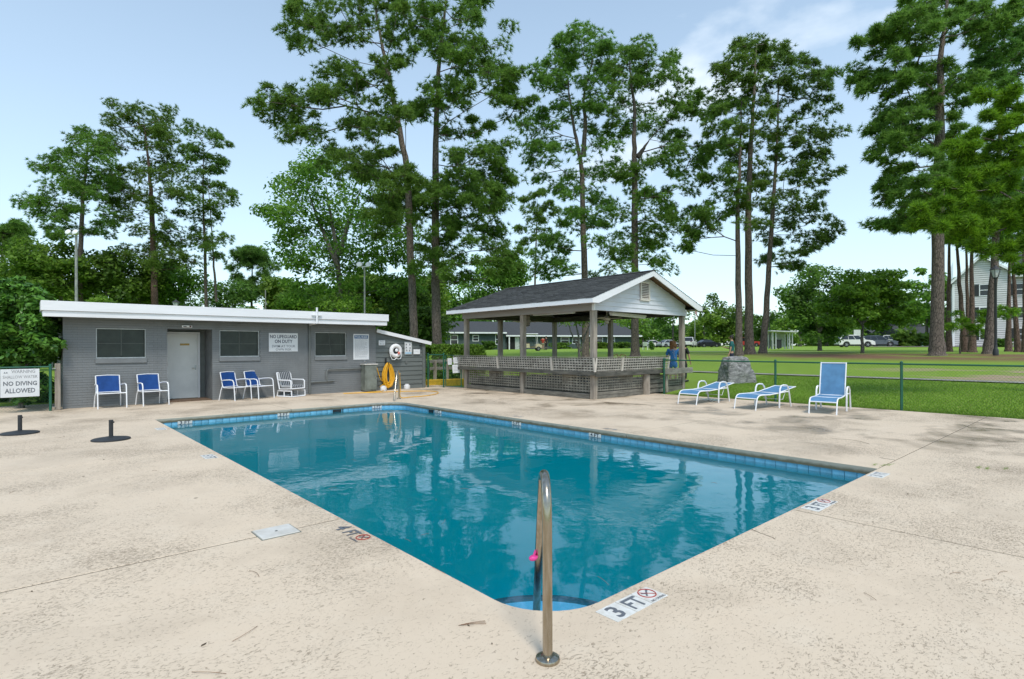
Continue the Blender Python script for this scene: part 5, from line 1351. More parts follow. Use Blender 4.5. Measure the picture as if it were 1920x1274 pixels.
def car(loc, rz, label, paint, kind='suv', group='cars parked beyond the lawn'):
    """front towards local +X"""
    t = thing('parked_car', label, 'car', loc, rz, group)
    if kind == 'suv': L, Wd, low = 4.6, 1.84, [(-2.27, .42), (-2.3, .75), (-2.22, 1.02), (.95, 1.03), (1.95, .92), (2.26, .74), (2.3, .42)]; cab = [(-2.2, 1.02), (-1.85, 1.58), (-1.5, 1.68), (-.2, 1.70), (.35, 1.60), (1.12, 1.02)]
    elif kind == 'pickup': L, Wd, low = 5.6, 1.98, [(-2.8, .52), (-2.8, 1.05), (-.75, 1.07), (-.75, 1.12), (1.05, 1.12), (2.5, 1.05), (2.78, .85), (2.78, .50)]; cab = [(-.78, 1.11), (-.66, 1.78), (-.2, 1.85), (.5, 1.82), (1.2, 1.11)]
    else: L, Wd, low = 4.6, 1.8, [(-2.27, .36), (-2.28, .70), (-2.05, .90), (.9, .92), (2.0, .78), (2.28, .58), (2.28, .36)]; cab = [(-1.85, .89), (-1.05, 1.36), (-.6, 1.43), (.1, 1.43), (1.05, .90)]
    xw = L * .29; r = .36 if kind != 'sedan' else .32
    zb = .28 if kind != 'pickup' else .38
    base = []
    for cx in (xw, -xw):
        base += [(cx + (r + .07) * math.cos(R(a)), max(zb, r + (r + .07) * math.sin(R(a)))) for a in range(0, 181, 20)]
    poly = [(low[0][0] + .03, zb)] + low + [(low[-1][0] - .03, zb)] + [p for p in base]
    poly = [(x, z) for x, z in poly]
    fx = Matrix(((1, 0, 0, 0), (0, 0, 1, 0), (0, 1, 0, 0), (0, 0, 0, 1)))
    bm = bmesh.new()
    def ext(pl, w0, w1, zc=None):
        n = len(pl); a = []; b = []
        zmin = min(z for _, z in pl); zmax = max(z for _, z in pl)
        for x, z in pl:
            w_ = w0 + (w1 - w0) * ((z - zmin) / (zmax - zmin)); a.append(bm.verts.new((x, -w_ / 2, z))); b.append(bm.verts.new((x, w_ / 2, z)))
        bm.faces.new(a); bm.faces.new(b[::-1])
        for i in range(n): bm.faces.new((a[i], b[i], b[(i + 1) % n], a[(i + 1) % n]))
    ext(poly, Wd, Wd * .97); ext(cab, Wd * .95, Wd * .74)
    bmesh.ops.recalc_face_normals(bm, faces=bm.faces)
    bmesh.ops.bevel(bm, geom=[e for e in bm.edges if len(e.link_faces) == 2 and e.calc_face_angle(0) > .6 and max(v.co.z for v in e.verts) > zb + .05], offset=.035, segments=2, affect='EDGES')
    bmesh.ops.triangulate(bm, faces=[f for f in bm.faces if len(f.verts) > 4])
    me = bpy.data.meshes.new('body'); bm.to_mesh(me); bm.free(); link('body', me, t, paint)
    m = MB(); m.box(-L / 2 + .1, L / 2 - .1, -Wd * .46, Wd * .46, zb - .1, zb + .25); m.build('underbody', M_BLACK, t, world=False)
    # side glass, windscreen and rear glass, each proud of the cabin
    z0, z1 = cab[0][1] + .05, max(z for _, z in cab) - .10; zr = max(z for _, z in cab); zc0 = cab[0][1]
    hw = lambda z: (Wd * .95 + (Wd * .74 - Wd * .95) * (z - zc0) / (zr - zc0)) / 2 + .012
    xb = lambda z: np.interp(z, [cab[0][1], cab[1][1]], [cab[0][0], cab[1][0]]); xf = lambda z: np.interp(z, [cab[-1][1], cab[-2][1]], [cab[-1][0], cab[-2][0]])
    xs_ = [(.0, .32), (.34, .62), (.645, 1)] if kind == 'suv' else [(0, .45), (.475, 1)]
    for s in (1, -1):
        for f0, f1 in xs_:
            A0, A1 = xb(z0) + .12, xb(z1) + .12; B0, B1 = xf(z0) - .14, xf(z1) - .12
            q = [(A0 + (B0 - A0) * f0, z0), (A0 + (B0 - A0) * f1, z0), (A1 + (B1 - A1) * f1, z1), (A1 + (B1 - A1) * f0, z1)]
            m = MB(); vs = [Vector((x, s * hw(z), z)) for x, z in q] + [Vector((x, s * (hw(z) - .03), z)) for x, z in q]
            m.add(vs, [(0, 1, 2, 3), (0, 4, 5, 1), (1, 5, 6, 2), (2, 6, 7, 3), (3, 7, 4, 0)]); m.build('side_window', M_GLASS, t, world=False)
    for (xa, name) in ((xf, 'windscreen'), (xb, 'rear_window')):
        e = .02 if name == 'windscreen' else -.02
        vs = [Vector((xa(z) + e, s * (hw(z) - .12), z)) for z in (z0, z1 + .02) for s in (-1, 1)]; vs += [v - Vector((e * 1.5, 0, .02)) for v in vs]
        m = MB(); m.add(vs, [(0, 1, 3, 2), (0, 4, 5, 1), (1, 5, 7, 3), (3, 7, 6, 2), (2, 6, 4, 0)]); m.build(name, M_GLASS, t, world=False)
    for s in (1, -1):
        for cx in (xw, -xw): wheel(t, cx, s * (Wd / 2 - .11), r)
        m = MB(); zl = .72 if kind != 'pickup' else .88; m.cbox(L / 2 - .20, L / 2 + .01, s * Wd * .36 - .16, s * Wd * .36 + .16, zl - .06, zl + .07, .02); m.build('headlight', M_STEEL, t, world=False)
        m = MB(); m.cbox(-L / 2 - .02, -L / 2 + .10, s * Wd * .40 - .10, s * Wd * .40 + .10, zl + .05, zl + .25, .02); m.build('tail_light', mat('dark_red_lens', (.2, .01, .01), .3), t, world=False)
        m = MB(); zm = z0 + .02; m.cbox(.72, .90, s * (Wd / 2 + .10) - .08, s * (Wd / 2 + .10) + .08, zm, zm + .13, .02); m.build('wing_mirror', paint, t, world=False)
    m = MB(); m.cbox(L / 2 - .02, L / 2 + .03, -.45, .45, zb + .10, zb + .28, .01); m.build('grille', M_BLACK, t, world=False)
    m = MB(); m.cbox(L / 2 - .02, L / 2 + .05, -Wd * .46, Wd * .46, zb - .02, zb + .09, .015); m.cbox(-L / 2 - .05, -L / 2 + .02, -Wd * .46, Wd * .46, zb - .02, zb + .12, .015); m.build('bumper', M_BLACK, t, world=False)
    return t
def paint(n_, c): return mat(n_, c, .25, .0, var=.03)
PW, PS, PD, PB_, PR = paint('pearl_white_paint', (.72, .70, .67)), paint('silver_paint', (.42, .44, .46)), paint('slate_paint', (.10, .12, .14)), paint('black_paint', (.012, .013, .016)), paint('red_paint', (.36, .03, .02))
VR = -YAW      # parallel to the picture
def park(px, d, rz, *a): car(on_ground(px, d), VR + rz, *a)
park(1602, 77, -.18, 'pearl white SUV parked on the grass left of two other cars', PW, 'suv')
park(1648, 83, -.5, 'dark slate SUV between the two white cars', PD, 'suv')
park(1664, 90, -.45, 'white pickup truck behind the slate SUV', PW, 'pickup')
park(1224, 108, .3, 'white sedan far behind the plain garden chair', PW, 'sedan')
park(1213, 116, .2, 'dark car tucked behind the far white sedan', PD, 'sedan')
park(1254, 104, .4, 'silver sedan beyond the woman in blue', PS, 'sedan')
park(1292, 100, 1.1, 'white pickup parked by the flagpole', PW, 'pickup')
park(1327, 104, .25, 'black car right of the flagpole', PB_, 'sedan')
park(1399, 110, .1, 'red pickup hidden behind the trio of pine trunks', PR, 'pickup')
t = thing('golf_cart', 'cream golf cart with white roof parked before the low house', 'golf cart', on_ground(995, 60), VR + .1)
B_ = lambda name, m, mt: m.build(name, mt, t, world=False, smooth=False)
M_CREAM = paint('cream_paint', (.55, .47, .33))
m = MB(); fx = Matrix(((1, 0, 0, 0), (0, 0, 1, -.55), (0, 1, 0, 0), (0, 0, 0, 1))); m.prism([(-1.15, .35), (-1.15, .75), (-.2, .80), (-.15, .35), (.45, .33), (.55, .75), (.85, .78), (1.15, .62), (1.18, .35)], 0, 1.1, fx); B_('body', m, M_CREAM)
m = MB(); m.cbox(-.75, -.15, -.5, .5, .80, .92, .03); m.cbox(-.85, -.72, -.5, .5, .92, 1.3, .03); B_('bench_seat', m, M_BLACK)
m = MB(); m.cbox(-1.0, .75, -.6, .6, 1.80, 1.88, .03); B_('roof', m, M_WHITE)
for x in (-.9, .62):
    for s in (-.52, .52): m = MB(); m.tube([(x + (.1 if x > 0 else 0), s, .75), (x, s, 1.81)], .022, 6); B_('roof_post', m, M_WHITE)
m = MB(); m.tube([(.5, .25, .75), (.25, .25, 1.1)], .02, 6); m.tube([(.25 + .0 * a, .25 + .17 * math.cos(a * .524), 1.1 + .17 * math.sin(a * .524)) for a in range(12)], .015, 6, closed=True); B_('steering_wheel', m, M_BLACK)
for x in (-.75, .78):
    for s in (-.5, .5): wheel(t, x, s, .24, .18)

# ------------------------------------------------------------------ background buildings
def wall_frame(px0, px1, d0, d1):
    a, b = on_ground(px0, d0), on_ground(px1, d1); z = min(a.z, b.z); a.z = b.z = z - .1
    return a, (b - a).normalized(), (b - a).length
M_TEAL = mat('dark_teal_house_wall', (.060, .085, .085), .8, var=.12, scale=3)
M_HROOF = mat('dark_grey_house_roof', (.055, .058, .062), .9, var=.15, scale=8)
a, ex, L = wall_frame(826, 1200, 84, 92)
house = thing('bungalow', 'long low dark teal bungalow with dark roof behind the pavilion', 'house', a); hm = frame(a, ex, (0, 0, 1)); hm = Matrix(((ex.x, -ex.y, 0, a.x), (ex.y, ex.x, 0, a.y), (0, 0, 1, a.z), (0, 0, 0, 1)))
m = MB(); m.box(0, L * .30, -.5, 9, 0, 2.75, hm); m.box(L * .30 + .002, L, .8, 9, 0, 2.5, hm); m.build('wall', M_TEAL, house)
for (x0, x1, ye, z) in ((-.5, L * .305, -1.1, 2.82), (L * .31, L + .5, .2, 2.40)):
    m = MB(); pts = [(x0, ye, z), (x1, ye, z), (x1 - (2.5 if x1 > L * .5 else 0), 4.4, 4.7), (x0, 4.4, 4.7), (x0, 9.8, z), (x1, 9.8, z)]
    b0 = [hm @ Vector(p) for p in pts]; b1 = [p - Vector((0, 0, .12)) for p in b0]
    m.add(b0 + b1, [(0, 1, 2, 3), (3, 2, 5, 4), (6, 9, 8, 7), (9, 10, 11, 8), (0, 6, 7, 1), (1, 7, 8, 2), (2, 8, 11, 5), (5, 11, 10, 4), (4, 10, 9, 3), (3, 9, 6, 0)]); hr = m.build('roof', M_HROOF, house)
    m = MB(); m.box(x0, x1, ye - .05, ye - .003, z - .22, z - .002, hm); m.build('gutter', M_WHITE, hr)
def hwin(t, m4, x, w_, z0, z1, y=-.004, bars=1, fm=None, shut=False):
    m = MB(); m.box(x - w_ / 2 - .09, x - w_ / 2, y - .05, y, z0 - .09, z1 + .09, m4); m.box(x + w_ / 2, x + w_ / 2 + .09, y - .05, y, z0 - .09, z1 + .09, m4); m.box(x - w_ / 2, x + w_ / 2, y - .05, y, z0 - .09, z0, m4); m.box(x - w_ / 2, x + w_ / 2, y - .05, y, z1, z1 + .09, m4)
    for k in range(bars): zz = z0 + (z1 - z0) * (k + 1) / (bars + 1); m.box(x - w_ / 2, x + w_ / 2, y - .045, y - .005, zz - .04, zz + .04, m4)
    f = m.build('window', fm or M_WHITE, t); m = MB(); m.box(x - w_ / 2, x + w_ / 2, y - .02, y - .001, z0, z1, m4); m.build('pane', M_GLASS, f)
    if shut:
        m = MB(); m.box(x - w_ / 2 - .55, x - w_ / 2 - .12, y - .05, y - .001, z0 - .05, z1 + .05, m4); m.build('shutter', M_BLACK, f)
sx = lambda px: (px - 826) / (1200 - 826) * L * .985
for px, w_, z0, z1, y in ((849, 1.0, 1.0, 2.3, -.5), (887, .8, 1.5, 2.3, -.5), (929, 1.0, 1.0, 2.4, -.5)): hwin(house, hm, sx(px), w_, z0, z1, y - .002)
for px, w_, z0, z1, b_ in ((1058, 1.3, 1.1, 2.1, 1), (1080, 1.2, 1.1, 2.1, 1), (1121, 2.0, .5, 2.2, 2), (1150, 1.2, 1.1, 2.1, 1)): hwin(house, hm, sx(px), w_, z0, z1, .798, b_)
m = MB(); m.box(sx(957) - .9, sx(957) + .5, .74, .798, 0, 2.2, hm); m.build('porch_recess', M_DARKIN, house)
m = MB(); m.box(sx(966) - .35, sx(966) + .35, .70, .795, 0, 2.1, hm); m.build('door', M_ALU, house)
m = MB(); m.box(sx(950) - .09, sx(950) + .09, .24, .42, 0, 2.38, hm); m.build('porch_post', M_WHITE, house)
# apartment block on the right
a, ex, L = wall_frame(1788, 1990, 72, 66)
apt = thing('apartment_building', 'three storey white clapboard apartment building behind the right pines', 'building', a); hm = Matrix(((ex.x, -ex.y, 0, a.x), (ex.y, ex.x, 0, a.y), (0, 0, 1, a.z), (0, 0, 0, 1)))
M_CLAP = mat('white_clapboard', (.60, .58, .58), .6, var=.06, scale=1)
HW = 5.4; AX = 2.75; ZEv, ZAp = 8.6, 11.6
m = MB(); m.prism([(0, 0), (HW, 0), (HW, 9.6), (AX, ZAp), (0, ZEv)], 0.06, 14, hm @ Matrix(((1, 0, 0, 0), (0, 0, 1, 0), (0, 1, 0, 0), (0, 0, 0, 1)))); m.box(HW + .002, L, 1.5, 14, 0, 9.0, hm); m.build('wall', mat('lap_shadow_grey', (.30, .29, .29), .8), apt)  # wall coloured darker so the gaps between clapboards imitate lap shadows
m = MB(); k = 0
while k * .27 < 11.3:
    z = k * .27; zt = z + .225; k += 1
    xa = 0 if zt < ZEv else (zt - ZEv) / (ZAp - ZEv) * AX; xb_ = HW if zt < 9.6 else HW - (zt - 9.6) / (ZAp - 9.6) * (HW - AX)
    if xb_ - xa > .1: m.add([hm @ Vector(p) for p in ((xa, .0, z), (xb_, .0, z), (xb_, .055, zt), (xa, .055, zt), (xa, .07, z), (xb_, .07, z))], [(0, 1, 2, 3), (4, 5, 1, 0)])
    if zt < 9.0: m.add([hm @ Vector(p) for p in ((HW + .01, 1.46, z), (L, 1.46, z), (L, 1.49, zt), (HW + .01, 1.49, zt), (HW + .01, 1.5, z), (L, 1.5, z))], [(0, 1, 2, 3), (4, 5, 1, 0)])
    m.add([hm @ Vector(p) for p in ((-.03, .03, z), (-.005, .03, zt), (-.005, 14, zt), (-.03, 14, z))], [(0, 1, 2, 3)])
tag(m.build('clapboards', M_CLAP, apt), kind='stuff')
m = MB()
for (p, q) in (((-.4, ZEv - .33), (AX, ZAp + .1)), ((AX, ZAp + .1), (HW + .4, 9.42))):
    v1, v2 = hm @ Vector((p[0], 6.9, p[1])), hm @ Vector((q[0], 6.9, q[1])); m.beam(v1, v2, 14.6, .12)
rf2 = m.build('roof', M_HROOF, apt)
m = MB(); v1, v2 = hm @ Vector((-.4, -.43, ZEv - .37)), hm @ Vector((AX, -.43, ZAp + .04)); m.beam(v1, v2, .05, .25); v1, v2 = hm @ Vector((AX, -.43, ZAp + .04)), hm @ Vector((HW + .4, -.43, 9.36)); m.beam(v1, v2, .05, .25); m.build('bargeboard', M_WHITE, rf2)
m = MB(); m.add([hm @ Vector(p) for p in ((HW + .42, .9, 9.0), (L + 1, .9, 9.0), (L + 1, 7.5, 12.6), (HW + .42, 7.5, 12.6), (HW + .42, .9, 8.85), (L + 1, .9, 8.85))], [(0, 1, 2, 3), (4, 5, 1, 0)]); m.build('roof', M_HROOF, apt)
m = MB(); m.box(HW + .42, L + 1, .84, .897, 8.80, 9.02, hm); m.build('gutter', M_WHITE, apt)
m = MB(); m.box(-.12, .12, -.02, .02, 0, ZEv - .3, hm); m.box(HW - .1, HW + .1, -.02, .02, 0, 9.5, hm); m.build('corner_board', M_WHITE, apt)
for z in (1.0, 3.7, 6.6):
    hwin(apt, hm, 3.05, .8, z, z + 1.35, .02, 1, None, True)
    hwin(apt, hm, 6.5, .8, z, z + 1.35, 1.44, 1, None, True)
# bin shelter with a wheelie bin
sp = on_ground(1463, 60); t = thing('bin_shelter', 'small open white shelter with flat roof beyond the pine trio', 'shelter', sp, VR)
B_ = lambda name, m, mt, tt=None: m.build(name, mt, tt or t, world=False)
m = MB(); m.cbox(-1.5, 1.5, -.9, .9, 1.82, 1.95, .02, Matrix.Rotation(R(2.5), 4, 'Y')); B_('roof', m, M_ALU)
for x in (-1.05, -.72, .75, 1.05):
    m = MB(); m.box(x - .05, x + .05, -.55, -.45, 0, 1.83); m.box(x - .05, x + .05, .45, .55, 0, 1.83); B_('post', m, M_ALU)
m = MB(); m.box(-.25, .55, .3, .36, .2, 1.8); B_('back_panel', m, mat('pale_grey_panel', (.45, .48, .46), .7))
t2 = thing('wheelie_bin', 'black wheelie bin standing in the white shelter', 'bin', sp + Vector((RT[0] * -.25, RT[1] * -.25, 0)), VR)
m = MB(); m.prism([(-.26, -.28), (.26, -.28), (.26, .28), (-.26, .28)], .08, .95); B_('body', m, M_BLACK, t2); m = MB(); m.cbox(-.3, .3, -.33, .33, .952, 1.02, .02); B_('lid', m, M_BLACK, t2)
for s in (-.22, .22): m = MB(); m.lathe([(.1, -.03), (.1, .03)], 10, frame((s, .28, .1), (0, 1, 0), (0, 0, 1))); B_('wheel', m, M_TYRE, t2)
# white sign boards far right
t = thing('sign_board', 'pale blank board beyond the parked cars', 'sign', on_ground(1607, 100)); p = on_ground(1607, 100); m = MB(); fm = frame(p, (RT[0], RT[1], 0), (0, 0, 1)); m.box(-.6, .6, 2.0, 3.0, 0, .05, fm); m.build('board', M_SIGN, t); m = MB(); m.box(-.55, -.45, 0, 2, 0, .06, fm); m.box(.45, .55, 0, 2, 0, .06, fm); m.build('post', M_ALU, t)
def far_house(px0, px1, d, h, wallm, roofm, label):
    a, ex, L = wall_frame(px0, px1, d, d); t = thing('distant_house', label, 'house', a); hm = Matrix(((ex.x, -ex.y, 0, a.x), (ex.y, ex.x, 0, a.y), (0, 0, 1, a.z), (0, 0, 0, 1)))
    m = MB(); m.box(0, L, 0, 8, 0, h, hm); m.build('wall', wallm, t)
    m = MB(); m.prism([(-.5, h), (8.5, h), (4, h + 2)], -.5, L + .5, hm @ Matrix(((0, 0, 1, 0), (1, 0, 0, 0), (0, 1, 0, 0), (0, 0, 0, 1)))); m.build('roof', roofm, t)
    for k in range(2): hwin(t, hm, L * (.3 + .4 * k), 1.0, .9, 2.0)
far_house(1640, 1700, 120, 2.6, mat('grey_house_wall', (.22, .22, .22), .8), M_HROOF, 'distant grey house behind the white pickup')
far_house(1690, 1752, 105, 2.5, mat('blue_green_house_wall', (.14, .26, .26), .8), M_HROOF, 'distant blue-green house left of the big right pine')
far_house(455, 545, 75, 3.4, mat('grey_house_wall', (.22, .22, .22), .8), M_HROOF, 'distant grey roofed house showing over the pool house roof')

# ------------------------------------------------------------------ lamps, poles, flag, far garden things
def street_lamp(px, d, h, label, sc=1.0):
    p = on_ground(px, d); t = thing('street_lamp', label, 'lamp', p, 0, 'black lantern lamps'); B_ = lambda name, m, mt: m.build(name, mt, t, world=False, smooth=True)
    m = MB(); m.lathe([(.11, 0), (.11, .25), (.07, .32), (.055, .5), (.05, h - .55), (.07, h - .5), (.03, h - .47)], 12); B_('pole', m, M_BASE)
    m = MB(); m.lathe([(.09, h - .47), (.19, h - .12), (.18, h - .1)], 6); B_('lantern_glass', m, mat('frosted_lantern', (.55, .56, .54), .4))
    m = MB(); m.lathe([(.24, h - .11), (.20, h - .06), (.07, h + .02), (.02, h + .10), (.03, h + .12)], 6); m.lathe([(.10, h - .5), (.11, h - .46)], 6)
    for k in range(6): a = k * math.pi / 3; m.tube([(.093 * math.cos(a), .093 * math.sin(a), h - .47), (.193 * math.cos(a), .193 * math.sin(a), h - .11)], .012, 4)
    B_('lantern_cap', m, M_BASE)
street_lamp(1867, 25.5, 4.05, 'tall black lantern street lamp in front of the right-hand pines')
street_lamp(1442.5, 70, 4.5, 'distant black lantern lamp behind the pine trio')
street_lamp(330, 36, 4.75, 'black lantern just showing above the pool house roof')
def flood_pole(px, d, pytop, r, label, heads):
    p = on_ground(px, d); zt = at(px, pytop, d).z - p.z; t = thing('light_pole', label, 'light pole', p, VR, 'grey floodlight poles behind the pool house'); B_ = lambda name, m, mt: m.build(name, mt, t, world=False, smooth=True)
    m = MB(); m.tube([(0, 0, 0), (0, 0, zt * .35), (0, 0, zt)], [r * 1.2, r, r * .85], 10); B_('pole', m, mat('grey_pole', (.33, .33, .32), .6, var=.25, scale=3))
    if heads:
        m = MB(); m.beam((-.35 if heads == 1 else -.3, 0, zt + .02), (.1 if heads == 1 else .3, 0, zt + .02), .06, .06); B_('cross_arm', m, M_WHITE)
        for k in range(2):
            x = (-.38, .06)[k] if heads == 1 else (-.27, .27)[k]
            m = MB(); m.lathe([(.06, -.12), (.14, .0), (.17, .14), (.13, .16)], 12, Matrix.Translation((x, -.05, zt + .08)) @ Matrix.Rotation(R(65), 4, 'X')); B_('flood_head', m, M_WHITE)
flood_pole(143.5, 34, 440, .085, 'tall grey floodlight pole in front of the left pine', 1)
flood_pole(97.5, 44, 517, .08, 'shorter floodlight pole above the left bush', 1)
flood_pole(684, 33, 501, .055, 'thin floodlight pole left of the pine pair', 2)
flood_pole(498, 50, 544, .05, 'thin bare pole above the middle of the pool house roof', 0)
fp = on_ground(1303, 104); t = thing('flagpole', 'thin flagpole among the parked cars with a limp striped flag', 'flagpole', fp, VR); m = MB(); m.tube([(0, 0, 0), (0, 0, 8.3)], .05, 8); m.ball(Vector((0, 0, 8.38)), .09); m.build('pole', M_ALU, t, world=False)
FR = paint('flag_red', (.45, .03, .04)); FWt = paint('flag_white', (.7, .7, .7)); FB = paint('flag_blue', (.03, .05, .18))
f_ = thing('flag', 'limp red, white and blue striped flag on the flagpole', 'flag', fp + Vector((0, 0, 3.55)), VR); f_.scale = (.42, .6, .64)
def fold(z0, z1, u0, u1, mt, name, o=0.0):
    m = MB(); n = 8; vs = []
    for z in (z0, z1):
        for i in range(n + 1):
            u = u0 + (u1 - u0) * i / n; vs.append((.06 + u * .95, -.13 * math.sin(u * 9) * (.4 + u) - o, z - u * u * 1.3 - u * .25))
    vs += [(x, y + .02, z) for x, y, z in vs]; N = 2 * (n + 1)
    m.add(vs, [(i, i + 1, i + n + 2, i + n + 1) for i in range(n)] + [(i + N, i + N + n + 1, i + N + n + 2, i + N + 1) for i in range(n)]); m.build(name, mt, f_, world=False, smooth=True)
for k in range(13): fold(7.1 - k * .2, 6.9 - k * .2, .42 if k < 7 else 0, 1, FR if k % 2 == 0 else FWt, 'stripe')
fold(7.1, 5.7, 0, .418, FB, 'canton')
t = thing('garden_chair', 'small white plastic garden chair alone on the far lawn', 'chair', on_ground(1211, 62), VR + 2.6); B_ = lambda name, m: m.build(name, M_PVC, t, world=False)
m = MB(); m.cbox(-.26, .26, -.25, .25, .41, .45, .01); B_('seat', m)
m = MB(); m.cbox(-.25, .25, -.02, .02, .0, .45, .01, Matrix.Translation((0, .26, .44)) @ Matrix.Rotation(R(-12), 4, 'X')); B_('backrest', m)
for x in (-.25, .25):
    for y in (-.24, .24): m = MB(); m.beam((x * 1.1, y * 1.1, 0), (x, y, .42), .05, .05); B_('leg', m)
    m = MB(); m.box(x - .03, x + .03, -.26, .28, .64, .67); m.box(x - .02, x + .02, -.26, -.22, .43, .64); B_('armrest', m)
p = on_ground(1160, 30); t = thing('handcart', 'rusty red handcart with bent tube handles on the lawn behind the pavilion', 'cart', p, VR)
m = MB(); m.tube([(-.5, 0, .3), (-.3, 0, .75), (-.1, 0, .85), (.05, 0, .5)], .022, 6); m.tube([(-.2, 0, .3), (.15, 0, .85), (.35, 0, .78), (.45, 0, .35)], .022, 6); m.build('handles', mat('dark_red_tube', (.16, .03, .02), .6), t, world=False)
m = MB(); m.cbox(-.55, .5, -.25, .25, .22, .34, .03); m.build('tray', mat('dark_red_tube', (.16, .03, .02), .6), t, world=False)
for x in (-.4, .35):
    m = MB(); m.lathe([(.19, -.04), (.19, .04)], 14, frame((x, -.28, .19), (1, 0, 0), (0, 0, 1))); m.build('wheel', M_TYRE, t, world=False)
t = thing('marker_post', 'small white marker post on the lawn beyond the pavilion', 'post', on_ground(1042.5, 40)); m = MB(); m.tube([(0, 0, 0), (0, 0, .55)], .06, 8); m.lathe([(.07, .551), (.05, .62), (.01, .64)], 8); m.build('post_body', M_WHITE, t, world=False)

# ------------------------------------------------------------------ trees
def unit(a): return a / np.maximum(np.linalg.norm(a, axis=-1, keepdims=True), 1e-9)
def grow(trunk, clumps, rng, tip=.018, bend=.12, up=.25):
    """branch skeleton: every clump joins the nearest part of the tree; returns list of (points, radii)"""
    nodes = []; par = []; path = []; end = []
    seg = [np.linalg.norm(b - a) for a, b in zip(trunk, trunk[1:])]; acc = 0
    for i, (a, b) in enumerate(zip(trunk, trunk[1:])):
        k = max(1, int(seg[i] / .6))
        for j in range(k): nodes.append(a + (b - a) * j / k); par.append(-1); path.append(0.0)
    nodes.append(trunk[-1]); par.append(-1); path.append(0.0); nt = len(nodes)
    tr = np.array(nodes)
    dist = [np.min(np.linalg.norm(tr - c, axis=1)) for c in clumps]
    load = {}
    for ci in np.argsort(dist):
        c = clumps[ci]; N = np.array(nodes); dv = c - N; L = np.linalg.norm(dv, axis=1)
        rise = np.where(dv[:, 2] < -.1, 2.0 * np.abs(dv[:, 2]), 0.0)
        horiz = np.linalg.norm(dv[:, :2], axis=1); ideal = np.abs(dv[:, 2] - up * horiz) * .5
        cost = L + .45 * np.array(path) + rise + ideal
        p = int(np.argmin(cost)); mid = N[p] + dv[p] * .5; mid = mid + rng.normal(0, bend * .5 * L[p] ** .5, 3); mid[2] -= .05 * L[p]
        nodes.append(mid); par.append(p); path.append(path[p] + L[p] * .5); nodes.append(c.copy()); par.append(len(nodes) - 2); path.append(path[p] + L[p])
    n = len(nodes); cnt = np.zeros(n)
    for i in range(n - 1, nt - 1, -1):
        cnt[i] = max(cnt[i], 1); 
        if par[i] >= 0: cnt[par[i]] += cnt[i]
    out = []
    for i in range(nt, n):
        p = par[i]; r1 = tip * max(cnt[i], 1) ** .45; r0 = tip * max(cnt[i] if p < nt else cnt[p], 1) ** .45
        out.append(([nodes[p], nodes[i]], [min(r0, r1 * 1.5), r1]))
    return out
def tubes_np(paths, sides):
    V = []; F = []; b = 0
    ang = np.arange(sides) * 2 * np.pi / sides; ca, sa = np.cos(ang)[:, None], np.sin(ang)[:, None]
    for pts, rad in paths:
        pts = np.asarray(pts); n = len(pts); ref = None
        for i in range(n):
            d = pts[min(i + 1, n - 1)] - pts[max(i - 1, 0)]; d = d / max(np.linalg.norm(d), 1e-9)
            if ref is None: ref = np.array([0, 0, 1.]) if abs(d[2]) < .9 else np.array([1., 0, 0]); x = np.cross(d, ref); x /= np.linalg.norm(x)
            else: x = x - d * x.dot(d); x /= max(np.linalg.norm(x), 1e-9)
            y = np.cross(d, x); V.append(pts[i] + (x * ca + y * sa) * rad[i])
        for i in range(n - 1):
            for k in range(sides):
                k2 = (k + 1) % sides; F.append((b + i * sides + k, b + i * sides + k2, b + (i + 1) * sides + k2, b + (i + 1) * sides + k))
        b += n * sides
    return np.concatenate(V), np.array(F)
def pine_foliage(clumps, rad, core, rng, tufts, needles, nl, nw, flat=.72):
    C = np.repeat(clumps, tufts, 0); Rr = np.repeat(rad, tufts)[:, None]; K = np.repeat(core, tufts, 0); n = len(C)
    g = rng.normal(0, 1, (n, 3)); g = unit(g) * (rng.random((n, 1)) ** .45) * Rr * np.array([1.15, 1.15, flat])
    P = C + g
    ax = unit(unit(g) * .65 + unit((C - K) * np.array([1, 1, .3])) * .40 + np.array([0, 0, .85]) + rng.normal(0, .25, (n, 3)))
    A = np.repeat(ax, needles, 0); B = np.repeat(P, needles, 0); m = len(A)
    rnd = unit(np.cross(A, rng.normal(0, 1, (m, 3)))); th = (rng.random((m, 1)) ** .6) * 1.6
    D = A * np.cos(th) + rnd * np.sin(th); D[:, 2] -= .04
    L = nl * (.65 + .6 * rng.random((m, 1))); s = unit(np.cross(D, rng.normal(0, 1, (m, 3)))) * nw * (.7 + .6 * rng.random((m, 1)))
    B = B + D * L * .03 - A * .0
    V = np.stack([B + s, B - s, B + D * L - s * .15 - np.array([0, 0, .06]) * L], 1).reshape(-1, 3)
    tw = [([C[i], P[i]], [.010, .004]) for i in range(0, n, 4)]
    return V, np.arange(3 * m).reshape(-1, 3), tw
def leaf_foliage(clumps, rad, rng, per, size, flat=.8, droop=.2):
    C = np.repeat(clumps, per, 0); Rr = np.repeat(rad, per)[:, None]; n = len(C)
    g = unit(rng.normal(0, 1, (n, 3))) * (rng.random((n, 1)) ** .4) * Rr * np.array([1.1, 1.1, flat]); P = C + g
    nrm = unit(unit(g) * .5 + np.array([0, 0, .8]) + rng.normal(0, .55, (n, 3)))
    a = unit(np.cross(nrm, rng.normal(0, 1, (n, 3)))); a[:, 2] -= droop; a = unit(a); b = np.cross(nrm, a)
    s = size * (.6 + .8 * rng.random((n, 1)))
    V = np.stack([P - a * s * .5, P + b * s * .30, P + a * s * .6, P - b * s * .30], 1).reshape(-1, 3)
    tw = [([C[i], P[i]], [.012, .004]) for i in range(0, n, max(1, per // 3))]
    return V, np.arange(4 * n).reshape(-1, 4), tw
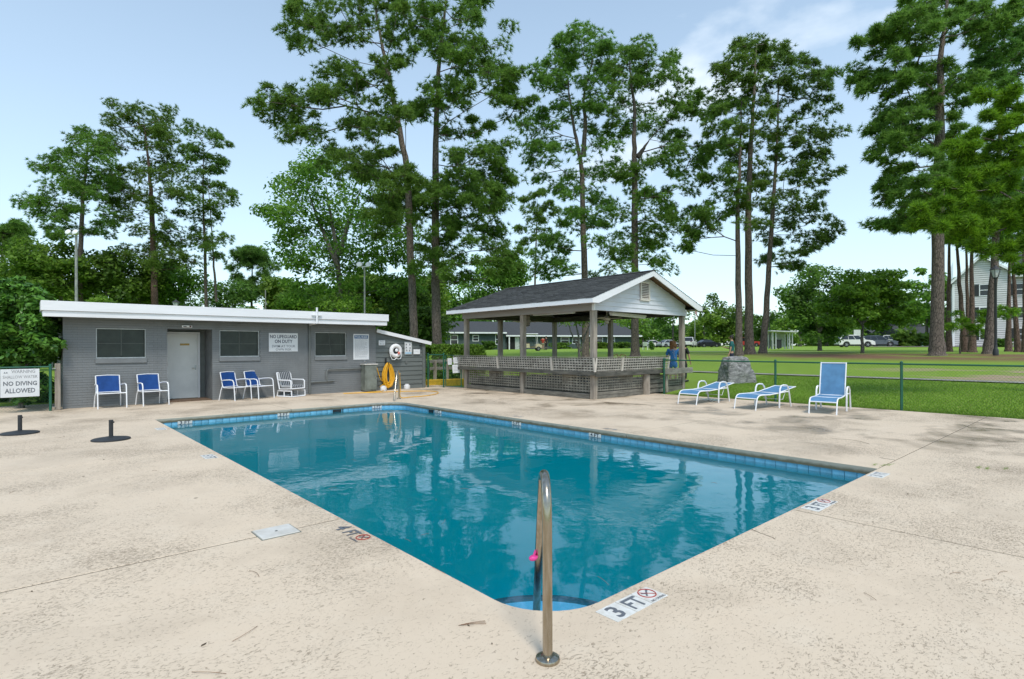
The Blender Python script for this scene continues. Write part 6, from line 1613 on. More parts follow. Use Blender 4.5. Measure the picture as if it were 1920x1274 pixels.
def make_tree(name, label, cat, group, trunks, r0, clumps, rad, kind, seed, leafm, barkm, tufts=30, needles=20, nl=.25, nw=.020, per=90, size=.2, tip=.018, up=.25, flat=None, trunk_top=.13, sway=0, sides=12):
    """trunks: list of point lists in metres (first one is the main stem)"""
    rng = np.random.default_rng(seed); base = trunks[0][0]; t = thing(name, label, cat, tuple(base), 0, group)
    off = np.array(base); TP = []
    for ti, tr in enumerate(trunks):
        P = np.array(tr); n = max(8, 4 * len(P)); s = np.linspace(0, len(P) - 1, n); Q = np.stack([np.interp(s, range(len(P)), P[:, k]) for k in range(3)], 1)
        for _ in range(2): Q[1:-1] = .25 * Q[:-2] + .5 * Q[1:-1] + .25 * Q[2:]
        Q[1:-1, :2] += rng.normal(0, .015, (n - 2, 2)); f = np.linspace(0, 1, n); rr = (r0 if ti == 0 else r0 * .7) * (1 - (1 - trunk_top) * f ** 1.1)
        if ti == 0:
            lo = (Q[:, 2] - Q[0, 2]); rr = rr * (1 + .55 * np.exp(-lo / .35)); 
            Q0 = Q[0] + (Q[1] - Q[0]) * np.array([[.12], [.35]]); rr = np.insert(rr, 1, [rr[0] * .86, rr[0] * .74]); Q = np.insert(Q, 1, Q0, 0); Q[0, 2] -= .15
        TP.append((Q, rr))
    clumps = np.array(clumps, float); allT = np.concatenate([q for q, _ in TP])
    main = TP[0][0]; br = grow([p for p in main[4:]] if len(trunks) == 1 else [p for p in np.concatenate([TP[0][0][4:]] + [q[3:] for q, _ in TP[1:]])], clumps, rng, tip, up=up) if len(trunks) == 1 else None
    if br is None:
        br = []; near = np.array([np.argmin([np.min(np.linalg.norm(q - c, axis=1)) for q, _ in TP]) for c in clumps])
        for ti, (q, _) in enumerate(TP):
            cs = clumps[near == ti]
            if len(cs): br += grow([p for p in q[3:]], cs, rng, tip, up=up)
    V, F = tubes_np(TP, sides); 
    me = fmesh('trunk', V - off, F); me.polygons.foreach_set('use_smooth', [True] * len(me.polygons)); link('trunk', me, t, barkm)
    if kind == 'pine':
        core = np.array([allT[np.argmin(np.linalg.norm(allT - c, axis=1))] for c in clumps]); 
        ex = clumps + rng.normal(0, 1, clumps.shape) * rad[:, None] * np.array([.9, .9, .45]); clumps = np.concatenate([clumps, ex]); rad = np.concatenate([rad, rad * .7]); core = np.concatenate([core, core])
        fv, ff, tw = pine_foliage(clumps, rad, core, rng, tufts, needles, nl, nw, flat or .72)
    else: fv, ff, tw = leaf_foliage(clumps, rad, rng, per, size, flat or .8)
    V, F = tubes_np(br, 5); V2, F2 = tubes_np(tw, 3)
    q = fmesh('branches', np.concatenate([V, V2]) - off, np.concatenate([F, np.concatenate([F2, F2[:, :0]], 1) + len(V)])); q.polygons.foreach_set('use_smooth', [True] * len(q.polygons)); tag(link('branches', q, t, barkm), kind='stuff')
    link('crown', fmesh('crown', fv - off, ff), t, leafm)
    return t
NTRI = 0
def nums(s): 
    a = [int(x) for x in s.split()]; return list(zip(a[::2], a[1::2]))
def survey_tree(label, d, trunks_px, w_px, clumps_px, seed, kind='pine', name=None, cat='tree', group='tall pines', cr=15, spread=1.0, depth=None, leafm=None, barkm=None, base_z=None, jit=.25, **kw):
    """stem lines and foliage sprays measured from the photograph, placed d metres away with true depth round the stem"""
    rng = np.random.default_rng(seed + 100); s = d / FPX; trunks = []
    for ti, tp in enumerate(trunks_px):
        P = [np.array(at(px, py, d)) for px, py in tp]
        if ti == 0: P[0][2] = gz(P[0][0]) if base_z is None else base_z
        if ti == 0:
            for p in P[1:]: p += np.array([FW[0], FW[1], 0]) * 0
        trunks.append(P)
    main = np.array([p for tr in trunks_px for p in tr], float)
    xs = np.array([c[0] for c in clumps_px], float); ys = np.array([c[1] for c in clumps_px], float)
    o = np.argsort(main[:, 1]); tx = np.interp(ys, main[o, 1], main[o, 0]); lat = np.abs(xs - tx) * s; Rm = depth or max(np.percentile(lat, 90), 1.0)
    C = []; rd = []
    for i in range(len(xs)):
        lim = math.sqrt(max(Rm * Rm - lat[i] ** 2, (.25 * Rm) ** 2)) * .85; dz = rng.uniform(-lim, lim) * spread
        dd = d + dz; jx, jy = rng.normal(0, jit * cr, 2)
        p = np.array(at(xs[i] + jx, ys[i] + jy, dd)); C.append(p); rd.append(cr * s * rng.uniform(.8, 1.45) * (1.1 if kind == 'pine' and d > 16 else 1))
    return make_tree(name or ('pine_tree' if kind == 'pine' else 'broadleaf_tree'), label, cat, group, trunks, w_px * s / 2, C, np.array(rd), kind, seed, leafm or (M_PINE if kind == 'pine' else M_LEAF), barkm or M_BARK, **kw)
def zoomed(s, ox, oy, k): return [(ox + x / k, oy + y / k) for x, y in nums(s)]
def blob(seed, n, *ells):
    r = np.random.default_rng(seed); out = []; A = [rx * ry for _, _, rx, ry in ells]; tot = sum(A)
    for (cx, cy, rx, ry), a in zip(ells, A):
        for _ in range(max(3, int(n * a / tot))):
            t_, u = r.random() * 6.283, r.random() ** .5; out.append((cx + rx * u * math.cos(t_), cy + ry * u * math.sin(t_)))
    return out

Z1 = (0, 160, 2.896); Z2 = (460, 0, 3.186); Z3 = (460, 280, 3.352); Z4 = (960, 40, 2.548); Z5 = (1560, 0, 2.894)
# three pines at the left behind the pool house
survey_tree('leftmost tall pine behind the pool house, leaning crown beside the floodlight pole', 43, [[(150, 566), (150, 520), (153, 440), (157, 357), (164, 300), (166, 255)]], 11,
    zoomed('490 260 430 300 560 310 400 370 500 380 590 350 210 430 280 470 340 430 430 460 520 470 600 480 240 540 330 540 400 540 500 540 150 630 220 650 300 650 260 690 370 670 420 700 300 720 540 600 570 680 620 740 540 790 590 810 280 810 330 800 380 760 440 420 370 490 460 520 560 540 600 560 480 580 520 330 550 400', *Z1), 1, cr=16, tufts=46)
survey_tree('highest of the three pines behind the pool house, with a rounded top', 45, [[(290, 566), (290, 510), (286, 420), (284, 360), (278, 290), (272, 235)]], 13,
    zoomed('760 120 700 150 820 150 650 190 900 170 610 230 740 200 850 220 680 260 910 240 800 270 620 290 920 300 880 290 660 330 760 300 830 330 900 350 830 420 900 430 700 470 780 480 860 500 940 470 640 500 560 490 560 560 640 570 720 560 800 560 900 570 980 580 600 640 680 660 760 640 700 710 880 680 920 740 780 800 860 810 930 790 990 830 950 890 1040 970 850 990 900 980 700 900 760 930 820 900 900 860 860 1060 800 1040 940 940', *Z1), 2, cr=16, tufts=46, barkm=M_BARK_RED)
survey_tree('slim twin-stemmed pine right of the rounded pine behind the pool house', 47, [[(388, 566), (386, 480), (381, 370), (383, 270)], [(406, 566), (402, 500), (398, 440), (390, 330)]], 7,
    zoomed('1070 240 1030 270 1110 280 1160 290 1000 330 1080 340 1180 350 1020 390 1100 400 1170 430 1190 400 980 440 1050 470 1130 470 1190 460 1000 530 1060 560 1120 540 1180 540 1240 600 1260 630 1200 590 1000 620 1060 640 1150 640 1180 680 990 690 1040 720 1110 740 1080 800 1140 820 1200 830 1060 850 1130 870 1170 930', *Z1), 3, cr=13, tufts=40)
# the pair in the middle
survey_tree('left pine of the big middle pair, bent trunk and long left limbs', 31, [[(779, 706), (776, 600), (771, 480), (765, 320), (755, 267), (742, 201), (727, 126), (717, 78), (708, 35), (700, -40)]], 16,
    zoomed('280 20 290 60 340 40 270 130 330 120 390 130 440 150 500 150 560 180 620 180 690 150 600 240 640 210 350 250 310 270 400 260 470 20 600 20 560 60 680 10 760 30 830 50 870 20 900 60 930 10 880 240 900 270 870 370 930 390 820 430 830 490 870 560 70 620 130 590 170 630 230 580 240 640 300 560 310 620 370 540 390 600 450 540 470 600 530 570 480 430 550 420 610 420 680 450 720 500 640 480 600 540 680 560 690 620 150 700 200 740 260 700 320 800 260 790 390 840 430 800 330 780 600 760 650 720 720 710 770 760 700 790 770 680 840 660 930 650 960 720 850 750 520 910 580 960 690 900 640 960 720 990 740 930 800 920 880 900 600 1000 850 1080 960 1060 740 1050 680 -40 780 -60 600 -60 860 -50', *Z2)
    + zoomed('1010 190 960 200 900 260 980 280 880 340 950 380 1030 350 870 420 900 470 850 500 940 440 1000 400 1000 240 700 130 760 160 920 150 840 480 960 330 900 400 920 300 1040 300 860 380', *Z3), 4, cr=15, tufts=30)
survey_tree('right pine of the big middle pair, straight trunk and full green crown', 32, [[(821, 706), (818, 600), (817, 480), (818, 320), (819, 235), (824, 132), (833, 47), (842, -40)]], 19,
    zoomed('1090 20 1150 10 1080 50 940 90 1000 90 920 140 990 150 1060 170 1130 150 1180 180 1090 220 1040 260 1130 260 1190 230 1270 250 1240 290 1120 310 1180 330 1300 300 1240 340 1370 290 1430 270 1530 300 1450 330 1340 350 1280 380 1420 370 1480 390 1380 420 1450 430 1530 400 1580 420 1620 440 1520 460 1470 490 1560 490 1600 540 1540 580 1620 620 1640 650 1590 690 1500 560 1130 520 1180 500 1250 500 1300 540 1340 580 1220 560 1150 580 1270 590 1050 630 1110 640 1180 660 1080 700 1010 630 1100 560 1350 740 1440 770 1380 800 1470 860 1530 870 1430 880 1380 900 1480 920 1420 960 1500 980 1560 1060 1590 1080 1450 1040 1260 980 1290 1030 1220 920 1200 820 1240 740 1390 1060 1340 1110 1300 1060 1520 1130 1560 1180 1440 1150 1350 1180 1240 1100 1180 1070 1130 1150 1200 1200 1380 30 1420 10 1300 50 1340 110 1380 150 1300 130 1120 -50 1250 -60 1350 -30', *Z2)
    + zoomed('1080 230 1050 300 1100 330 1180 340 1230 300 1180 250 1250 240 1130 540 1180 560 1250 560 1110 620 1180 650 1250 620 1300 650 1130 690 1220 740 1290 730 1330 680 1080 740 1250 780 1350 300 1420 330 1480 260 1540 330 1580 350 1650 190 1560 250 1620 120 1500 200 1600 310 1640 350 1540 400 1450 380 1380 420 1300 450 1440 470 1560 470 1590 500 1500 540 1580 590 1620 600 1530 630 1640 660 1460 700 1540 700 1600 740 1670 760 1600 800 1660 700 1350 560 1420 600 1350 800 1400 830 1150 300 1200 400 1320 360 1260 480', *Z3), 5, cr=15, tufts=30)
# pines behind the pavilion roof
survey_tree('small thin far pine standing alone left of the pavilion ridge', 104, [[(1002, 570), (1004, 500), (1007, 430), (1008, 375)]], 5,
    zoomed('70 850 120 830 160 830 60 900 110 890 170 880 40 1000 80 960 140 950 200 920 50 1050 90 1040 110 1000 150 1010', *Z4), 6, cr=11, tufts=30, nl=.62, nw=.05)
survey_tree('tall forked pine behind the left half of the pavilion roof', 36, [[(1098, 676), (1097, 520), (1094, 432), (1093, 315), (1081, 260), (1072, 209), (1066, 150)], [(1095, 293), (1099, 228), (1094, 180), (1116, 105)]], 14,
    zoomed('390 60 430 80 470 100 350 110 400 120 450 140 240 90 290 90 320 80 220 120 200 160 260 150 300 140 350 170 240 200 160 220 190 240 150 280 230 260 270 250 140 310 190 320 240 330 320 310 370 290 410 280 440 240 480 130 400 360 450 390 380 400 430 440 320 430 140 430 200 420 240 430 80 470 50 500 130 490 170 520 120 560 60 610 100 620 180 580 150 630 90 690 140 730 200 670 220 590 390 530 430 560 340 500 410 610 300 640 440 690 400 740 390 800 460 700 490 740 300 750 250 790 280 830 230 800 260 900 320 800 390 880 430 920 480 880 350 930 400 970 440 970 300 930 250 980 310 990 220 1030 170 1070 250 1070 130 1120 200 1110 160 1170 230 1150 380 1040 270 1190 170 1210 110 1180', *Z4), 7, cr=15, tufts=30)
survey_tree('tall pine rising just behind the pavilion ridge with broad right limbs', 37, [[(1191, 664), (1191, 590), (1191, 393), (1191.5, 315), (1190, 256), (1191.5, 197), (1184, 154), (1182, 110)], [(1196, 295), (1207, 280), (1219, 262)]], 15,
    zoomed('560 130 620 140 510 160 460 170 670 160 740 170 580 180 640 200 700 200 770 200 800 240 540 210 480 230 600 230 660 250 730 250 780 280 460 280 520 290 560 260 640 290 590 310 500 330 680 320 740 360 790 350 850 340 890 370 720 400 780 420 840 400 900 430 930 480 870 450 540 400 500 440 560 470 620 470 680 470 730 490 490 490 530 520 600 500 690 520 780 530 840 550 760 580 820 600 890 580 940 590 980 590 860 640 920 650 960 660 760 650 720 670 890 700 800 710 850 760 790 770 560 690 520 720 620 680 670 690 560 760 600 740 540 800 630 820 690 800 730 830 670 840 760 880 620 890 720 900 800 920 850 910 760 950 700 950 640 950 560 900 800 980 520 930 560 1010 600 1030 660 1020 740 1010 500 1050 540 1080 600 1090 660 1080 730 1070 490 1130 560 1130 640 1140 700 1150 740 1180 460 1190 530 1180', *Z4), 8, cr=15, tufts=30)
# the trio right of the pavilion: sprays go to the nearest of the three stems
trio = zoomed('1160 90 1210 100 1130 130 1250 120 1190 140 1090 150 1320 140 1060 180 1140 180 1220 180 1280 170 1390 180 1040 220 1110 220 1180 230 1250 220 1330 210 1400 220 980 260 1050 270 1120 270 1200 280 1280 260 1360 260 1430 260 1490 250 1520 300 990 310 1060 310 1140 330 1220 330 1300 310 1380 310 1450 310 1000 390 1060 400 1120 390 1190 390 1260 400 1340 370 1410 370 1490 370 1010 430 1080 450 1150 450 1220 470 1380 420 1470 450 1480 500 1050 490 1100 540 1170 530 1240 540 1310 520 1380 530 1450 530 1510 560 940 490 980 520 1020 560 1060 600 1130 600 1200 590 1270 600 1350 590 1410 590 1480 600 1500 650 960 600 1030 650 1100 670 1170 670 1250 660 1320 670 1390 660 1460 680 1520 720 1430 740 1060 720 920 740 970 770 1030 760 1130 730 1210 730 1300 740 1370 740 1440 790 1150 800 1080 810 1220 820 1300 830 1370 840 1000 850 1050 870 940 890 880 940 850 980 920 960 980 930 1040 930 860 1040 830 1100 890 1030 960 1000 1110 880 1180 890 1260 890 1330 900 1410 900 1450 880 1120 960 1200 970 1280 960 1350 970 1430 970 1490 1000 1540 1010 1200 1040 1280 1040 1360 1040 1440 1050 1500 1060 1230 1110 1310 1110 1390 1110 1200 1150 1280 1170 1360 1160', *Z4)
stems = [([(1386, 660), (1385, 540), (1383, 413), (1388, 300), (1392, 190)], 33, 'left pine of the close trio right of the pavilion', 13), ([(1406, 660), (1404, 540), (1403.5, 393), (1409, 275), (1415, 177), (1420, 85)], 34, 'middle pine of the close trio right of the pavilion, thickest trunk', 16), ([(1430, 658), (1440, 540), (1449, 393), (1458, 275), (1462, 150)], 35.5, 'right pine of the close trio right of the pavilion, leaning trunk', 12)]
own = [[], [], []]
for c in trio:
    b_ = []
    for st, *_r in stems:
        a_ = np.array(st); o_ = np.argsort(a_[:, 1]); b_.append(abs(np.interp(c[1], a_[o_, 1], a_[o_, 0]) - c[0]) + (0 if c[1] > a_[:, 1].min() - 5 else 40))
    own[int(np.argmin(b_))].append(c)
for i, (st, d_, lb, w_) in enumerate(stems): survey_tree(lb, d_, [st], w_, own[i], 20 + i, cr=13.5, tufts=30, depth=2.6, leafm=M_PINE_FAR if i == 2 else None)
# right-hand pines
survey_tree('big pine on the pine straw at right, thick trunk and layered crown', 27, [[(1757, 666), (1758, 620), (1760, 440), (1760, 345), (1764, 242), (1762, 194), (1767, 159), (1762, 114), (1771, 66), (1778, 0), (1780, -60)]], 23,
    zoomed('400 20 470 30 540 20 440 60 500 80 380 100 340 110 570 70 420 120 690 30 740 60 790 50 830 40 700 100 770 100 660 80 620 120 560 150 500 150 430 160 350 170 280 180 220 190 160 235 250 220 310 220 400 200 290 270 350 320 380 310 440 270 500 270 550 250 460 230 900 70 960 60 1020 60 850 110 930 110 1000 100 760 180 820 150 780 230 110 390 120 440 170 400 190 470 250 420 270 450 200 510 330 430 400 430 400 480 330 490 470 390 540 370 480 440 550 440 640 390 700 420 660 460 620 500 500 510 560 540 430 540 380 580 290 600 330 620 250 660 210 690 290 700 370 660 440 620 510 600 550 640 480 680 400 700 330 720 280 760 350 770 430 760 500 740 560 720 260 840 320 820 390 820 460 820 530 800 580 860 640 740 690 700 660 640 730 540 690 560 320 870 330 930 290 1000 370 930 260 1030 290 1080 350 1000 410 1010 470 1000 540 980 420 900 600 940 650 900 720 900 350 1060 430 1070 500 1060 570 1060 400 1130 330 1190 260 1220 230 1240 300 1230 400 1190 480 1150 540 1130 440 1230 440 -40 560 -50 680 -40 800 -40', *Z5), 30, cr=12.5, tufts=30)
survey_tree('pine whose trunk stands right behind the tall street lamp', 28.5, [[(1854, 668), (1858, 600), (1866, 475), (1872, 330), (1880, 200), (1886, 60)]], 17,
    zoomed('800 250 870 270 930 240 1000 230 820 330 900 330 980 310 760 370 850 420 930 400 1000 400 790 480 870 480 930 300 1030 280 1060 360 700 480 960 500 1080 220 900 180 1000 170 1090 150', *Z5) + blob(31, 26, (1875, 380, 60, 70)), 31, cr=14, tufts=30, leafm=M_PINE_FAR)
for i, (lb, d_, st, w_) in enumerate((('pine trunk first right of the big pine, upright and reddish', 37, [(1779, 656), (1779, 580), (1780, 475), (1783, 330)], 10), ('pine in the right cluster that leans left', 35, [(1810, 656), (1805, 600), (1796, 487), (1790, 340)], 11), ('thin pine seen between the two leaning trunks at right', 41, [(1815, 655), (1814, 560), (1812, 470), (1811, 330)], 7.5),
                              ('upright pine left of the white apartment window', 34, [(1823, 656), (1823, 600), (1822, 483), (1824, 330)], 12), ('slim pine right of the street lamp', 36, [(1891, 655), (1891, 600), (1893, 518), (1896, 330)], 10), ('slim pine leaning left at the right edge', 34, [(1909, 655), (1905, 600), (1900, 495), (1890, 330)], 10), ('last pine trunk at the very right edge of the photo', 33, [(1922, 655), (1922, 560), (1921, 430), (1921, 300)], 9))):
    survey_tree(lb, d_, [st], w_, blob(40 + i, 20, (st[-1][0] + (5 if i % 2 else -8), 385, 46, 80)), 40 + i, cr=14, tufts=30, leafm=M_PINE_FAR if i % 2 else M_PINE, barkm=M_BARK_RED)
# near pine beside the frame whose bright boughs hang in from the right
survey_tree('near pine with bright green boughs hanging in at the right edge', 15, [[(2045, 735), (2040, 500), (2035, 250), (2032, -60)]], 36,
    zoomed('990 480 1030 500 830 560 900 590 960 560 1020 600 880 650 950 640 1010 650 720 740 790 720 860 720 930 720 1000 730 650 800 720 810 790 800 860 810 930 820 1000 800 700 860 770 880 860 880 940 870 1010 880 840 950 920 940 1000 960 780 980 740 1040 820 1050 900 1060 980 1040 660 1060 600 1090 540 1120 480 1140 500 1170 470 1200 520 1190 560 1180 640 1150 720 1120 800 1130 880 1140 960 1140 1030 1100 560 1210 640 1220 720 1200 820 1220 900 1230 980 1220 1030 1200 680 940 740 960 620 1010', *Z5) + [(1740, 402), (1762, 415), (1800, 402), (1840, 410), (1880, 402), (1850, 440), (1890, 452), (1820, 432), (1912, 432), (1790, 430), (1902, 380), (1830, 458), (1872, 470), (1905, 482), (1788, 450), (1916, 455), (1850, 478), (1890, 490), (1925, 500), (1940, 300), (1960, 360), (1950, 420), (1950, 250)], 50,
    cr=10, tufts=40, needles=16, nl=.17, nw=.011, jit=.6, flat=.95, leafm=M_PINE_NEAR, depth=1.6, tip=.012, up=.1, group='near trees')
# low side sprays on the right cluster trunks
# broad-leaved trees
survey_tree('tall open broad-leaved tree left of the middle pine pair with pale limbs', 42, [[(640, 690), (638, 560), (632, 470), (620, 400), (612, 350)], [(634, 500), (600, 420), (575, 350)], [(636, 480), (660, 400), (680, 350)]], 13,
    zoomed('430 60 500 70 350 100 400 110 330 150 290 190 260 230 260 270 300 230 380 200 450 150 520 160 560 120 300 330 350 370 400 330 450 300 120 380 180 400 230 400 260 390 220 440 300 470 250 580 300 590 340 610 420 560 490 540 550 480 620 450 240 660 300 680 370 660 450 650 530 640 600 600 680 560 740 500 300 750 400 740 500 740 600 720 700 700 780 640 280 850 380 850 480 840 600 830 720 810 800 760 300 940 420 930 560 960 700 920 830 860 640 330 600 240 680 300 740 380 700 440 560 350 500 420 900 780 950 840 880 900 960 620 1000 700 1010 540 860 600 800 560 780 420 820 300 760 220 960 500 920 560 1000 620 1060 560 980 420 420 480 360 520 460 400 560 560 640 660 560 680 660 760 760 760 860 700 900 660 1020 820 980 900 1080 860 1100 780', *Z3), 60, 'leaf', cr=25, per=230, size=.25, group='broad-leaved trees', leafm=M_LEAF, barkm=M_BARK_GREY, up=.8, flat=.6)
def leafy(label, d, cx, cy, rx, ry, n, seed, leafm=None, per=170, size=.27, cr=19, base=None, name='broadleaf_tree', group='broad-leaved trees', w=8, stems=1, flat=.7, extra=(), up=.6, **kw):
    bx = base or cx; y0 = 655
    tr = [[(bx, y0), (bx, cy + ry * .6), (cx, cy - ry * .2)]]
    for k in range(stems - 1): tr.append([(bx + (2 if k % 2 else -2), cy + ry * .9), (cx + rx * (.35 if k % 2 else -.35), cy), (cx + rx * (.5 if k % 2 else -.5), cy - ry * .4)])
    return survey_tree(label, d, tr, w, blob(seed, n, (cx, cy, rx, ry), *extra), seed, 'leaf', name=name, cr=cr, per=per, size=size, group=group, leafm=leafm, barkm=M_BARK_GREY, depth=rx * d / FPX * .8, flat=flat, up=up, sides=8, **kw)
# belt of trees behind the pool house
leafy('far left rounded tree behind the glossy bush', 40, 40, 505, 55, 55, 34, 70, M_LEAF)
leafy('mid green tree behind the tall floodlight pole', 42, 115, 505, 52, 55, 34, 71, M_LEAF)
leafy('olive tinted tree left of the rounded pine', 44, 200, 520, 55, 50, 34, 72, M_LEAF_DARK)
leafy('dark tree right under the rounded pine crown', 46, 262, 535, 45, 42, 26, 73, M_LEAF)
leafy('low green tree below the slim twin-stemmed pine', 48, 335, 545, 42, 40, 26, 74, M_LEAF)
leafy('low dark tree right of the slim twin-stemmed pine', 60, 412, 560, 40, 26, 18, 75, M_LEAF_DARK)
leafy('low tree at the foot of the tall open broad-leaved tree', 36, 640, 590, 60, 30, 26, 76, M_LEAF_BRIGHT, per=120, size=.2)
leafy('dense dark tree behind the two middle pine trunks', 44, 745, 585, 60, 62, 40, 77, M_LEAF_DARK)
leafy('bright leafy tree behind the right middle pine trunk', 106, 880, 575, 55, 42, 34, 78, M_LEAF, size=.55)
leafy('dense low tree between the pine pair and the pavilion', 104, 935, 530, 48, 55, 40, 79, M_LEAF, size=.55)
leafy('dark underwood tree just right of the lean-to roof', 38, 795, 612, 40, 34, 24, 80, M_LEAF_DARK)
leafy('bushy tree left of the tall broad-leaved tree', 48, 565, 560, 45, 34, 24, 81, M_LEAF)
leafy('bright shrub showing over the pool house roof by the floodlight pole', 25, 190, 572, 34, 14, 16, 82, M_LEAF_BRIGHT, per=60, size=.16, cr=12, name='shrub', group='shrubs', w=3)
leafy('bright shrub showing over the pool house roof beside the vent pipe', 29, 640, 583, 42, 16, 18, 83, M_LEAF_BRIGHT, per=70, size=.16, cr=12, name='shrub', group='shrubs', w=3)
survey_tree('small round-topped far pine above the pool house roof', 70, [[(472, 600), (472, 540), (474, 480)]], 6, blob(84, 30, (472, 520, 42, 46), (475, 485, 28, 18)), 84, cr=11, tufts=30, nl=.5, nw=.035, leafm=M_PINE_FAR)
survey_tree('far cypress-like pine at the very left edge', 60, [[(3, 600), (3, 500), (8, 425)]], 7, blob(85, 24, (14, 445, 38, 34)), 85, cr=11, tufts=30, nl=.42, nw=.03)
# trees seen across the lawn
far = [('tall tree behind the flagpole', 122, 1345, 588, 38, 38, 26, 90, M_LEAF_DARK), ('yellowish tree right of the flagpole', 116, 1320, 612, 30, 26, 20, 91, M_LEAF_BRIGHT), ('green tree left of the pine trio', 118, 1372, 608, 32, 30, 22, 92, M_LEAF), ('yellow-green tree between trio and bin shelter', 112, 1470, 610, 30, 26, 20, 93, M_LEAF_BRIGHT),
       ('dark wood edge tree behind the far parked sedan', 128, 1262, 600, 36, 34, 22, 94, M_LEAF_DARK), ('pale green tree over the bungalow right end', 108, 1205, 606, 34, 28, 20, 95, M_LEAF), ('loose tall tree right of the pine trio', 120, 1500, 560, 44, 44, 30, 96, M_LEAF_DARK), ('tree behind the parked white SUV', 125, 1600, 612, 40, 28, 24, 97, M_LEAF),
       ('tall loose tree left of the big right pine', 95, 1738, 545, 40, 55, 34, 98, M_LEAF), ('small round tree before the distant blue-green house', 82, 1712, 632, 26, 14, 14, 99, M_LEAF), ('dark tree right of the layered tree', 110, 1690, 595, 44, 42, 28, 100, M_LEAF_DARK), ('tree beyond the bungalow roof left side', 118, 900, 585, 60, 40, 30, 101, M_LEAF_DARK),
       ('tree beyond the bungalow roof middle', 122, 1010, 580, 60, 38, 30, 102, M_LEAF), ('tree beyond the bungalow roof under the forked pine', 118, 1110, 588, 55, 34, 28, 103, M_LEAF_DARK), ('tree far behind the bin shelter', 126, 1440, 615, 34, 28, 20, 104, M_LEAF_DARK), ('tall dark tree between apartment and big pine', 92, 1800, 575, 34, 60, 28, 105, M_LEAF), ('wood edge tree behind the dark two-stemmed tree', 120, 1550, 600, 46, 38, 26, 106, M_LEAF)]
for lb, d_, cx, cy, rx, ry, n_, sd, mt in far: leafy(lb, d_, cx, cy, rx, ry, n_, sd, mt, per=90, size=.62, cr=12, group='trees beyond the lawn', w=6, extra=((cx, min(cy + ry, 636), rx * 1.05, 14),))
leafy('dark dense two-stemmed tree left of the parked white SUV', 46, 1537, 565, 62, 62, 60, 110, M_LEAF_DARK, per=170, size=.26, base=1537, w=7, stems=3, extra=((1535, 615, 48, 22),))
survey_tree('spreading layered shade tree in front of the parked white SUV', 34, [[(1617, 662), (1617, 620), (1619, 590), (1628, 540)], [(1618, 612), (1596, 580), (1572, 562)], [(1618, 606), (1655, 580), (1690, 566)]], 5.5, blob(111, 110, (1625, 575, 92, 42), (1635, 540, 62, 34), (1570, 575, 40, 22), (1690, 590, 34, 16)), 111, 'leaf', cr=15, per=190, size=.19, group='broad-leaved trees', leafm=M_LEAF_BRIGHT, barkm=M_BARK_GREY, up=.4, flat=.55, depth=2.4, tip=.012)
survey_tree('many-stemmed small tree with pale leaves behind the pavilion centre', 31, [[(1088, 676), (1086, 640), (1082, 612), (1074, 596)], [(1087, 660), (1070, 622), (1062, 600)], [(1089, 660), (1100, 620), (1112, 596)]], 6, blob(112, 30, (1070, 590, 42, 16), (1110, 585, 36, 18), (1125, 600, 14, 8), (1050, 596, 18, 8)), 112, 'leaf', cr=10, per=60, size=.15, group='broad-leaved trees', leafm=M_LEAF_BRIGHT, barkm=M_BARK_GREY, up=.8, depth=1.6, tip=.012)
leafy('pale fine-leaved tree right of the pavilion ridge pine', 60, 1190, 600, 26, 14, 12, 113, M_LEAF_BRIGHT, per=70, size=.2, cr=9, w=3)
# bough of the near pine cluster hanging before the apartment
survey_tree('young bright pine sapling among the right-hand trunks', 30, [[(1800, 668), (1800, 640), (1801, 600)]], 2.5, [(1785, 610), (1800, 600), (1812, 612), (1790, 590), (1860, 588), (1845, 590), (1875, 592), (1895, 592), (1905, 585), (1840, 600), (1830, 622), (1850, 628)], 114, cr=8, tufts=30, needles=12, nl=.22, nw=.013, leafm=M_PINE_NEAR, depth=.8)
# glossy bush at the left fence, trimmed hedge behind the gate, shrubs by the bungalow
survey_tree('large glossy evergreen bush hanging over the left fence and warning sign', 15.0, [[(40, 745), (40, 690), (42, 600)], [(40, 700), (80, 640), (95, 600)], [(40, 700), (0, 630), (-20, 590)]], 8,
    blob(120, 120, (35, 600, 68, 72), (0, 560, 60, 40), (82, 640, 30, 40), (70, 560, 34, 26), (60, 720, 44, 36), (-40, 640, 60, 80), (8, 668, 62, 24), (-20, 660, 60, 30), (85, 600, 30, 50)), 120, 'leaf', name='evergreen_bush', cat='bush', group='bushes', cr=15, per=170, size=.14, leafm=M_LEAF_BUSH, barkm=M_BARK_GREY, depth=.9, base_z=0, tip=.01, flat=.8)
survey_tree('dark evergreen shrub filling in behind the left fence below the sign', 17.2, [[(20, 770), (20, 740), (22, 700)]], 4, blob(121, 60, (20, 720, 78, 46), (-60, 720, 60, 50), (60, 745, 40, 22)), 121, 'leaf', name='evergreen_bush', cat='bush', group='bushes', cr=14, per=150, size=.12, leafm=M_LEAF_DARK, barkm=M_BARK_GREY, depth=.7, base_z=0, tip=.01)
rng = np.random.default_rng(9)
h0, h1 = at(798, 690, 27.5), at(906, 690, 29.5); hd = np.array(h1 - h0); hd[2] = 0
n_ = 9000; u = rng.random(n_); ang = rng.random(n_) * 6.283; e_ = np.minimum(1, np.minimum(u + .3, (1 - u) * 9)) ; sup = 1.0
cx_ = np.sign(np.cos(ang)) * np.abs(np.cos(ang)) ** .5; cz_ = np.sign(np.sin(ang)) * np.abs(np.sin(ang)) ** .5; rr_ = (.9 + .14 * rng.random(n_)) * np.minimum(1, .35 + (1 - u) * 5)
side = np.array([hd[1], -hd[0], 0]) / np.linalg.norm(hd)
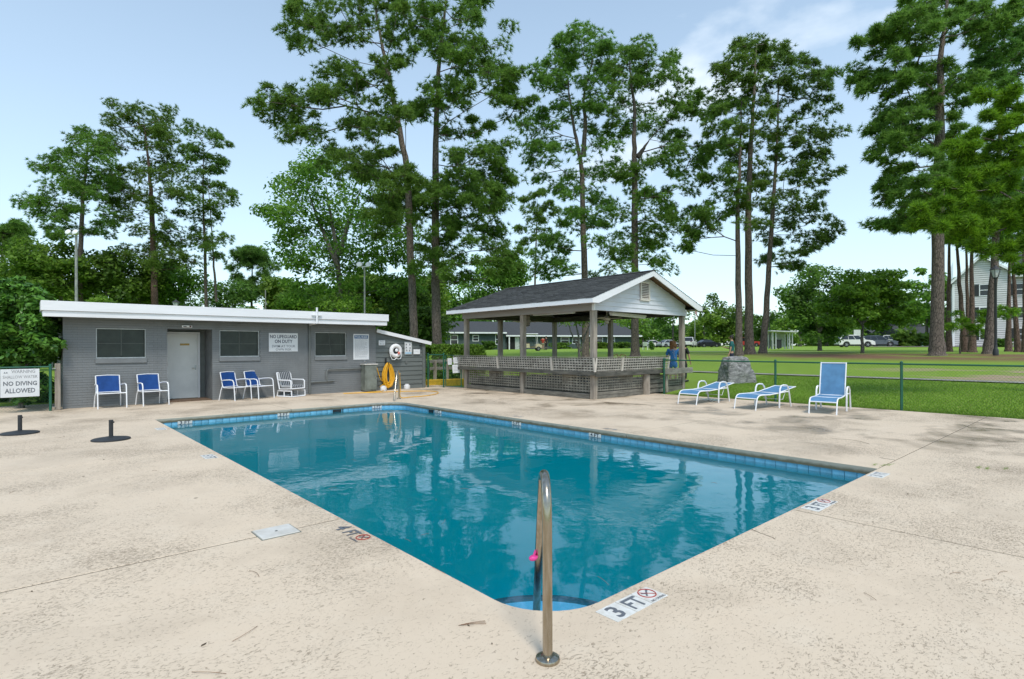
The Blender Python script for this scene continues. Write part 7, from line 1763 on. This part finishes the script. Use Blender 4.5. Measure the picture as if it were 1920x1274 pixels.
P = np.array([h0.x, h0.y, 0])[None] + hd[None] * u[:, None] + side[None] * (cx_ * .85 * rr_)[:, None]; P[:, 2] = np.maximum(.05, .86 + cz_ * .88 * rr_)
V, F, _ = leaf_foliage(P, np.full(n_, .06), rng, 2, .10)
hedge = thing('hedge', 'clipped bright green hedge behind the gate with a rounded right end', 'hedge', (h0.x, h0.y, 0)); link('foliage', fmesh('foliage', V - np.array([h0.x, h0.y, 0]), F), hedge, M_HEDGE)
m = MB(); 
for k_ in range(7):
    q = Vector(np.array([h0.x, h0.y, 0]) + hd * (.06 + .14 * k_)); m.tube([q, q + Vector((.03, .02, .8)), q + Vector((-.1, .1, 1.4))], [.03, .025, .01], 5)
m.build('stems', M_BARK_GREY, hedge)
def shrub(label, px, d, rx, h, seed, mt=M_LEAF, size=.14):
    p = on_ground(px, d); t = thing('shrub', label, 'shrub', p, 0, 'small shrubs'); r = np.random.default_rng(seed); n = int(60 + rx * 50)
    C = np.stack([r.normal(0, rx * .42, n), r.normal(0, min(rx, .6) * .42, n), h * r.random(n) ** .8 * .85 + .08], 1); Rm = Matrix.Rotation(-YAW, 3, 'Z'); C = C @ np.array(Rm).T
    V, F, tw = leaf_foliage(C, np.full(n, .16), r, 14, size); link('foliage', fmesh('foliage', V, F), t, mt)
    v_, f_2 = tubes_np([([np.array([0, 0, -.05]), c * np.array([.6, .6, .8])], [.02, .008]) for c in C[::6]], 4); link('stems', fmesh('stems', v_, f_2), t, M_BARK_GREY)
def woods(name, px0, px1, d0, d1, y0, y1, n, per, size, seed, mt):
    r = np.random.default_rng(seed); C = []
    for _ in range(n):
        px = r.uniform(px0, px1); d = r.uniform(d0, d1); top = y0 + (y1 - y0) * (.5 + .5 * math.sin(px * .031 + seed) * math.sin(px * .0113 + 2 * seed)); g = gz(at(px, 650, d).x); ht = 1.6 + (652 - top) / FPX * d - g
        p = at(px, 650, d); C.append((p.x, p.y, g + ht * r.random() ** .75))
    V, F, _ = leaf_foliage(np.array(C), np.full(n, .03 * d0 * .5), r, per, size); tag(link(name, fmesh(name, V, F), None, mt), kind='stuff')
woods('far_woods', -300, 2300, 135, 160, 618, 578, 2600, 26, 1.0, 3, M_LEAF_DARK)
woods('woods_behind_pines', 500, 832, 54, 64, 560, 505, 1500, 34, .42, 2, M_LEAF)
woods('woods_at_left', -300, 345, 52, 62, 535, 488, 1300, 34, .42, 7, M_LEAF)
woods('woods_undergrowth', -250, 800, 50, 62, 600, 566, 1500, 30, .42, 5, M_LEAF)
shrub('dark low shrub in front of the bungalow left wing', 918, 82, 1.6, 1.3, 1, M_LEAF_DARK, .3); shrub('low green foundation shrub left of the forked pine trunk', 1050, 86, 1.6, 1.0, 2, M_LEAF, .3); shrub('foundation shrub under the wide bungalow window', 1125, 88, 2.6, 1.0, 3, M_LEAF, .3); shrub('foundation shrub at the right end of the bungalow', 1165, 89, 1.8, 1.0, 4, M_LEAF_DARK, .3)
shrub('little dark conifer shrub beside the white garden chair', 1222, 62, .28, .95, 5, M_LEAF_DARK, .12); shrub('rounded shrub at the apartment foot', 1880, 64, 1.2, 1.0, 6, M_LEAF_DARK, .22)
shrub('low pale shrub behind the wooden post at the left fence', 82, 17.4, .30, .75, 7, M_LEAF_BRIGHT, .09)
